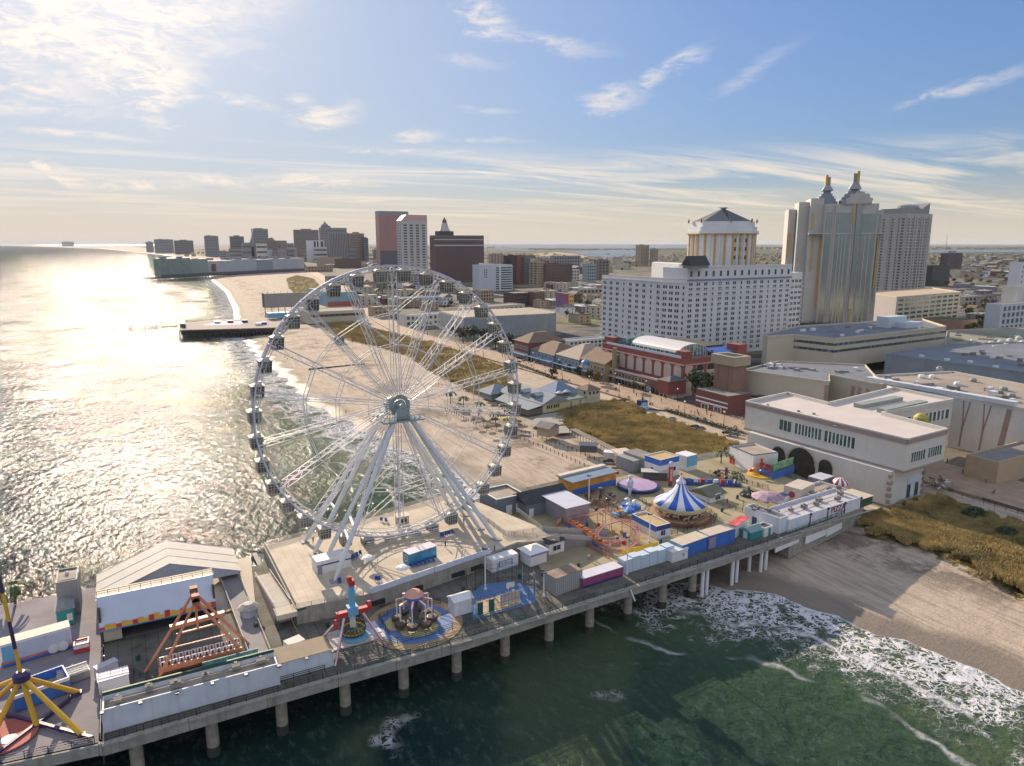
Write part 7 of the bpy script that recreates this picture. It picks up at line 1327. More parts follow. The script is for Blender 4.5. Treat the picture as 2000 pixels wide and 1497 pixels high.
part('blank_side', strip(Q[3], Q[0], 0, zg-G-1.3, .12), [mat('lavender_wall', (.36, .34, .36), .8)], t); L_ = facade(Q[0], Q[1], 3, zg-G-1.5, 10, 6, math.hypot(*Q[1])/10*.68, 1.9, m=2); windows(t, L_, [glassmat('green_glass', (.02, .07, .05)), beige], 1, 0, .2, 'parking_opening')
s = box3((1876, 649), 1806, 1909, 627); block('brown_podium', 'low orange brown block with green roof terrace below the garage', 'building', s, mat('orange_brown_render', (.36, .24, .16), .8, var=.1), mat('green_terrace', (.06, .1, .05), .9, var=.4, scale=.2))
block('black_office', 'black glass office cube below the condominium tower', 'building', box3((1818, 560), 1812, 1857, 519), mat('black_glass_wall', (.02, .035, .04), .3, var=.2), rows=0)
block('brown_office', 'dark brown office tower behind the black glass cube', 'building', box3((1848, 540), 1838, 1881, 495), mat('dark_plum_brick', (.09, .06, .07), .8), rows=12, cx=8, cy_=4, extra=topbox(.35, .6, .2, .7, 5, hz1))
t = block('framed_building', 'white framed building with deep window bays at right edge', 'building', box3((1948, 652), 1942, 2080, 595), mat('blue_white_wall', (.5, .55, .6)), rows=4, cx=14, wh=3.6, wmats=[mat('shaded_bay', (.11, .11, .13), .5, var=.3), white])
block('white_slab', 'white slab tower with scattered square windows cut by right edge', 'building', box3((1982, 600), 1975, 2060, 512), mat('hotel_white_stone', (.66, .67, .68)), rows=8, cx=8, cy_=0, ww=2, wh=2)
block('white_stepped_block', 'white stepped block in front of the white slab tower', 'building', box3((1975, 640), 1968, 2060, 560), offwhite, rows=0)
# masts
def mast(u, vb, vt, label): x, y = W(u, vb, G); h = ztop(x, y, vt)-G; t = thing('radio_mast', label, 'mast', (x, y, G)); part('mast', MB().tube((0, 0, 0), (0, 0, h), .9, .35, 6), [hz1], t)
mast(953, 516, 458, 'thin radio mast right of the dark brown hotel'); mast(1842, 530, 457, 'thin radio mast above the dark brown office tower')
# red brick arcade building
s = box3((1331, 777), 1177, 1461, 702); loc, rz, w, d, h = s; t = thing('red_arcade_building', 'red brick building with cream arches and white barrel vaulted glass roof', 'building', loc, rz); rc = brick('crimson_brick', (.26, .085, .07)); cr_ = mat('cream_arch_infill', (.52, .44, .38), .8, var=.08)
part('wall', MB().box(0, 0, 0, w, d, h-1), [rc], t); part('parapet', MB().box(0, 0, h-1, w, .5, h).box(0, .5, h-1, .5, d, h).box(w-.5, .5, h-1, w, d, h).box(.5, d-.5, h-1, w-.5, d, h), [rc], t); part('roof', MB().box(.5, .5, h-1+.01, w-.5, d-.5, h-.9), [roofgrey], t); part('cornice', MB().box(-.5, -.5, h-3.4, w+.2, -.01, h-2.8).box(-.5, 0, h-3.4, -.01, d+.2, h-2.8), [mat('pink_cornice', (.5, .3, .26), .7)], t)
def archpanel(t, c, r_, wd, hh, zb, m, nm='arch_panel', top=None):
    P = [(-wd/2, 0), (wd/2, 0)]+[(wd/2*math.cos(a), hh-wd/2+wd/2*math.sin(a)) for a in np.linspace(0, PI, 11)]; n = len(P); o = part(nm, MB().add([(x, -.15, z) for x, z in P]+[(x, .02, z) for x, z in P], [tuple(range(n)), *[(i, n+i, n+(i+1) % n, (i+1) % n) for i in range(n)]]), [m], t, loc=(*c, zb)); o.rotation_euler[2] = r_
    if top: part('arch_window', MB().add([(x*.9, -.25, z) for x, z in [(-wd/2, hh-wd*.7), (wd/2, hh-wd*.7)]+P[2:]], [tuple(range(len(P)))]), [top], o)
nA = 9
for i in range(nA): archpanel(t, (0, d*(i+.5)/nA), -PI/2, d/nA*.72, h*.42, h*.42, cr_)
for i in range(6): archpanel(t, (w*(i+.5)/6.2+.5, 0), 0, w/6*.72, h*.84, h*.02, cr_, top=black if 0 < i < 4 else None)
# lower front storey facing the boardwalk
lo_ = 6; part('front_storey', MB().box(-lo_, d*.0+4, 0, -.01, d, h*.36), [mat('brown_red_front', (.22, .11, .09), .8, var=.2, scale=.3)], t); part('terrace_edge', MB().box(-lo_-.3, 4, h*.36, -lo_+.3, d, h*.36+1.0), [mat('pale_rail', (.5, .46, .42), .7)], t); part('awning_strip', MB().box(-lo_-1.6, d*.3, h*.17, -lo_-.01, d, h*.21), [mat('white_awning', (.5, .45, .4), .7, var=.5, scale=.4)], t)
L_ = facade((-lo_, d), (-lo_, d*.3), h*.2, h*.34, 16, 1, d*.7/16*.7, h*.1); L_ += facade((-lo_, d), (-lo_, d*.3), h*.01, h*.16, 16, 1, d*.7/16*.75, h*.12); windows(t, L_, [glass, cr_], 1, .05, .2)
for i in range(3): archpanel(t, (-lo_, d*(.08+.075*i)), -PI/2, d*.055, h*.17, .2, black, 'door_arch')
part('poster_panel', MB().box(-lo_-.2, d*.24, h*.02, -lo_-.02, d*.30, h*.16), [mat('black_white_mural', (.45, .45, .5), .6, var=.95, scale=.9)], t)
tu = part('corner_turret', MB().prism([(-lo_-3, 0), (1.5, -1.2), (2.5, 7), (-lo_-3, 8)], h*.12, h*.46), [rc], t); part('turret_roof', MB().hip(-lo_-3, -1, 2.5, 8, h*.46, h*.56, .4, .5), [mat('slate_roof', (.10, .115, .13))], tu); part('turret_base', MB().prism([(-lo_-2.4, .6), (1.2, -.6), (2.0, 6.6), (-lo_-2.4, 7.4)], 0, h*.12), [cr_], tu)
for i in range(2): part('arched_door', MB().box(-lo_-2.5, 1.5+i*3, 0, -lo_-2.42, 3.5+i*3, h*.1), [black], tu)
for (x, y, sx, sy, hh) in ((1, .5, 5, 6, 3.5), (w-7, .5, 6.5, 8, 4.5), (0.5, d-9, 5, 8, 4), (w*.45, 1, 1, 1, 3)): part('corner_pavilion', MB().box(x, y, h-.8, x+sx, y+sy, h+hh), [rc], t)
# barrel vault
bx0, bx1, by0, by1 = 5, w*.55, 9, d*.70; b = MB(); n = 12; zc0 = h+1.5; rr = (bx1-bx0)/2
P = [((bx0+bx1)/2-rr*math.cos(PI*k/n), zc0+rr*.42*math.sin(PI*k/n)) for k in range(n+1)]
for k in range(n): (xa, za), (xb, zb_) = P[k], P[k+1]; b.add([(xa, by0, za), (xb, by0, zb_), (xb, by1, zb_), (xa, by1, za), (xa, by0, za-.3), (xb, by0, zb_-.3), (xb, by1, zb_-.3), (xa, by1, za-.3)], [(0,1,2,3),(7,6,5,4),(0,4,5,1),(3,2,6,7)])
va = part('barrel_roof', b, [mat('white_vault', (.62, .60, .60), .5, var=.06)], t, smooth=False); gg = glassmat('vault_glass', (.10, .17, .16), .12)
b = MB(); b.add([(x, by0+.1, z) for x, z in P]+[(bx0, by0+.1, h-.8), (bx1, by0+.1, h-.8)][::-1], [tuple(range(n+3))[::-1]]); b.box(bx0, by0+.1, h-.8, bx0+.2, by1, zc0); b.box(bx1-.2, by0+.1, h-.8, bx1, by1, zc0); part('vault_glazing', b, [gg], t)
b = MB()
for k in range(0, n+1): b.bar((P[k][0], by0-.05, h-.8), (P[k][0], by0-.05, P[k][1]), .2)
for k in range(12): y = by0+(by1-by0)*k/11; b.bar((bx0-.1, y, h-.8), (bx0-.1, y, zc0), .2)
part('glazing_bar', b, [white], t); part('terrace_balustrade', MB().box(.3, 2, h, .6, d*.95, h+1.2), [mat('pale_blue_panel', (.52, .62, .72))], t)
part('blue_roof', MB().gable(w*.55, 4, w*.97, 20, h, h+.6, h+2.2, 'x'), [mat('bright_blue_roof', (.06, .15, .5), .5)], t); part('green_glass_link', MB().box(w*.1, d*.75, h-.5, w*.7, d*.95, h+4), [gg], t); part('rear_flat_hall', MB().box(w*.5, 24, h-.8, w*1.15, d*.9, h+1), [roofdark], t)
part('brick_sign_fin', MB().box(-lo_-.6, d*.70, 0, -lo_+1.2, d*.73, h*1.0), [mat('olive_fin', (.28, .24, .16), .8)], t)
s = box3((1428, 806), 1400, 1453, 716); loc, rz, w, d, h = s; t = thing('brown_stair_tower', 'brown masonry tower with wide pale cap beside red arcade', 'tower', loc, rz); part('shaft', MB().box(0, 0, 0, w, d, h), [mat('ribbed_brown', (.24, .15, .11), .85, var=.12, scale=.5)], t); part('cap', MB().box(-1.2, -1.2, h, w+1.2, d+1.2, h+4.2), [mat('olive_cap', (.34, .30, .22), .8)], t); part('cap_opening', MB().box(1, 1, h+4.21, w-1, d-1, h+4.3), [black], t)
for f in (.25, .75): part('rib', MB().box(-.2, d*f, 0, -.01, d*f+1.0, h), [mat('ribbed_brown', (.24, .15, .11))], t)
hut('red_diner', 'small red trimmed shop with white awning below brown tower', 'shop', box3((1420, 815), 1418, 1460, 772, dmin=16, rz=0)[:1]+(0, 14, 20, 9.5), mat('maroon_wall', (.17, .07, .065), .8), roofgrey, 'flat', wins=[('l', .3, .1, 4, 2.2), ('l', .7, .1, 4, 2.2)], stripe=[('l', .38, .46, white), ('l', .6, .66, white)])
part_t = thing('rooftop_units', 'cluttered dark rooftop units in the yard behind the annex', 'machinery', (*W(1470, 785, 9), 9)); 
for i in range(9): part('unit', MB().cbox((i % 3)*5, (i//3)*6, -5, 3.5, 4, 6.5+.8*(i % 2)), [mat('dark_blue_units', (.05, .08, .1), .7, var=.5, scale=.5)], part_t)
# shops left of arcade
def shop(name, label, c, uL, uR, vt, m, rm, roof, **k): s = box3(c, uL, uR, vt, dmin=6); return hut(name, label, 'shop', s, m, rm, roof, over=.3, **k)
brr = mat('brown_shingles', (.20, .14, .10), .9, var=.2, scale=.4)
s0 = W(1178, 747, G); 
for i, (v0, L_, hh, m, rm, roof, lab) in enumerate(((0, 24, 10, mat('mustard_wall', (.36, .27, .14), .8), brr, 'gable y', 'mustard fronted shop with brown gable roof next to arcade'), (24.5, 26, 9, mat('grey_blue_front', (.2, .25, .3), .8), mat('pale_brown_roof', (.36, .30, .24), .9), 'hip', 'grey blue fronted shop with pale hipped roof mid row'), (51, 30, 8, mat('blue_front', (.12, .2, .3), .8), brr, 'hip', 'blue fronted shop with brown hip roof in the row'), (81.5, 20, 12, redb, brr, 'hip', 'red brick shop with steep corner roof at far end of row'))):
    t = hut('boardwalk_shop', lab, 'shop', ((s0[0]+1-i*.5, s0[1]+v0, G), R(-1), 22+6*(i % 2), L_, hh), m, rm, roof, wins=[('l', f, .12, L_*.16, 3.0) for f in (.15, .38, .62, .85)]+[('l', f, .6, 1.6, 2.0) for f in (.1, .25, .4, .55, .7, .85)], over=.2)
    part('awning', MB().box(-3.0, .5, 3.7, -.05, L_-.5, 4.0), [mat('awning_blue', (.10, .22, .38), .7, var=.3)], t)
x, y = W(1143, 712, 14); t = thing('crest_sign', 'blue and gold crest sign crowning the mustard shop', 'sign', (x, y, 12.5), -PI/2); part('board', MB().lathe(0, 0, [(2.6, 0), (3.0, .6), (2.2, 3), (.4, 4.4)], 10), [mat('blue_gold_crest', (.1, .25, .55), .5, var=.8, scale=.6)], t); part('gold_rim', MB().lathe(0, 0, [(3.2, 0), (3.4, .5), (3.0, .6)], 10), [gold], t)
block('white_motel', 'low white motel with dark window slots beside parked cars', 'building', box3((1110, 686), 1098, 1178, 666, dmin=12, wfix=34), white, rows=2, cx=9, z0=.1, z1=.9)
# beach restaurant
s = box3((1106, 801), 1060, 1144, 779); x0, y0 = W(1060, 808, G); x1, y1 = W(1108, 800, G); rz = math.atan2(y1-y0, x1-x0); w = math.hypot(x1-x0, y1-y0)
t = thing('beach_restaurant', 'yellow gabled beach restaurant with sprawling blue grey roofs', 'restaurant', (x0, y0, G), rz); br_ = mat('blue_grey_shingle', (.22, .26, .30), .85, var=.15, scale=.3); ye = mat('pale_yellow_siding', (.58, .50, .30), .8, var=.08, scale=.4)
part('gable_hall', MB().box(0, 0, 0, w, 34, 4.4), [ye], t); part('gable_wall', MB().add([(0, 0, 4.4), (w, 0, 4.4), (w/2, 0, 7.6), (0, .3, 4.4), (w, .3, 4.4), (w/2, .3, 7.6)], [(0,1,2),(5,4,3),(0,2,5,3),(1,4,5,2)]), [ye], t); part('hall_roof', MB().gable(0, -.1, w, 34.5, 0, 4.35, 7.9, 'y', .9), [br_], t)
for y in (6, 16): dm = part('dormer', MB().gable(w*.08, y, w*.42, y+6, 0, 6.9, 7.9, 'x', .2).box(w*.10, y+.2, 5, w*.4, y+5.8, 6.9), [br_], t); part('dormer_window', MB().box(w*.10-.06, y+1, 5.8, w*.10, y+5, 6.5), [glass], dm)
windows(t, [(w*.18+i*w*.085+(i//3)*.4, -.03, 1.7, .8, 1.7, 0) for i in range(6)]+[(w*.46, -.03, 5.3, .8, 1.1, 0), (w*.56, -.03, 5.3, .8, 1.1, 0)], [black, ye], 1, .1, .12)
part('side_range', MB().box(w, 1.5, 0, w+13, 10, 3.8), [ye], t); part('side_roof', MB().box(w-.2, 1.2, 3.8, w+13.2, 10.2, 4.1), [mat('teal_roof_deck', (.12, .17, .17), .8, var=.3)], t); windows(t, [(w+3.5, 1.45, 1, 1.2, 2.2, 0), (w+9, 1.45, 1, 1.2, 2.2, 0)], [mat('shutter_blue', (.2, .28, .38), .7), ye], 1, .05, .1)
part('verandah_roof', MB().add([(-9, -1, 3.0), (0, -1, 4.3), (0, 30, 4.3), (-9, 26, 3.0), (-9, -1, 2.8), (0, -1, 4.1), (0, 30, 4.1), (-9, 26, 2.8)], [(0,1,2,3),(7,6,5,4),(0,4,5,1),(3,0,4,7),(1,5,6,2),(2,6,7,3)]), [br_], t); part('verandah_screen', MB().box(-8.6, 0, 0, -.02, .2, 2.7).box(-8.6, .2, 0, -8.4, 25, 2.6), [mat('grey_slats', (.16, .15, .13), .8, var=.3, scale=2)], t)
tr = part('view_tower', MB().box(w+13, 1, 0, w+21, 9, 7.2), [mat('pale_green_siding', (.45, .46, .36), .8)], t); part('tower_roof', MB().hip(w+13, 1, w+21, 9, 7.2, 9.4, .6, .5), [mat('brown_shingles', (.20, .14, .10))], tr); windows(tr, [(w+14.5+i*2.4, .97, 5, 1.6, 1.5, 0) for i in range(3)]+[(w+12.97, 3, 5, 1.6, 1.5, -PI/2)], [glass, white], 1, .06, .1)
part('rear_hall', MB().box(w+2, 12, 0, w+18, 28, 4.2), [ye], t); part('rear_roof', MB().hip(w+2, 12, w+18, 28, 4.2, 9.6, .8, .5), [mat('deep_blue_roof', (.14, .21, .32), .8, var=.12)], t); part('far_roof', MB().hip(-6, 34, 8, 46, 3.6, 7.0, .8, .5).box(-5, 35, 0, 7, 45, 3.6), [br_], t)
for i, (a, b_) in enumerate(((w+4, 10.8), (w+8.5, 11.2))): q = part('terrace_parasol', MB().lathe(a, b_, [(2.2, 5.6), (.1, 6.6)], 8).tube((a, b_, 4), (a, b_, 5.6), .06), [mat('pale_canopy', (.45, .47, .45))], t)
# boardwalk
bwm = boards('boardwalk_planks', (.42, .30, .21), (.36, .26, .18), .6, 'X', .85, .2)
b = MB(); ys = list(range(-60, 480, 20))+list(range(480, 2000, 80)); SE, LE = [], []
for y in ys: xs = float(np.interp(y, [-60, 0, 89, 228, 330, 450, 609, 898, 1225, 1896], [231, 231, 225.5, 221.5, 219.5, 212, 233, 303, 354, 471])); SE.append((xs, y)); LE.append((xs+float(np.interp(y, [-60, 30, 120, 1900], [26, 26, 18.5, 26])), y))
for i in range(len(ys)-1): b.add([(*SE[i], G+.75), (*LE[i], G+.75), (*LE[i+1], G+.75), (*SE[i+1], G+.75), (*SE[i], G-1), (*SE[i+1], G-1), (*LE[i], G-1), (*LE[i+1], G-1)], [(0,1,2,3),(4,0,3,5),(1,6,7,2)])
struct('boardwalk', b, bwm)['label'] = 'wide planked boardwalk running along the shore'
def bwx(y, f): i = np.interp(y, ys, range(len(ys))); k = int(min(i, len(ys)-2)); u = i-k; return SE[k][0]*(1-u)+SE[k+1][0]*u+f*((LE[k][0]*(1-u)+LE[k+1][0]*u)-(SE[k][0]*(1-u)+SE[k+1][0]*u))
proto = thing('street_lamp', 'x', 'street lamp', (0, 0, -50), 0, 'globe lamps along the boardwalk'); part('pole', MB().tube((0, 0, 0), (0, 0, 5.6), .12, .07, 8), [black], proto); part('globe', MB().ball(0, 0, 6.0, .42), [mat('milk_globe', (.75, .75, .72), .4, var=0)], proto); part('base', MB().lathe(0, 0, [(.3, 0), (.2, .9)], 8), [black], proto)
first = True
for i, y in enumerate([55, 78, 101, 124, 147, 170, 195, 220, 250, 280, 315, 350, 390, 440]):
    for f in (.04, .96):
        if y < 100 and f > .5 and y < 60: continue
        lab = 'globe street lamp on the %s side of the boardwalk %s' % ('beach' if f < .5 else 'town', ['behind the front hall', 'by the dune path', 'opposite the brown stair tower', 'opposite the red arcade', 'before the arcade arches', 'near the beach restaurant', 'beside the shop row', 'beyond the shop row', 'behind the wheel cabins', 'seen through the spokes', 'in the far stretch', 'in the far stretch', 'in the far stretch', 'in the far stretch'][i])
        loc = (bwx(y, f), y, G+.75)
        if first: proto.location = loc; proto['label'] = lab; first = False
        else: dup(proto, loc, 0, lab)
rs = random.Random(5)
for i in range(70):
    y = 40+rs.random()**1.4*330; f = rs.uniform(.15, .9); k = rs.randrange(5); o = link('person', PM[k], None, (bwx(y, f), y, G+.76), rs.uniform(0, 6.28)); o.scale = (1.15,)*3
    tag(o, 'person in %s walking on the boardwalk %s' % (['a black top', 'a white top', 'a blue top', 'a red top', 'a grey top'][k], 'by the arcade' if y < 210 else 'beyond the restaurant' if y < 280 else 'in the far stretch'), 'person', 'people walking on the boardwalk')
for i, (u, v) in enumerate([(512, 671), (522, 684), (535, 688), (556, 700), (561, 703), (578, 705), (582, 708), (630, 728), (572, 700), (676, 808), (690, 640), (700, 650)]):
    o = link('person', PM[i % 5], None, (*W(u, v, 2.6), 2.4), i); o.scale = (1.1,)*3; tag(o, 'person %s' % ['at the water edge left of the rim', 'on the sand just left of the rim', 'pausing on sand behind the rim', 'first of a pair on the beach inside the wheel', 'second of a pair on the beach inside the wheel', 'first of two strollers below the pair', 'second of two strollers below the pair', 'beside the dark drain pipe on the beach', 'alone above the two strollers', 'bending on the sand left of the hub', 'near the dune left of the spokes', 'at the dune corner left of the spokes'][i], 'person')
# ---------------------------------------------------------------- town clutter, trees, cars, beach
rs = random.Random(11)
def fol_tree(seed, h, r_, n=260, trunk=True, pal=0):
    """tapered trunk with limbs and leaf clumps spread through an uneven crown"""
    rr = random.Random(seed); tb = MB(); tb.tube((0, 0, 0), (.1*r_, 0, h*.5), r_*.09, r_*.05, 7); cl = []
    for k in range(6):
        a = k*1.05+rr.random(); q = (math.cos(a)*r_*rr.uniform(.35, .7), math.sin(a)*r_*rr.uniform(.35, .7), h*rr.uniform(.55, .85)); tb.tube((.05*r_, 0, h*rr.uniform(.3, .5)), q, r_*.045, r_*.015, 5); cl.append((q, r_*rr.uniform(.35, .55)))
    cl.append(((0, 0, h*.85), r_*.5)); b = MB()
    for i in range(n):
        (cx0, cy0, cz0), cr0 = rr.choice(cl); v = Vector((rr.gauss(0, 1), rr.gauss(0, 1), rr.gauss(0, .8))).normalized()*cr0*rr.uniform(.55, 1.1); p = Vector((cx0, cy0, cz0))+v
        nrm = (v.normalized()+Vector((rr.uniform(-.6, .6), rr.uniform(-.6, .6), rr.uniform(-.2, .8)))).normalized(); u_ = nrm.orthogonal().normalized(); w_ = nrm.cross(u_); s_ = r_*rr.uniform(.10, .2)
        b.add([p+u_*s_, p+w_*s_*rr.uniform(.6, 1), p-u_*s_, p-w_*s_*rr.uniform(.6, 1)], [(0, 1, 2, 3)])
    return tb, b
leafs = [foliage('leaf_dark_green', (.018, .035, .012), (.05, .08, .025)), foliage('leaf_olive', (.04, .05, .015), (.10, .095, .03)), foliage('leaf_autumn', (.12, .07, .02), (.22, .13, .04))]
bark = mat('bark', (.10, .075, .055), .9)
TP = []
for i in range(6):
    tb, cb_ = fol_tree(i, 7, 3.4, 300); TP.append((tb.mesh('trunk', [bark]), [None]*3, cb_))
def tree(x, y, s, kind, pal, label, z=G, group=None, name='tree'):
    tb, cms, cb_ = TP[kind % 6]
    if cms[pal] is None: cms[pal] = cb_.mesh('crown', [leafs[pal]])
    t = thing(name, label, 'tree', (x, y, z), rs.uniform(0, 6.28), group); t.scale = (s, s, s*rs.uniform(.85, 1.1)); link('trunk', tb, t); link('crown', cms[pal], t); return t
for i, (u, v, s, lab) in enumerate([(905, 672, 1.3, 'dark green tree right of the spokes by the grey hall'), (925, 668, 1.4, 'dark tree below the grey hall second from its left end'), (945, 675, 1.3, 'green tree between grey hall and boardwalk'), (968, 682, 1.2, 'olive tree seen past the rim cabins'), (990, 684, 1.2, 'tree beside the parked cars behind cabins'), (1012, 690, 1.2, 'tree just right of the rim by the car park'), (1035, 692, 1.1, 'rounded tree at the corner of car park'), (890, 660, 1.3, 'dark tree inside the wheel by the grey hall')]): tree(*W(u, v, G), s*1.35, i, 0 if i % 3 else 1, lab, name='broadleaf_tree')
x, y = W(1368, 795, G); t = tree(x+3, y+4, 2.1, 2, 0, 'broad dark pine like tree in front of the red arcade side'); t = tree(x+11, y+3, 1.7, 3, 0, 'second dark tree close behind the one before red arcade')
for i, (u, v, lab) in enumerate([(1095, 722, 'street tree before the shops at their far end'), (1112, 728, 'second street tree before the shops'), (1128, 735, 'street tree under the crest sign'), (1150, 742, 'street tree before mustard shop'), (1165, 748, 'rusty leaved street tree beside kiosks'), (1238, 768, 'street tree by arcade awning'), (1080, 740, 'low shrub tree on the dune side of boardwalk')]): tree(*W(u, v, G), .85, i, [0, 0, 0, 0, 2, 1, 1][i], lab, name='street_tree')
for (u, v, s, lab) in [(1903, 1010, .8, 'large dark bush in dune grass by the right boardwalk'), (1965, 1045, .65, 'long dark bush near the right edge of dune')]:
    b = MB(); rr = random.Random(int(u))
    for i in range(900): a = rr.uniform(0, 6.28); q = rr.random()**.5; p = Vector((q*4.5*math.cos(a), q*3.2*math.sin(a), (1-q*q)*2.4*rr.uniform(.3, 1)+.1)); u_ = Vector((rr.gauss(0, 1), rr.gauss(0, 1), rr.gauss(0, 1))).normalized()*.38; w_ = u_.orthogonal().normalized()*.3; b.add([p+u_, p+w_, p-u_, p-w_], [(0, 1, 2, 3)])
    x, y = W(u, v, G); o = part('bush', b, [leafs[0]], None, loc=(x, y, G-.2)); o.scale = (s*1.5,)*3; tag(o, lab, 'bush')
# scattered houses: several kinds, each copied with its parts
hp = []
cols = [('white', white, 'grey', roofgrey), ('cream', cream, 'brown', brr), ('tan', tan, 'dark', roofdark), ('brick red', redb, 'grey', roofgrey), ('pale grey', hz1, 'white', mat('white_roof_coat', (.6, .6, .58), .8)), ('beige', beige, 'tan', rooftan)]
for i, (cn, wm_, rn, rm_) in enumerate(cols):
    w, d, h = [(9, 12, 6.5), (8, 10, 6), (14, 11, 7), (10, 13, 8), (22, 13, 6), (16, 12, 9)][i]; t = thing('house', 'x', 'house', (0, 0, -80), 0, 'houses of the town')
    part('wall', MB().box(0, 0, 0, w, d, h), [wm_], t); r_ = MB()
    if i in (0, 1, 3): r_.gable(0, 0, w, d, 0, h, h+3, 'y', .4)
    else: r_.box(-.2, -.2, h, w+.2, d+.2, h+.4).box(w*.3, d*.3, h+.4, w*.5, d*.55, h+1.6)
    part('roof', r_, [rm_], t); um_ = unit_window([glass, mat('window_trim', (.5, .5, .48))], 1, 0)
    for z in ((1.2, 4.0) if h < 8 else (1.2, 4.0, 6.4)):
        for k in range(3): o = link('window', um_, t, (w*(k+.5)/3, -.05, z)); o.scale = (1.3, .2, 1.4)
        for k in range(2): o = link('window', um_, t, (-.05, d*(k+.5)/2, z), -PI/2); o.scale = (1.3, .2, 1.4)
    hp.append((t, cn, rn, i))
used_h = [False]*6
REG = [('beyond the black office cube', [(1815, 545), (2000, 560), (2000, 520), (1890, 515)], 40), ('below the brown office tower', [(1830, 620), (1990, 640), (1990, 570), (1880, 560)], 16), ('left of the white hotel', [(1060, 600), (1175, 640), (1175, 560), (1060, 560)], 24),
    ('in front of the marsh', [(960, 545), (1240, 530), (1330, 508), (1000, 505)], 76), ('behind the pink tower', [(560, 530), (860, 540), (860, 505), (600, 505)], 40), ('inside the upper wheel', [(600, 600), (890, 612), (880, 560), (640, 555)], 44), ('on the far shore strip', [(290, 500), (600, 512), (560, 498), (330, 494)], 26), ('near the distant bay', [(1830, 512), (2000, 516), (2000, 500), (1830, 500)], 24)]
def rpoint(poly):
    us = [p[0] for p in poly]; vs = [p[1] for p in poly]
    for _ in range(500):
        u, v = rs.uniform(min(us), max(us)), rs.uniform(min(vs), max(vs))
        if inpoly(np.array([u]), np.array([v]), poly)[0]: return u, v
    return poly[0]
placed = []
for rg, poly, n in REG:
    for k in range(n):
        for _ in range(30):
            u, v = rpoint(poly); x, y = W(u, v, G)
            if all(abs(x-a)+abs(y-b_) > 24 for a, b_ in placed): break
        placed.append((x, y)); i = rs.randrange(6); t, cn, rn, _ = hp[i]; s = rs.uniform(.9, 1.5); lab = '%s %s with %s roof %s' % (['low', 'small', 'wide', 'tall', 'long', 'three storey'][i], cn+' house', rn, rg)
        rz = R(rs.choice([0, 90, 0, 3])); far_ = (x-CAM[0])**2+(y-CAM[1])**2 > 1800**2
        if not used_h[i] and not far_: used_h[i] = True; t.location = (x, y, G); t['label'] = lab; t.scale = (s, s, s)
        elif far_:
            o = thing('house', lab, 'house', (x, y, G), rz, 'houses of the town'); o.scale = (s*1.5, s*1.3, s*1.3)
            for ch in t.children:
                if not ch.name.startswith('window'): c_ = ch.copy(); C.objects.link(c_); c_.parent = o
        else: dup(t, (x, y, G), rz, lab, s)
for rg, poly, n in [('beyond the black office cube', [(1830, 560), (2000, 575), (2000, 505), (1890, 503)], 90), ('beside the framed building', [(1880, 650), (1945, 650), (1945, 560), (1880, 575)], 22), ('left of the white hotel', [(1060, 610), (1175, 650), (1175, 560), (1060, 560)], 8), ('in front of the marsh', [(960, 545), (1240, 530), (1340, 505), (1100, 505)], 50), ('inside the upper wheel', [(600, 600), (890, 612), (880, 560), (640, 555)], 26), ('right of the pavilion tower', [(1470, 520), (1535, 520), (1535, 500), (1470, 500)], 14)]:
    for k in range(n): u, v = rpoint(poly); x, y = W(u, v, G); p = rs.choice([0, 0, 1, 1, 2]); tree(x, y, rs.uniform(.8, 1.5), rs.randrange(6), p, '%s tree among roofs %s' % (['dark green', 'olive', 'rust coloured'][p], rg), group='trees among the town houses')
# far woods and marsh belts: masses nobody could count
def belt(name, u0, u1, v, h, n, m, dv=1.2, seed=0):
    rr = random.Random(seed); b = MB()
    for i in range(n):
        x, y = W(rr.uniform(u0, u1), v+rr.uniform(-dv, dv), G); D_ = math.hypot(x-CAM[0], y-CAM[1]); s_ = h*rr.uniform(.5, 1.2); w_ = s_*rr.uniform(2.0, 5)
        b.ball(x, y, G, w_*.5, 6, s_/w_*1.6)
    o = part(name, b, [m], None); o['kind'] = 'stuff'; o['label'] = 'distant tree belt between the bays'
belt('far_woods', 1030, 1345, 487.5, 14, 260, leafs[0], .8, 1); belt('far_woods', 560, 1000, 484, 14, 200, leafs[0], 1.5, 2); belt('far_woods', 1345, 2050, 486, 22, 420, leafs[0], 1.6, 3); belt('far_woods', 1820, 2050, 500, 10, 160, leafs[1], 3, 4); belt('far_woods', 1000, 1535, 503, 7, 320, leafs[1], 7, 6); belt('far_woods', 560, 1000, 500, 7, 220, leafs[0], 6, 7); belt('far_woods', 1815, 2050, 512, 7, 200, leafs[0], 9, 8); belt('far_woods', 300, 750, 490, 9, 160, leafs[0], 3, 5)
sheet('marsh', [(1035, 497), (1090, 493), (1160, 499), (1140, 504), (1080, 503)], G+.5, mat('marsh_straw', (.34, .26, .15), .9, var=.3, scale=.01)); sheet('marsh', [(1880, 499), (2100, 501), (2100, 505), (1900, 503)], G+.5, mat('marsh_straw', (.34, .26, .15)))
grassm = mat('lot_grass', (.12, .15, .03), .9, var=.35, scale=.08)
sheet('lawn', [(1098, 626), (1140, 614), (1178, 620), (1178, 630), (1115, 634)], G+.05, grassm); sheet('lawn', [(905, 560), (935, 563), (965, 568), (960, 573), (915, 567)], G+.05, grassm); sheet('lawn', [(1900, 612), (1945, 606), (1945, 622), (1905, 632)], G+.05, grassm)
sheet('car_park', [(1010, 668), (1130, 648), (1180, 660), (1170, 686), (1080, 700), (1020, 690)], G+.06, mat('car_park_asphalt', (.05, .05, .055), .9, var=.2, scale=.1))
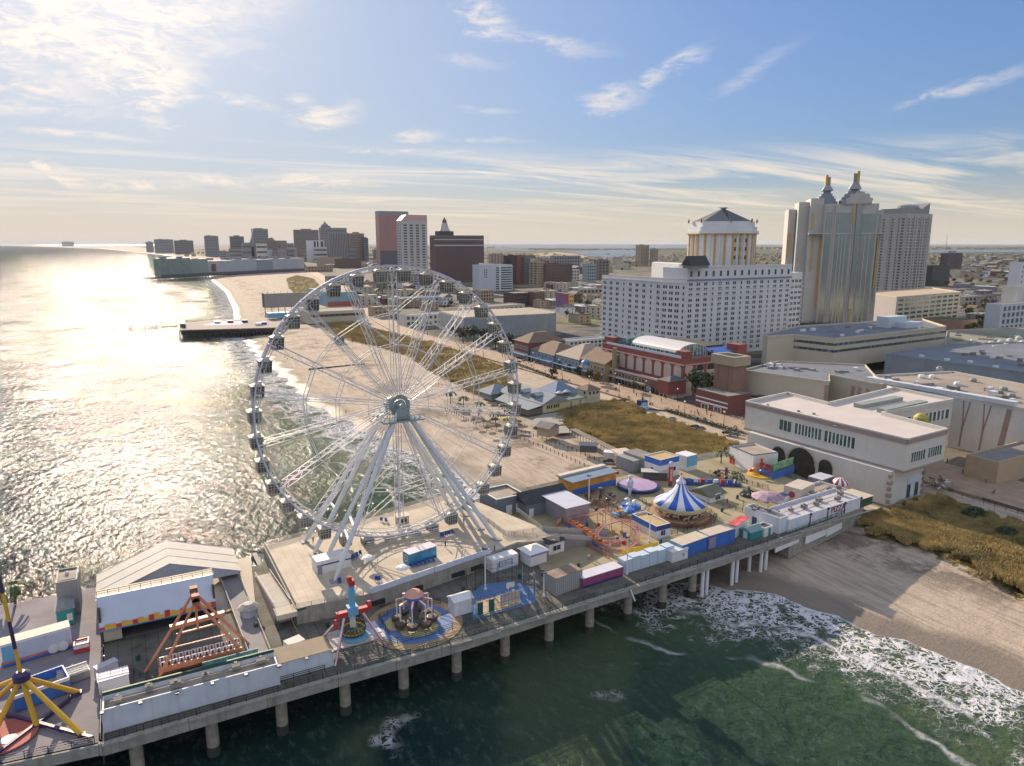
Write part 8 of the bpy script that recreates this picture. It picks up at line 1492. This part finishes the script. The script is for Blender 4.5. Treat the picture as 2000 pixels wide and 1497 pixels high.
sheet('road', [(1100, 560), (1180, 575), (1180, 569), (1110, 555)], G+.06, mat('car_park_asphalt', (.05, .05, .055))); sheet('road', [(900, 545), (1180, 563), (1180, 557), (920, 541)], G+.06, mat('car_park_asphalt', (.05, .05, .055)))
# cars
def car_meshes(col, i):
    b = MB(); b.prism([(-2.2, -.9), (2.2, -.9), (2.3, -.6), (2.3, .6), (2.2, .9), (-2.2, .9), (-2.3, .6), (-2.3, -.6)], .35, .85, [(-2.1, -.82), (2.05, -.82), (2.15, -.5), (2.15, .5), (2.05, .82), (-2.1, .82), (-2.2, .5), (-2.2, -.5)]); body = b.mesh('body', [mat('car_paint_%s' % i, col, .3, .2, var=.05)])
    g_ = MB().prism([(-1.5, -.78), (1.1, -.78), (1.1, .78), (-1.5, .78)], .85, 1.38, [(-1.15, -.65), (.45, -.65), (.45, .65), (-1.15, .65)]).mesh('cabin_glass', [glass]); r_ = MB().prism([(-1.12, -.62), (.42, -.62), (.42, .62), (-1.12, .62)], 1.381, 1.42).mesh('roof', [MATS['car_paint_%s' % i]])
    return body, g_, r_
wheel_m = MB().tube((0, -.12, 0), (0, .12, 0), .33, n=10).mesh('wheel', [black]); CN = ['silver', 'white', 'black', 'dark blue', 'red', 'grey']; CM = [car_meshes(c, i) for i, c in enumerate([(.45, .46, .48), (.7, .7, .7), (.03, .03, .03), (.04, .06, .15), (.3, .03, .03), (.15, .15, .16)])]
def car(x, y, rz, k, label, group=None, z=G+.07, wheels=True):
    t = thing('parked_car', label, 'car', (x, y, z), rz, group)
    for nm, me in zip(('body', 'cabin_glass', 'roof'), CM[k]): link(nm, me, t)
    for a in (-1.4, 1.4):
        for c in (-.85, .85): link('wheel', wheel_m, t, (a, c, .33))
    return t
A0, A1, A2 = W(1030, 684, G), W(1160, 660, G), W(1150, 684, G)
for r_ in range(4):
    for k in range(17):
        if rs.random() < .12: continue
        f = k/16; g2 = r_/3; x = A0[0]+(A1[0]-A0[0])*f+(A2[0]-A1[0])*g2*.9; y = A0[1]+(A1[1]-A0[1])*f+(A2[1]-A1[1])*g2*.9; kk_ = rs.randrange(6)
        car(x, y, R(4+rs.uniform(-3, 3)), kk_, '%s car in the %s row of the car park below grey hall' % (CN[kk_], ['farthest', 'second', 'third', 'nearest'][r_]), 'cars in the car park')
for i, (u, v, k, lab) in enumerate([(1358, 838, 2, 'black car parked on the sandy track beside dune grass'), (1368, 841, 5, 'grey car behind the black one on the track'), (1421, 850, 2, 'black car nearest the front hall wall'), (1434, 853, 5, 'grey car touching the front hall corner'), (1312, 822, 0, 'silver car near the memorial at dune edge'), (1190, 905, 2, 'black car on the sand by beach trailers')]): car(*W(u, v, G), R(100+i*9), k, lab, z=G+.35)
# memorial with steps at the dune
x, y = W(1254, 796, G); t = thing('memorial_stand', 'dark memorial figure on blue stepped base between dune and boardwalk', 'monument', (x, y, G+.3)); part('pedestal', MB().cbox(0, 0, 0, 4, 3, 3.2), [navy], t); part('blue_step', MB().cbox(-1.5, -3.5, 0, 2.2, 4, 1.0).cbox(-.6, -1.8, 0, 2.2, 2.2, 2.4), [mat('sky_blue_step', (.3, .45, .58), .6)], t); part('figure', MB().tube((0, 0, 3.2), (.2, 0, 5), .35, .25).ball(.2, 0, 5.3, .3).bar((0, 0, 4.6), (1.0, 0, 4.2), .18), [black], t)
sheet('plaza', [(1222, 787), (1236, 776), (1300, 792), (1312, 805), (1262, 800)], G+.6, mat('pale_plaza', (.42, .36, .30), .9, var=.12)); sheet('path', [(1108, 806), (1060, 812), (1030, 830), (1090, 850), (1118, 848), (1100, 830)], G+.62, mat('grey_sand_path', (.30, .28, .26), .9, var=.1))
# beach trailers, huts, stalls
hut('beach_trailer', 'grey and white trailer parked on the sand beside dune', 'trailer', ((*W(1178, 905, G), G+.6), R(-42), 11, 3.4, 3.4), mat('scuffed_white', (.5, .5, .5), .6, var=.25, scale=.5), white, 'flat', wins=[('f', .5, .45, .7, .7)])
hut('beach_trailer', 'cream box trailer touching the dune behind the grey trailer', 'trailer', ((*W(1212, 915, G), G+.6), R(-10), 6, 8, 4), mat('cream_container', (.55, .48, .40)), mat('cream_container', (.55, .48, .40)), 'flat')
hut('beach_hut', 'brown beach hut with grey roof on stilts behind rope fence', 'hut', ((*W(1072, 858, G), G+.6), R(20), 6.5, 6, 3.6), mat('tan_booth', (.4, .33, .25)), roofgrey, 'gable y', over=.5, stripe=[('l', .55, .8, mat('warm_boards', (.42, .26, .15)))])
hut('beach_store', 'low dark store with curved grey lid behind the long pergola', 'store', ((*W(1132, 886, G), G+.5), R(-40), 6, 3.5, 2.6), dgrey, grey, 'gable x')
a, c = W(1118, 852, G), W(1198, 893, G); t = thing('pergola', 'long low wooden pergola roof along dune grass edge', 'pergola', (*a, G+.5), math.atan2(c[1]-a[1], c[0]-a[0])); L_ = math.hypot(c[0]-a[0], c[1]-a[1])
for i in range(14): part('slat_panel', MB().box(i*L_/14+.1, -1.5, 2.4, (i+1)*L_/14-.1, 1.5, 2.55), [mat('brown_grey_slats', (.22, .18, .15), .8, var=.3, scale=1)], t); part('post', MB().box(i*L_/14, -1.4, 0, i*L_/14+.15, -1.25, 2.4), [dgrey], t)
up_ = thing('thatched_umbrella', 'x', 'umbrella', (0, 0, -40), 0, 'thatched umbrellas on the bar sand'); part('canopy', MB().lathe(0, 0, [(1.7, 2.0), (1.0, 2.5), (.05, 3.0)], 10), [mat('thatch', (.20, .15, .10), .95, var=.3, scale=2)], up_); part('pole', MB().tube((0, 0, 0), (0, 0, 2.1), .07), [bark], up_); fu = True
for i in range(22):
    u, v = rpoint([(870, 775), (960, 800), (1010, 800), (1015, 845), (960, 850), (880, 805)]); x, y = W(u, v, G); lab = 'thatched umbrella on the sand %s' % ['left of restaurant deck', 'below the restaurant verandah', 'near the palm trees', 'seen between the rim cabins'][i % 4]
    if fu: up_.location = (x, y, G-.2); up_['label'] = lab; fu = False
    else: dup(up_, (x, y, G-.2), 0, lab)
for i, (u, v) in enumerate([(968, 832), (935, 812), (905, 800), (880, 790), (985, 815)]): palm(u, v, 5.5, 'palm tree on the bar sand %s' % ['nearest the yellow awning', 'left of the yellow awning', 'third toward the hub', 'closest to the hub', 'beside the verandah'][i], z=G-.3, s=1.2)
t = thing('yellow_awning', 'small yellow awning before the beach restaurant', 'awning', (*W(975, 830, G), G)); part('canopy', MB().box(0, 0, 2.4, 6, 2.5, 2.6), [mat('lime_yellow', (.45, .42, .05), .7)], t)
for x in (.2, 5.8): part('post', MB().box(x-.06, .1, 0, x+.06, .2, 2.4), [grey], t)
def sandfence(pts, label, z=G-.25): 
    t = thing('sand_fence', label, 'fence', (*W(*pts[0], z), z)); x0, y0 = t.location[:2]; pm_ = MB().box(-.09, -.09, 0, .09, .09, 1.4).mesh('post', [mat('dark_post', (.10, .08, .06), .9)]); b = MB()
    for (a, c) in zip(pts, pts[1:]):
        p, q = W(*a, z), W(*c, z); L_ = math.hypot(q[0]-p[0], q[1]-p[1]); k = int(L_/2.6)
        for i in range(k+1): link('post', pm_, t, (p[0]-x0+(q[0]-p[0])*i/max(1, k), p[1]-y0+(q[1]-p[1])*i/max(1, k), 0))
        b.bar((p[0]-x0, p[1]-y0, 1.0), (q[0]-x0, q[1]-y0, 1.0), .05).bar((p[0]-x0, p[1]-y0, .55), (q[0]-x0, q[1]-y0, .55), .05)
    part('wire', b, [mat('dark_post', (.10, .08, .06))], t)
sandfence([(1008, 856), (1060, 876), (1150, 916), (1165, 925)], 'lower dotted post fence across the sand toward pier'); sandfence([(1018, 845), (1085, 868), (1170, 902)], 'upper dotted post fence across the sand below hut'); sandfence([(850, 752), (905, 762), (945, 775)], 'short curved post fence beside the dune inside wheel'); sandfence([(870, 800), (930, 832), (985, 850)], 'post fence along the seaward side of thatched umbrellas')
t = thing('drain_pipe', 'dark pipe lying across the beach inside the wheel', 'pipe', (*W(603, 722, 2), 2.2)); p, q = W(603, 722, 2), W(712, 712, 3); part('pipe_run', MB().tube((0, 0, 0), (q[0]-p[0], q[1]-p[1], .9), .45, n=8), [black], t)
for i in range(4): part('support', MB().cbox((q[0]-p[0])*i/3.5, (q[1]-p[1])*i/3.5, -2, .4, .4, 2), [black], t)
hut('lifeguard_hut', 'teal grey lifeguard hut on sand below the dune', 'hut', ((*W(655, 672, 3.5), 3.4), R(-5), 7, 5, 3.6), mat('teal_grey_wall', (.13, .18, .2), .8), roofgrey, 'gable x')
for i in range(26):
    u = rr_.uniform(395, 735) if (rr_ := globals().setdefault('RS2', random.Random(21))) else 0; k = rr_.randrange(3); vt = rr_.uniform(474, 492); c_ = (u, 506+rr_.uniform(-4, 8)); o = block('town_block', '%s low hazy block %s' % (['grey', 'brown', 'pale'][k], 'left of the casino towers' if u < 575 else 'between the casino towers and the pink tower'), 'building', box3(c_, u-2, u+rr_.uniform(8, 24), vt, dmin=18), [hz1, hz2, offwhite][k], rows=3, band=.4, wmats=[hz3]); o['group'] = 'low blocks of the far skyline'
# second pier (short, blue floored) and broken posts
z2 = 8.0; P2 = [W(350, 645, z2), W(540, 640, z2), W(560, 628, z2), (W(530, 628, z2)), W(440, 623, z2), W(352, 631, z2)]; c0 = P2[0]; t = thing('short_pier', 'short dark timber pier with blue painted deck beyond the wheel', 'pier', (*c0, z2)); Q = [(p[0]-c0[0], p[1]-c0[1]) for p in P2]
part('deck', MB().prism(Q, -1.0, 0), [mat('grey_brown_deck', (.25, .21, .19), .9, var=.25, scale=.2)], t); part('timber_skirt', MB().prism([(a*.985+1, b_+.8) for a, b_ in Q], -4.2, -1.0), [mat('dark_timber', (.06, .055, .05), .9, var=.4, scale=.4)], t)
c = lambda u, v: tuple(W(u, v, z2)[i]-c0[i] for i in (0, 1))
part('blue_floor', MB().prism([c(395, 636), c(430, 629), c(480, 628), (c(470, 634))], .02, .1), [mat('floor_blue', (.12, .2, .42))], t); part('side_building', MB().prism([c(352, 640), c(362, 641), c(362, 634), c(352, 633)], 0, 3.5), [dgrey], t)
for i, (u, v) in enumerate(((425, 632), (450, 631), (478, 630), (505, 636), (515, 634))): part('deck_stall', MB().cbox(*c(u, v), 0, 5, 4, 2.2), [[white, redp, navy, white, bluep][i]], t)
for i in range(26): f = i/25; part('pile', MB().tube((Q[0][0]+(Q[1][0]-Q[0][0])*f, Q[0][1]+(Q[1][1]-Q[0][1])*f+.3, -10), (Q[0][0]+(Q[1][0]-Q[0][0])*f, Q[0][1]+(Q[1][1]-Q[0][1])*f+.3, -.5), .45, n=6), [mat('dark_timber', (.06, .055, .05))], t)
pp = MB().tube((0, 0, -3), (0, 0, 5.5), .35, n=6).mesh('broken_pile', [mat('dark_timber', (.06, .055, .05))]); rr = random.Random(3)
for i in range(18):
    u = 252+i*5.4; x, y = W(u, 648-i*.35, 0); o = link('broken_pile', pp, None, (x, y, rr.uniform(-3.5, 0))); o.rotation_euler = (rr.uniform(-.12, .12), rr.uniform(-.12, .12), 0); tag(o, 'leaning leftover pile standing in the bright water left of short pier', 'pile', 'leftover piles in a row')
t = thing('pier_stub', 'fragment of timber trestle between leftover piles and short pier', 'pier', (*W(315, 640, 0), 0))
p, q = W(315, 640, 5), W(348, 639, 5); part('beam', MB().bar((p[0]-t.location[0], p[1]-t.location[1], 5.5), (q[0]-t.location[0], q[1]-t.location[1], 5.8), .8), [mat('dark_timber', (.06, .055, .05))], t)
# billboard building and casinos behind the short pier
s = ((*W(521, 615, G), G), 0, 0, 0, 0); a, b_ = W(519, 603, 12), W(600, 600, 12); x, y = W(519, 622, G)
t = thing('blank_billboard', 'large blank grey billboard on a frame above short pier', 'billboard', (x, y, G)); wB = solve(lambda k: proj(x+k, y, 20)[0], 606, 5, 150); zb0, zb1 = ztop(x, y, 602)-G, ztop(x, y, 574)-G
part('panel', MB().box(0, -1, zb0, wB, 1, zb1), [mat('billboard_grey', (.30, .29, .28), .8, var=.06)], t); part('side_panel', MB().box(0, 1, zb0, 1, 14, zb1), [dgrey], t)
for i in range(8): part('frame_post', MB().box(wB*i/7-.3, -.4, 0, wB*i/7+.3, .4, zb0), [dgrey], t)
for i in range(7): part('top_lamp', MB().bar((wB*(i+.5)/7, -1, zb1), (wB*(i+.5)/7, -1.6, zb1+2.4), .25), [black], t)
part('blue_base', MB().box(2, -4, 0, wB-4, 8, zb0*.5), [lblue], t)
block('pier_arcade', 'long low pale building with row of dark windows behind the billboard', 'building', box3((602, 634), 600, 712, 610, dmin=40), beige, rows=1, cx=24, z0=.45, z1=.85, ww=2.6, wh=2.4)
hut('blue_signboard', 'pale blue sign building with red strip seen through the upper left rim', 'building', box3((640, 600), 600, 697, 572, dmin=20), mat('pale_blue_sign', (.22, .36, .46), .6, var=.2, scale=.1), roofgrey, 'flat', stripe=[('f', 0, .35, mat('faded_red_sign', (.35, .1, .08), .6))])
for (c_, uL, uR, vt, m, rr_, cc, lab) in [((770, 600), 765, 860, 583, mat('blue_white_wall', (.5, .55, .6)), 2, 10, 'long pale blue low hall across the upper spokes'), ((730, 622), 728, 780, 600, tan, 3, 6, 'tan block beside the left upper spoke'), ((790, 640), 780, 900, 616, offwhite, 2, 12, 'off white low complex beside the far boardwalk'), ((820, 566), 815, 900, 552, white, 2, 12, 'low white hall at the foot of dark brown hotel'), ((690, 572), 688, 745, 552, hz2, 3, 6, 'brown low hall inside the top left of wheel'), ((745, 575), 742, 775, 535, mat('olive_tower', (.2, .19, .13), .8), 5, 3, 'olive narrow block between cabins at the wheel top'),
    ((800, 566), 790, 845, 540, mat('pale_fin', (.35, .34, .33)), 6, 6, 'striped pale parking block beneath white office tower'), ((600, 532), 598, 650, 521, tan, 2, 8, 'tan low arcade right of the shopping pier'), ((640, 556), 636, 690, 540, hz1, 3, 6, 'grey low block before the dark brown town'), ((1880, 600), 1876, 1962, 580, mat('pale_stucco', (.38, .35, .3)), 2, 10, 'long pale low roofed block above the garage corner'), ((1850, 580), 1842, 1905, 567, hz1, 3, 6, 'grey block right of the garage top deck')]:
    block('town_block', lab, 'building', box3(c_, uL, uR, vt, dmin=18), m, rows=rr_, cx=cc)
# distant shopping pier
z3 = 8; x0, y0 = W(306, 541, z3); x1, y1 = W(600, 527, z3); t = thing('shopping_pier', 'long pale green and grey shopping pier building far along the beach', 'pier building', (x0, y0, 0), math.atan2(y1-y0, x1-x0)); L_ = math.hypot(x1-x0, y1-y0); hT = ztop(x0, y0, 508)
part('deck', MB().box(-14, 0, 4, L_, 26, 7.5), [dgrey], t)
for i, (f0, f1, hh, m) in enumerate(((.03, .20, hT, mat('pale_green_glass_wall', (.22, .29, .27), .5, var=.25, scale=.08)), (.20, .30, hT*.93, mat('sea_green_wall', (.25, .32, .30), .6)), (.30, .48, hT*.80, mat('pale_pier_wall', (.40, .44, .47), .7, var=.1, scale=.05)), (.48, .62, hT*.86, mat('pale_pier_wall', (.40, .44, .47))), (.62, .74, hT*.8, mat('blue_grey_band', (.25, .3, .36))), (.74, .99, hT*.84, mat('pale_pier_wall', (.40, .44, .47))))): part('hall', MB().box(L_*f0, 3+i*.3, 7.5, L_*f1-.5, 24, hh+3), [m], t); part('base_band', MB().box(L_*f0, 2.6+i*.3, 7.6, L_*f1-.5, 2.9+i*.3, 12), [hz3], t)
for i in range(10): part('roof_plant', MB().cbox(L_*(.06+.09*i), 12, hT+(1 if i < 2 else -4), 14, 8, 5), [hz1], t)
for i in range(24): part('pile', MB().tube((4+i*L_*.018, 2, -4), (4+i*L_*.018, 2, 4), 1.2, n=6), [hz3], t)
part('maroon_banner', MB().box(L_*.32, 1.9, 14, L_*.345, 2.5, hT*.7), [redb], t)
# mid ground right: street beside mural wall
block('tan_annex', 'low tan building with dark doorways right of the front hall', 'building', box3((1945, 950), 1936, 2080, 903, zb=G, dmin=10), mat('tan_annex_wall', (.45, .34, .22), .8, var=.1))
hut('mural_stall', 'small white stall with painted orange emblem beside tan annex', 'stall', ((*W(1902, 938, G), G+.76), R(-35), 6, 4, 3.4), white, white, 'flat', stripe=[('f', .2, .5, mat('orange_emblem', (.6, .3, .15), .6, var=.8, scale=1.5))])
b = MB(); b.add([(*W(1843, 897, G+.75), G+.76), (*W(1862, 870, G+.75), G+.76)], []) if False else None
rr = random.Random(8)
for i, (u, v) in enumerate([(1880, 925), (1938, 965), (1941, 966), (1925, 945), (1893, 918), (1850, 905)]): k = i % 5; o = link('person', PM[k], None, (*W(u, v, G+.75), G+.76), i); tag(o, 'person walking %s' % ['by the iron fence right of front hall', 'in the pair near the right edge shadow line', 'behind the pair near the right edge', 'before the white stall', 'close to the mural wall foot', 'at the corner of the front hall'][i], 'person')
railing('railing', [W(1842, 955, G+.7), W(1900, 978, G+.7), W(2010, 1012, G+.7)], 1.1, 'dark boardwalk railing above the right hand dune', black, z=G+.75, step=3)
t = thing('debris_pile', 'heap of beams and signs under canopy at the hall corner', 'debris', (*W(1838, 955, G), G+.7)); rr = random.Random(2)
for i in range(26): a = Vector((rr.uniform(-3, 3), rr.uniform(-2, 2), rr.uniform(0, 2.2))); part('beam', MB().bar(a, a+Vector((rr.uniform(-2, 2), rr.uniform(-2, 2), rr.uniform(-.5, 1))), rr.uniform(.15, .5)), [[white, grey, dgrey, mat('brown_slat', (.2, .12, .08), .8)][i % 4]], t)
bn = thing('bench', 'x', 'bench', (0, 0, -60), 0, 'benches and bins of the boardwalk'); part('seat', MB().box(-.9, -.25, .42, .9, .25, .5), [wood], bn); part('backrest', MB().box(-.9, .22, .5, .9, .28, .95), [wood], bn)
for sx in (-.7, .7): part('leg', MB().box(sx-.05, -.2, 0, sx+.05, .22, .42), [black], bn)
for i in range(14):
    y = 62+i*17; lab = 'wooden bench facing the sea on the boardwalk %s' % ['by front hall', 'by the brown tower', 'below red arcade', 'below red arcade', 'by the restaurant', 'by the shop row', 'in the far stretch'][i//2]; loc = (bwx(y, .1), y, G+.76)
    if i == 0: bn.location = loc; bn.rotation_euler[2] = -PI/2; bn['label'] = lab
    else: dup(bn, loc, -PI/2, lab)
# small things on the pier deck
for pts, lab in (([(1300, 1048), (1335, 1040), (1400, 1010)], 'dark fence along the walkway between blue trailers and carousel'), ([(1180, 985), (1215, 1000), (1245, 1035)], 'dark fence between lavender roofed hall and spinning tubs'), ([(1262, 985), (1225, 965)], 'short dark fence before the purple disc ride'), ([(1400, 985), (1450, 1000), (1452, 985)], 'dark fence around the brown square near carousel'), ([(1385, 925), (1440, 940), (1500, 955)], 'dark fence before the circling car rides'), ([(760, 1240), (740, 1210), (790, 1190), (860, 1180)], 'dark fence behind the round floored spinning ride'), ([(205, 1340), (262, 1318), (300, 1335)], 'thin pale fence beside the lilac booths')): railing('fence', [W(u, v, DK) for u, v in pts], 1.1, lab, black, step=1.6, cat='fence')
bi = thing('litter_bin', 'x', 'bin', (0, 0, -70), 0, 'litter bins and planters on the pier'); part('drum', MB().lathe(0, 0, [(.35, 0), (.4, 1.0), (.42, 1.05)], 12), [green_i], bi); part('lid', MB().lathe(0, 0, [(.42, 1.05), (.25, 1.25)], 12), [dgrey], bi)
for i, (u, v, lab) in enumerate([(1130, 1110, 'green bin beside the plum container'), (1060, 1125, 'green bin before the pyramid roof booth'), (1015, 1130, 'green bin right of the food trailer'), (1345, 1030, 'green bin between carousel and blue trailers'), (1290, 1062, 'green bin at the corner of snack booth'), (1410, 1000, 'green bin right of the carousel fence'), (1500, 965, 'green bin near the dark car ride'), (1440, 975, 'green bin before the gabled office'), (905, 1155, 'green bin behind the white kiosk'), (700, 1205, 'green bin behind the red legged ride'), (640, 1225, 'green bin near the platform wall corner'), (500, 1228, 'green bin below the ticket booth'), (270, 1290, 'green bin below the flame trimmed fascia'), (1165, 1000, 'green bin by lavender roofed hall'), (1330, 950, 'green bin behind the carousel canopy')]):
    if i: dup(bi, (*W(u, v, DK), DK), 0, lab)
    else: bi.location = (*W(u, v, DK), DK); bi['label'] = lab
for i, (u, v, k, lab) in enumerate([(1150, 1095, 1, 'person in white behind the plum container'), (1156, 1092, 3, 'person in red behind the plum container'), (1305, 1035, 2, 'person in blue by the snack booth'), (1420, 985, 0, 'person in black right of the carousel'), (1345, 1020, 4, 'person in grey at the carousel fence'), (1232, 985, 3, 'person in red near the spinning tubs'), (1365, 1045, 1, 'person in white behind the left blue trailer'), (770, 1165, 2, 'person in blue on the grey deck below the parapet'), (560, 1195, 0, 'person in black at the foot of steps'), (1030, 1080, 4, 'person in grey beside the pyramid roof booth')]): person(u, v, DK, lab, k, i)
# dune grass: tufts of blades, one mass per dune
def tufts(P, n, m, seed, h=1.0):
    rr = np.random.RandomState(seed); P = [tuple(p) for p in P]; xs = [p[0] for p in P]; ys_ = [p[1] for p in P]; X = rr.uniform(min(xs), max(xs), n*3); Y = rr.uniform(min(ys_), max(ys_), n*3); k = pdist(X, Y, P)+3*hsh(X, Y, .5) > .5; k &= rr.rand(len(X)) < .75+.5*hsh(X, Y, .11)+.4*hsh(Y, X, .37); X, Y = X[k][:n], Y[k][:n]
    hh = h*(.5+.6*(hsh(X, Y, .16)+1)/2+.3*rr.rand(len(X))); V = []; F = []
    base = G*1.0+.45
    nb = 4; a = rr.uniform(0, 6.28, (len(X), nb)); ln = rr.uniform(.15, .6, (len(X), nb)); wd_ = .17
    A = np.stack([X[:, None]+np.cos(a+1.57)*wd_, Y[:, None]+np.sin(a+1.57)*wd_, np.full(a.shape, base-.6)], -1); B = np.stack([X[:, None]-np.cos(a+1.57)*wd_, Y[:, None]-np.sin(a+1.57)*wd_, np.full(a.shape, base-.6)], -1)
    Cc = np.stack([X[:, None]+np.cos(a)*ln*hh[:, None]*1.2, Y[:, None]+np.sin(a)*ln*hh[:, None]*1.2, base+hh[:, None]*(1-.3*ln)], -1); V = np.stack([A, B, Cc], 2).reshape(-1, 3); F = np.arange(len(V)).reshape(-1, 3)
    me = npmesh('dune_grass', V[:, 0], V[:, 1], V[:, 2], F, [m], {}); me.polygons.foreach_set('use_smooth', [False]*len(me.polygons)); o = link('dune_grass', me); o['kind'] = 'stuff'; return o
gm_ = foliage('dune_grass_straw', (.15, .125, .05), (.62, .47, .19)); gm_.node_tree.nodes['Noise Texture'].inputs['Scale'].default_value = .1; gm_.node_tree.nodes['Noise Texture'].inputs['Detail'].default_value = 10; gm_.node_tree.nodes['Noise Texture'].inputs['Roughness'].default_value = .78
tufts(DUNES['A'], 26000, gm_, 1, .8)['label'] = 'straw coloured dune grass at right foreground'; tufts(DUNES['B'], 26000, gm_, 2, 1.0)['label'] = 'straw coloured dune grass before the arcade'; tufts(DUNES['C'], 16000, gm_, 3, 1.2)['label'] = 'dune grass strip inside the wheel'; tufts(DUNES['D'], 5000, gm_, 4, 2.0)['label'] = 'far dune grass patch'
# hedge between dune and boardwalk
for i, (a, c, lab) in enumerate([((1300, 803), (1448, 850), 'long dark hedge strip along the sea edge of boardwalk near front hall'), ((1010, 715), (1085, 742), 'dark hedge strip beside boardwalk above restaurant')]):
    p, q = W(*a, G), W(*c, G); b = MB(); rr = random.Random(i)
    for k in range(900): f = rr.random(); u_ = Vector((rr.gauss(0, 1), rr.gauss(0, 1), rr.gauss(0, 1))).normalized()*.35; w_ = u_.orthogonal().normalized()*.3; c0 = Vector((p[0]+(q[0]-p[0])*f+rr.uniform(-1.2, 1.2)-p[0], p[1]+(q[1]-p[1])*f+rr.uniform(-1, 1)-p[1], rr.uniform(0, 1.4))); b.add([c0+u_, c0+w_, c0-u_, c0-w_], [(0, 1, 2, 3)])
    tag(part('hedge', b, [leafs[0]], None, loc=(p[0], p[1], G+.4)), lab, 'hedge')
# the air: one closed even volume
hb = MB().box(-30000, -20000, -9, 36000, 42000, 170); hm_ = bpy.data.materials.new('haze'); hm_.use_nodes = True; N_, L2 = hm_.node_tree.nodes, hm_.node_tree.links; N_.remove(N_['Principled BSDF']); pv = N_.new('ShaderNodeVolumePrincipled'); pv.inputs['Density'].default_value = 0.000022; pv.inputs['Color'].default_value = (.80, .86, .95, 1); pv.inputs['Anisotropy'].default_value = 0.0
L2.new(pv.outputs[0], N_['Material Output'].inputs['Volume']); ho = part('haze', hb, [hm_], None); ho['kind'] = 'stuff'; ho['label'] = 'thin even sea haze'
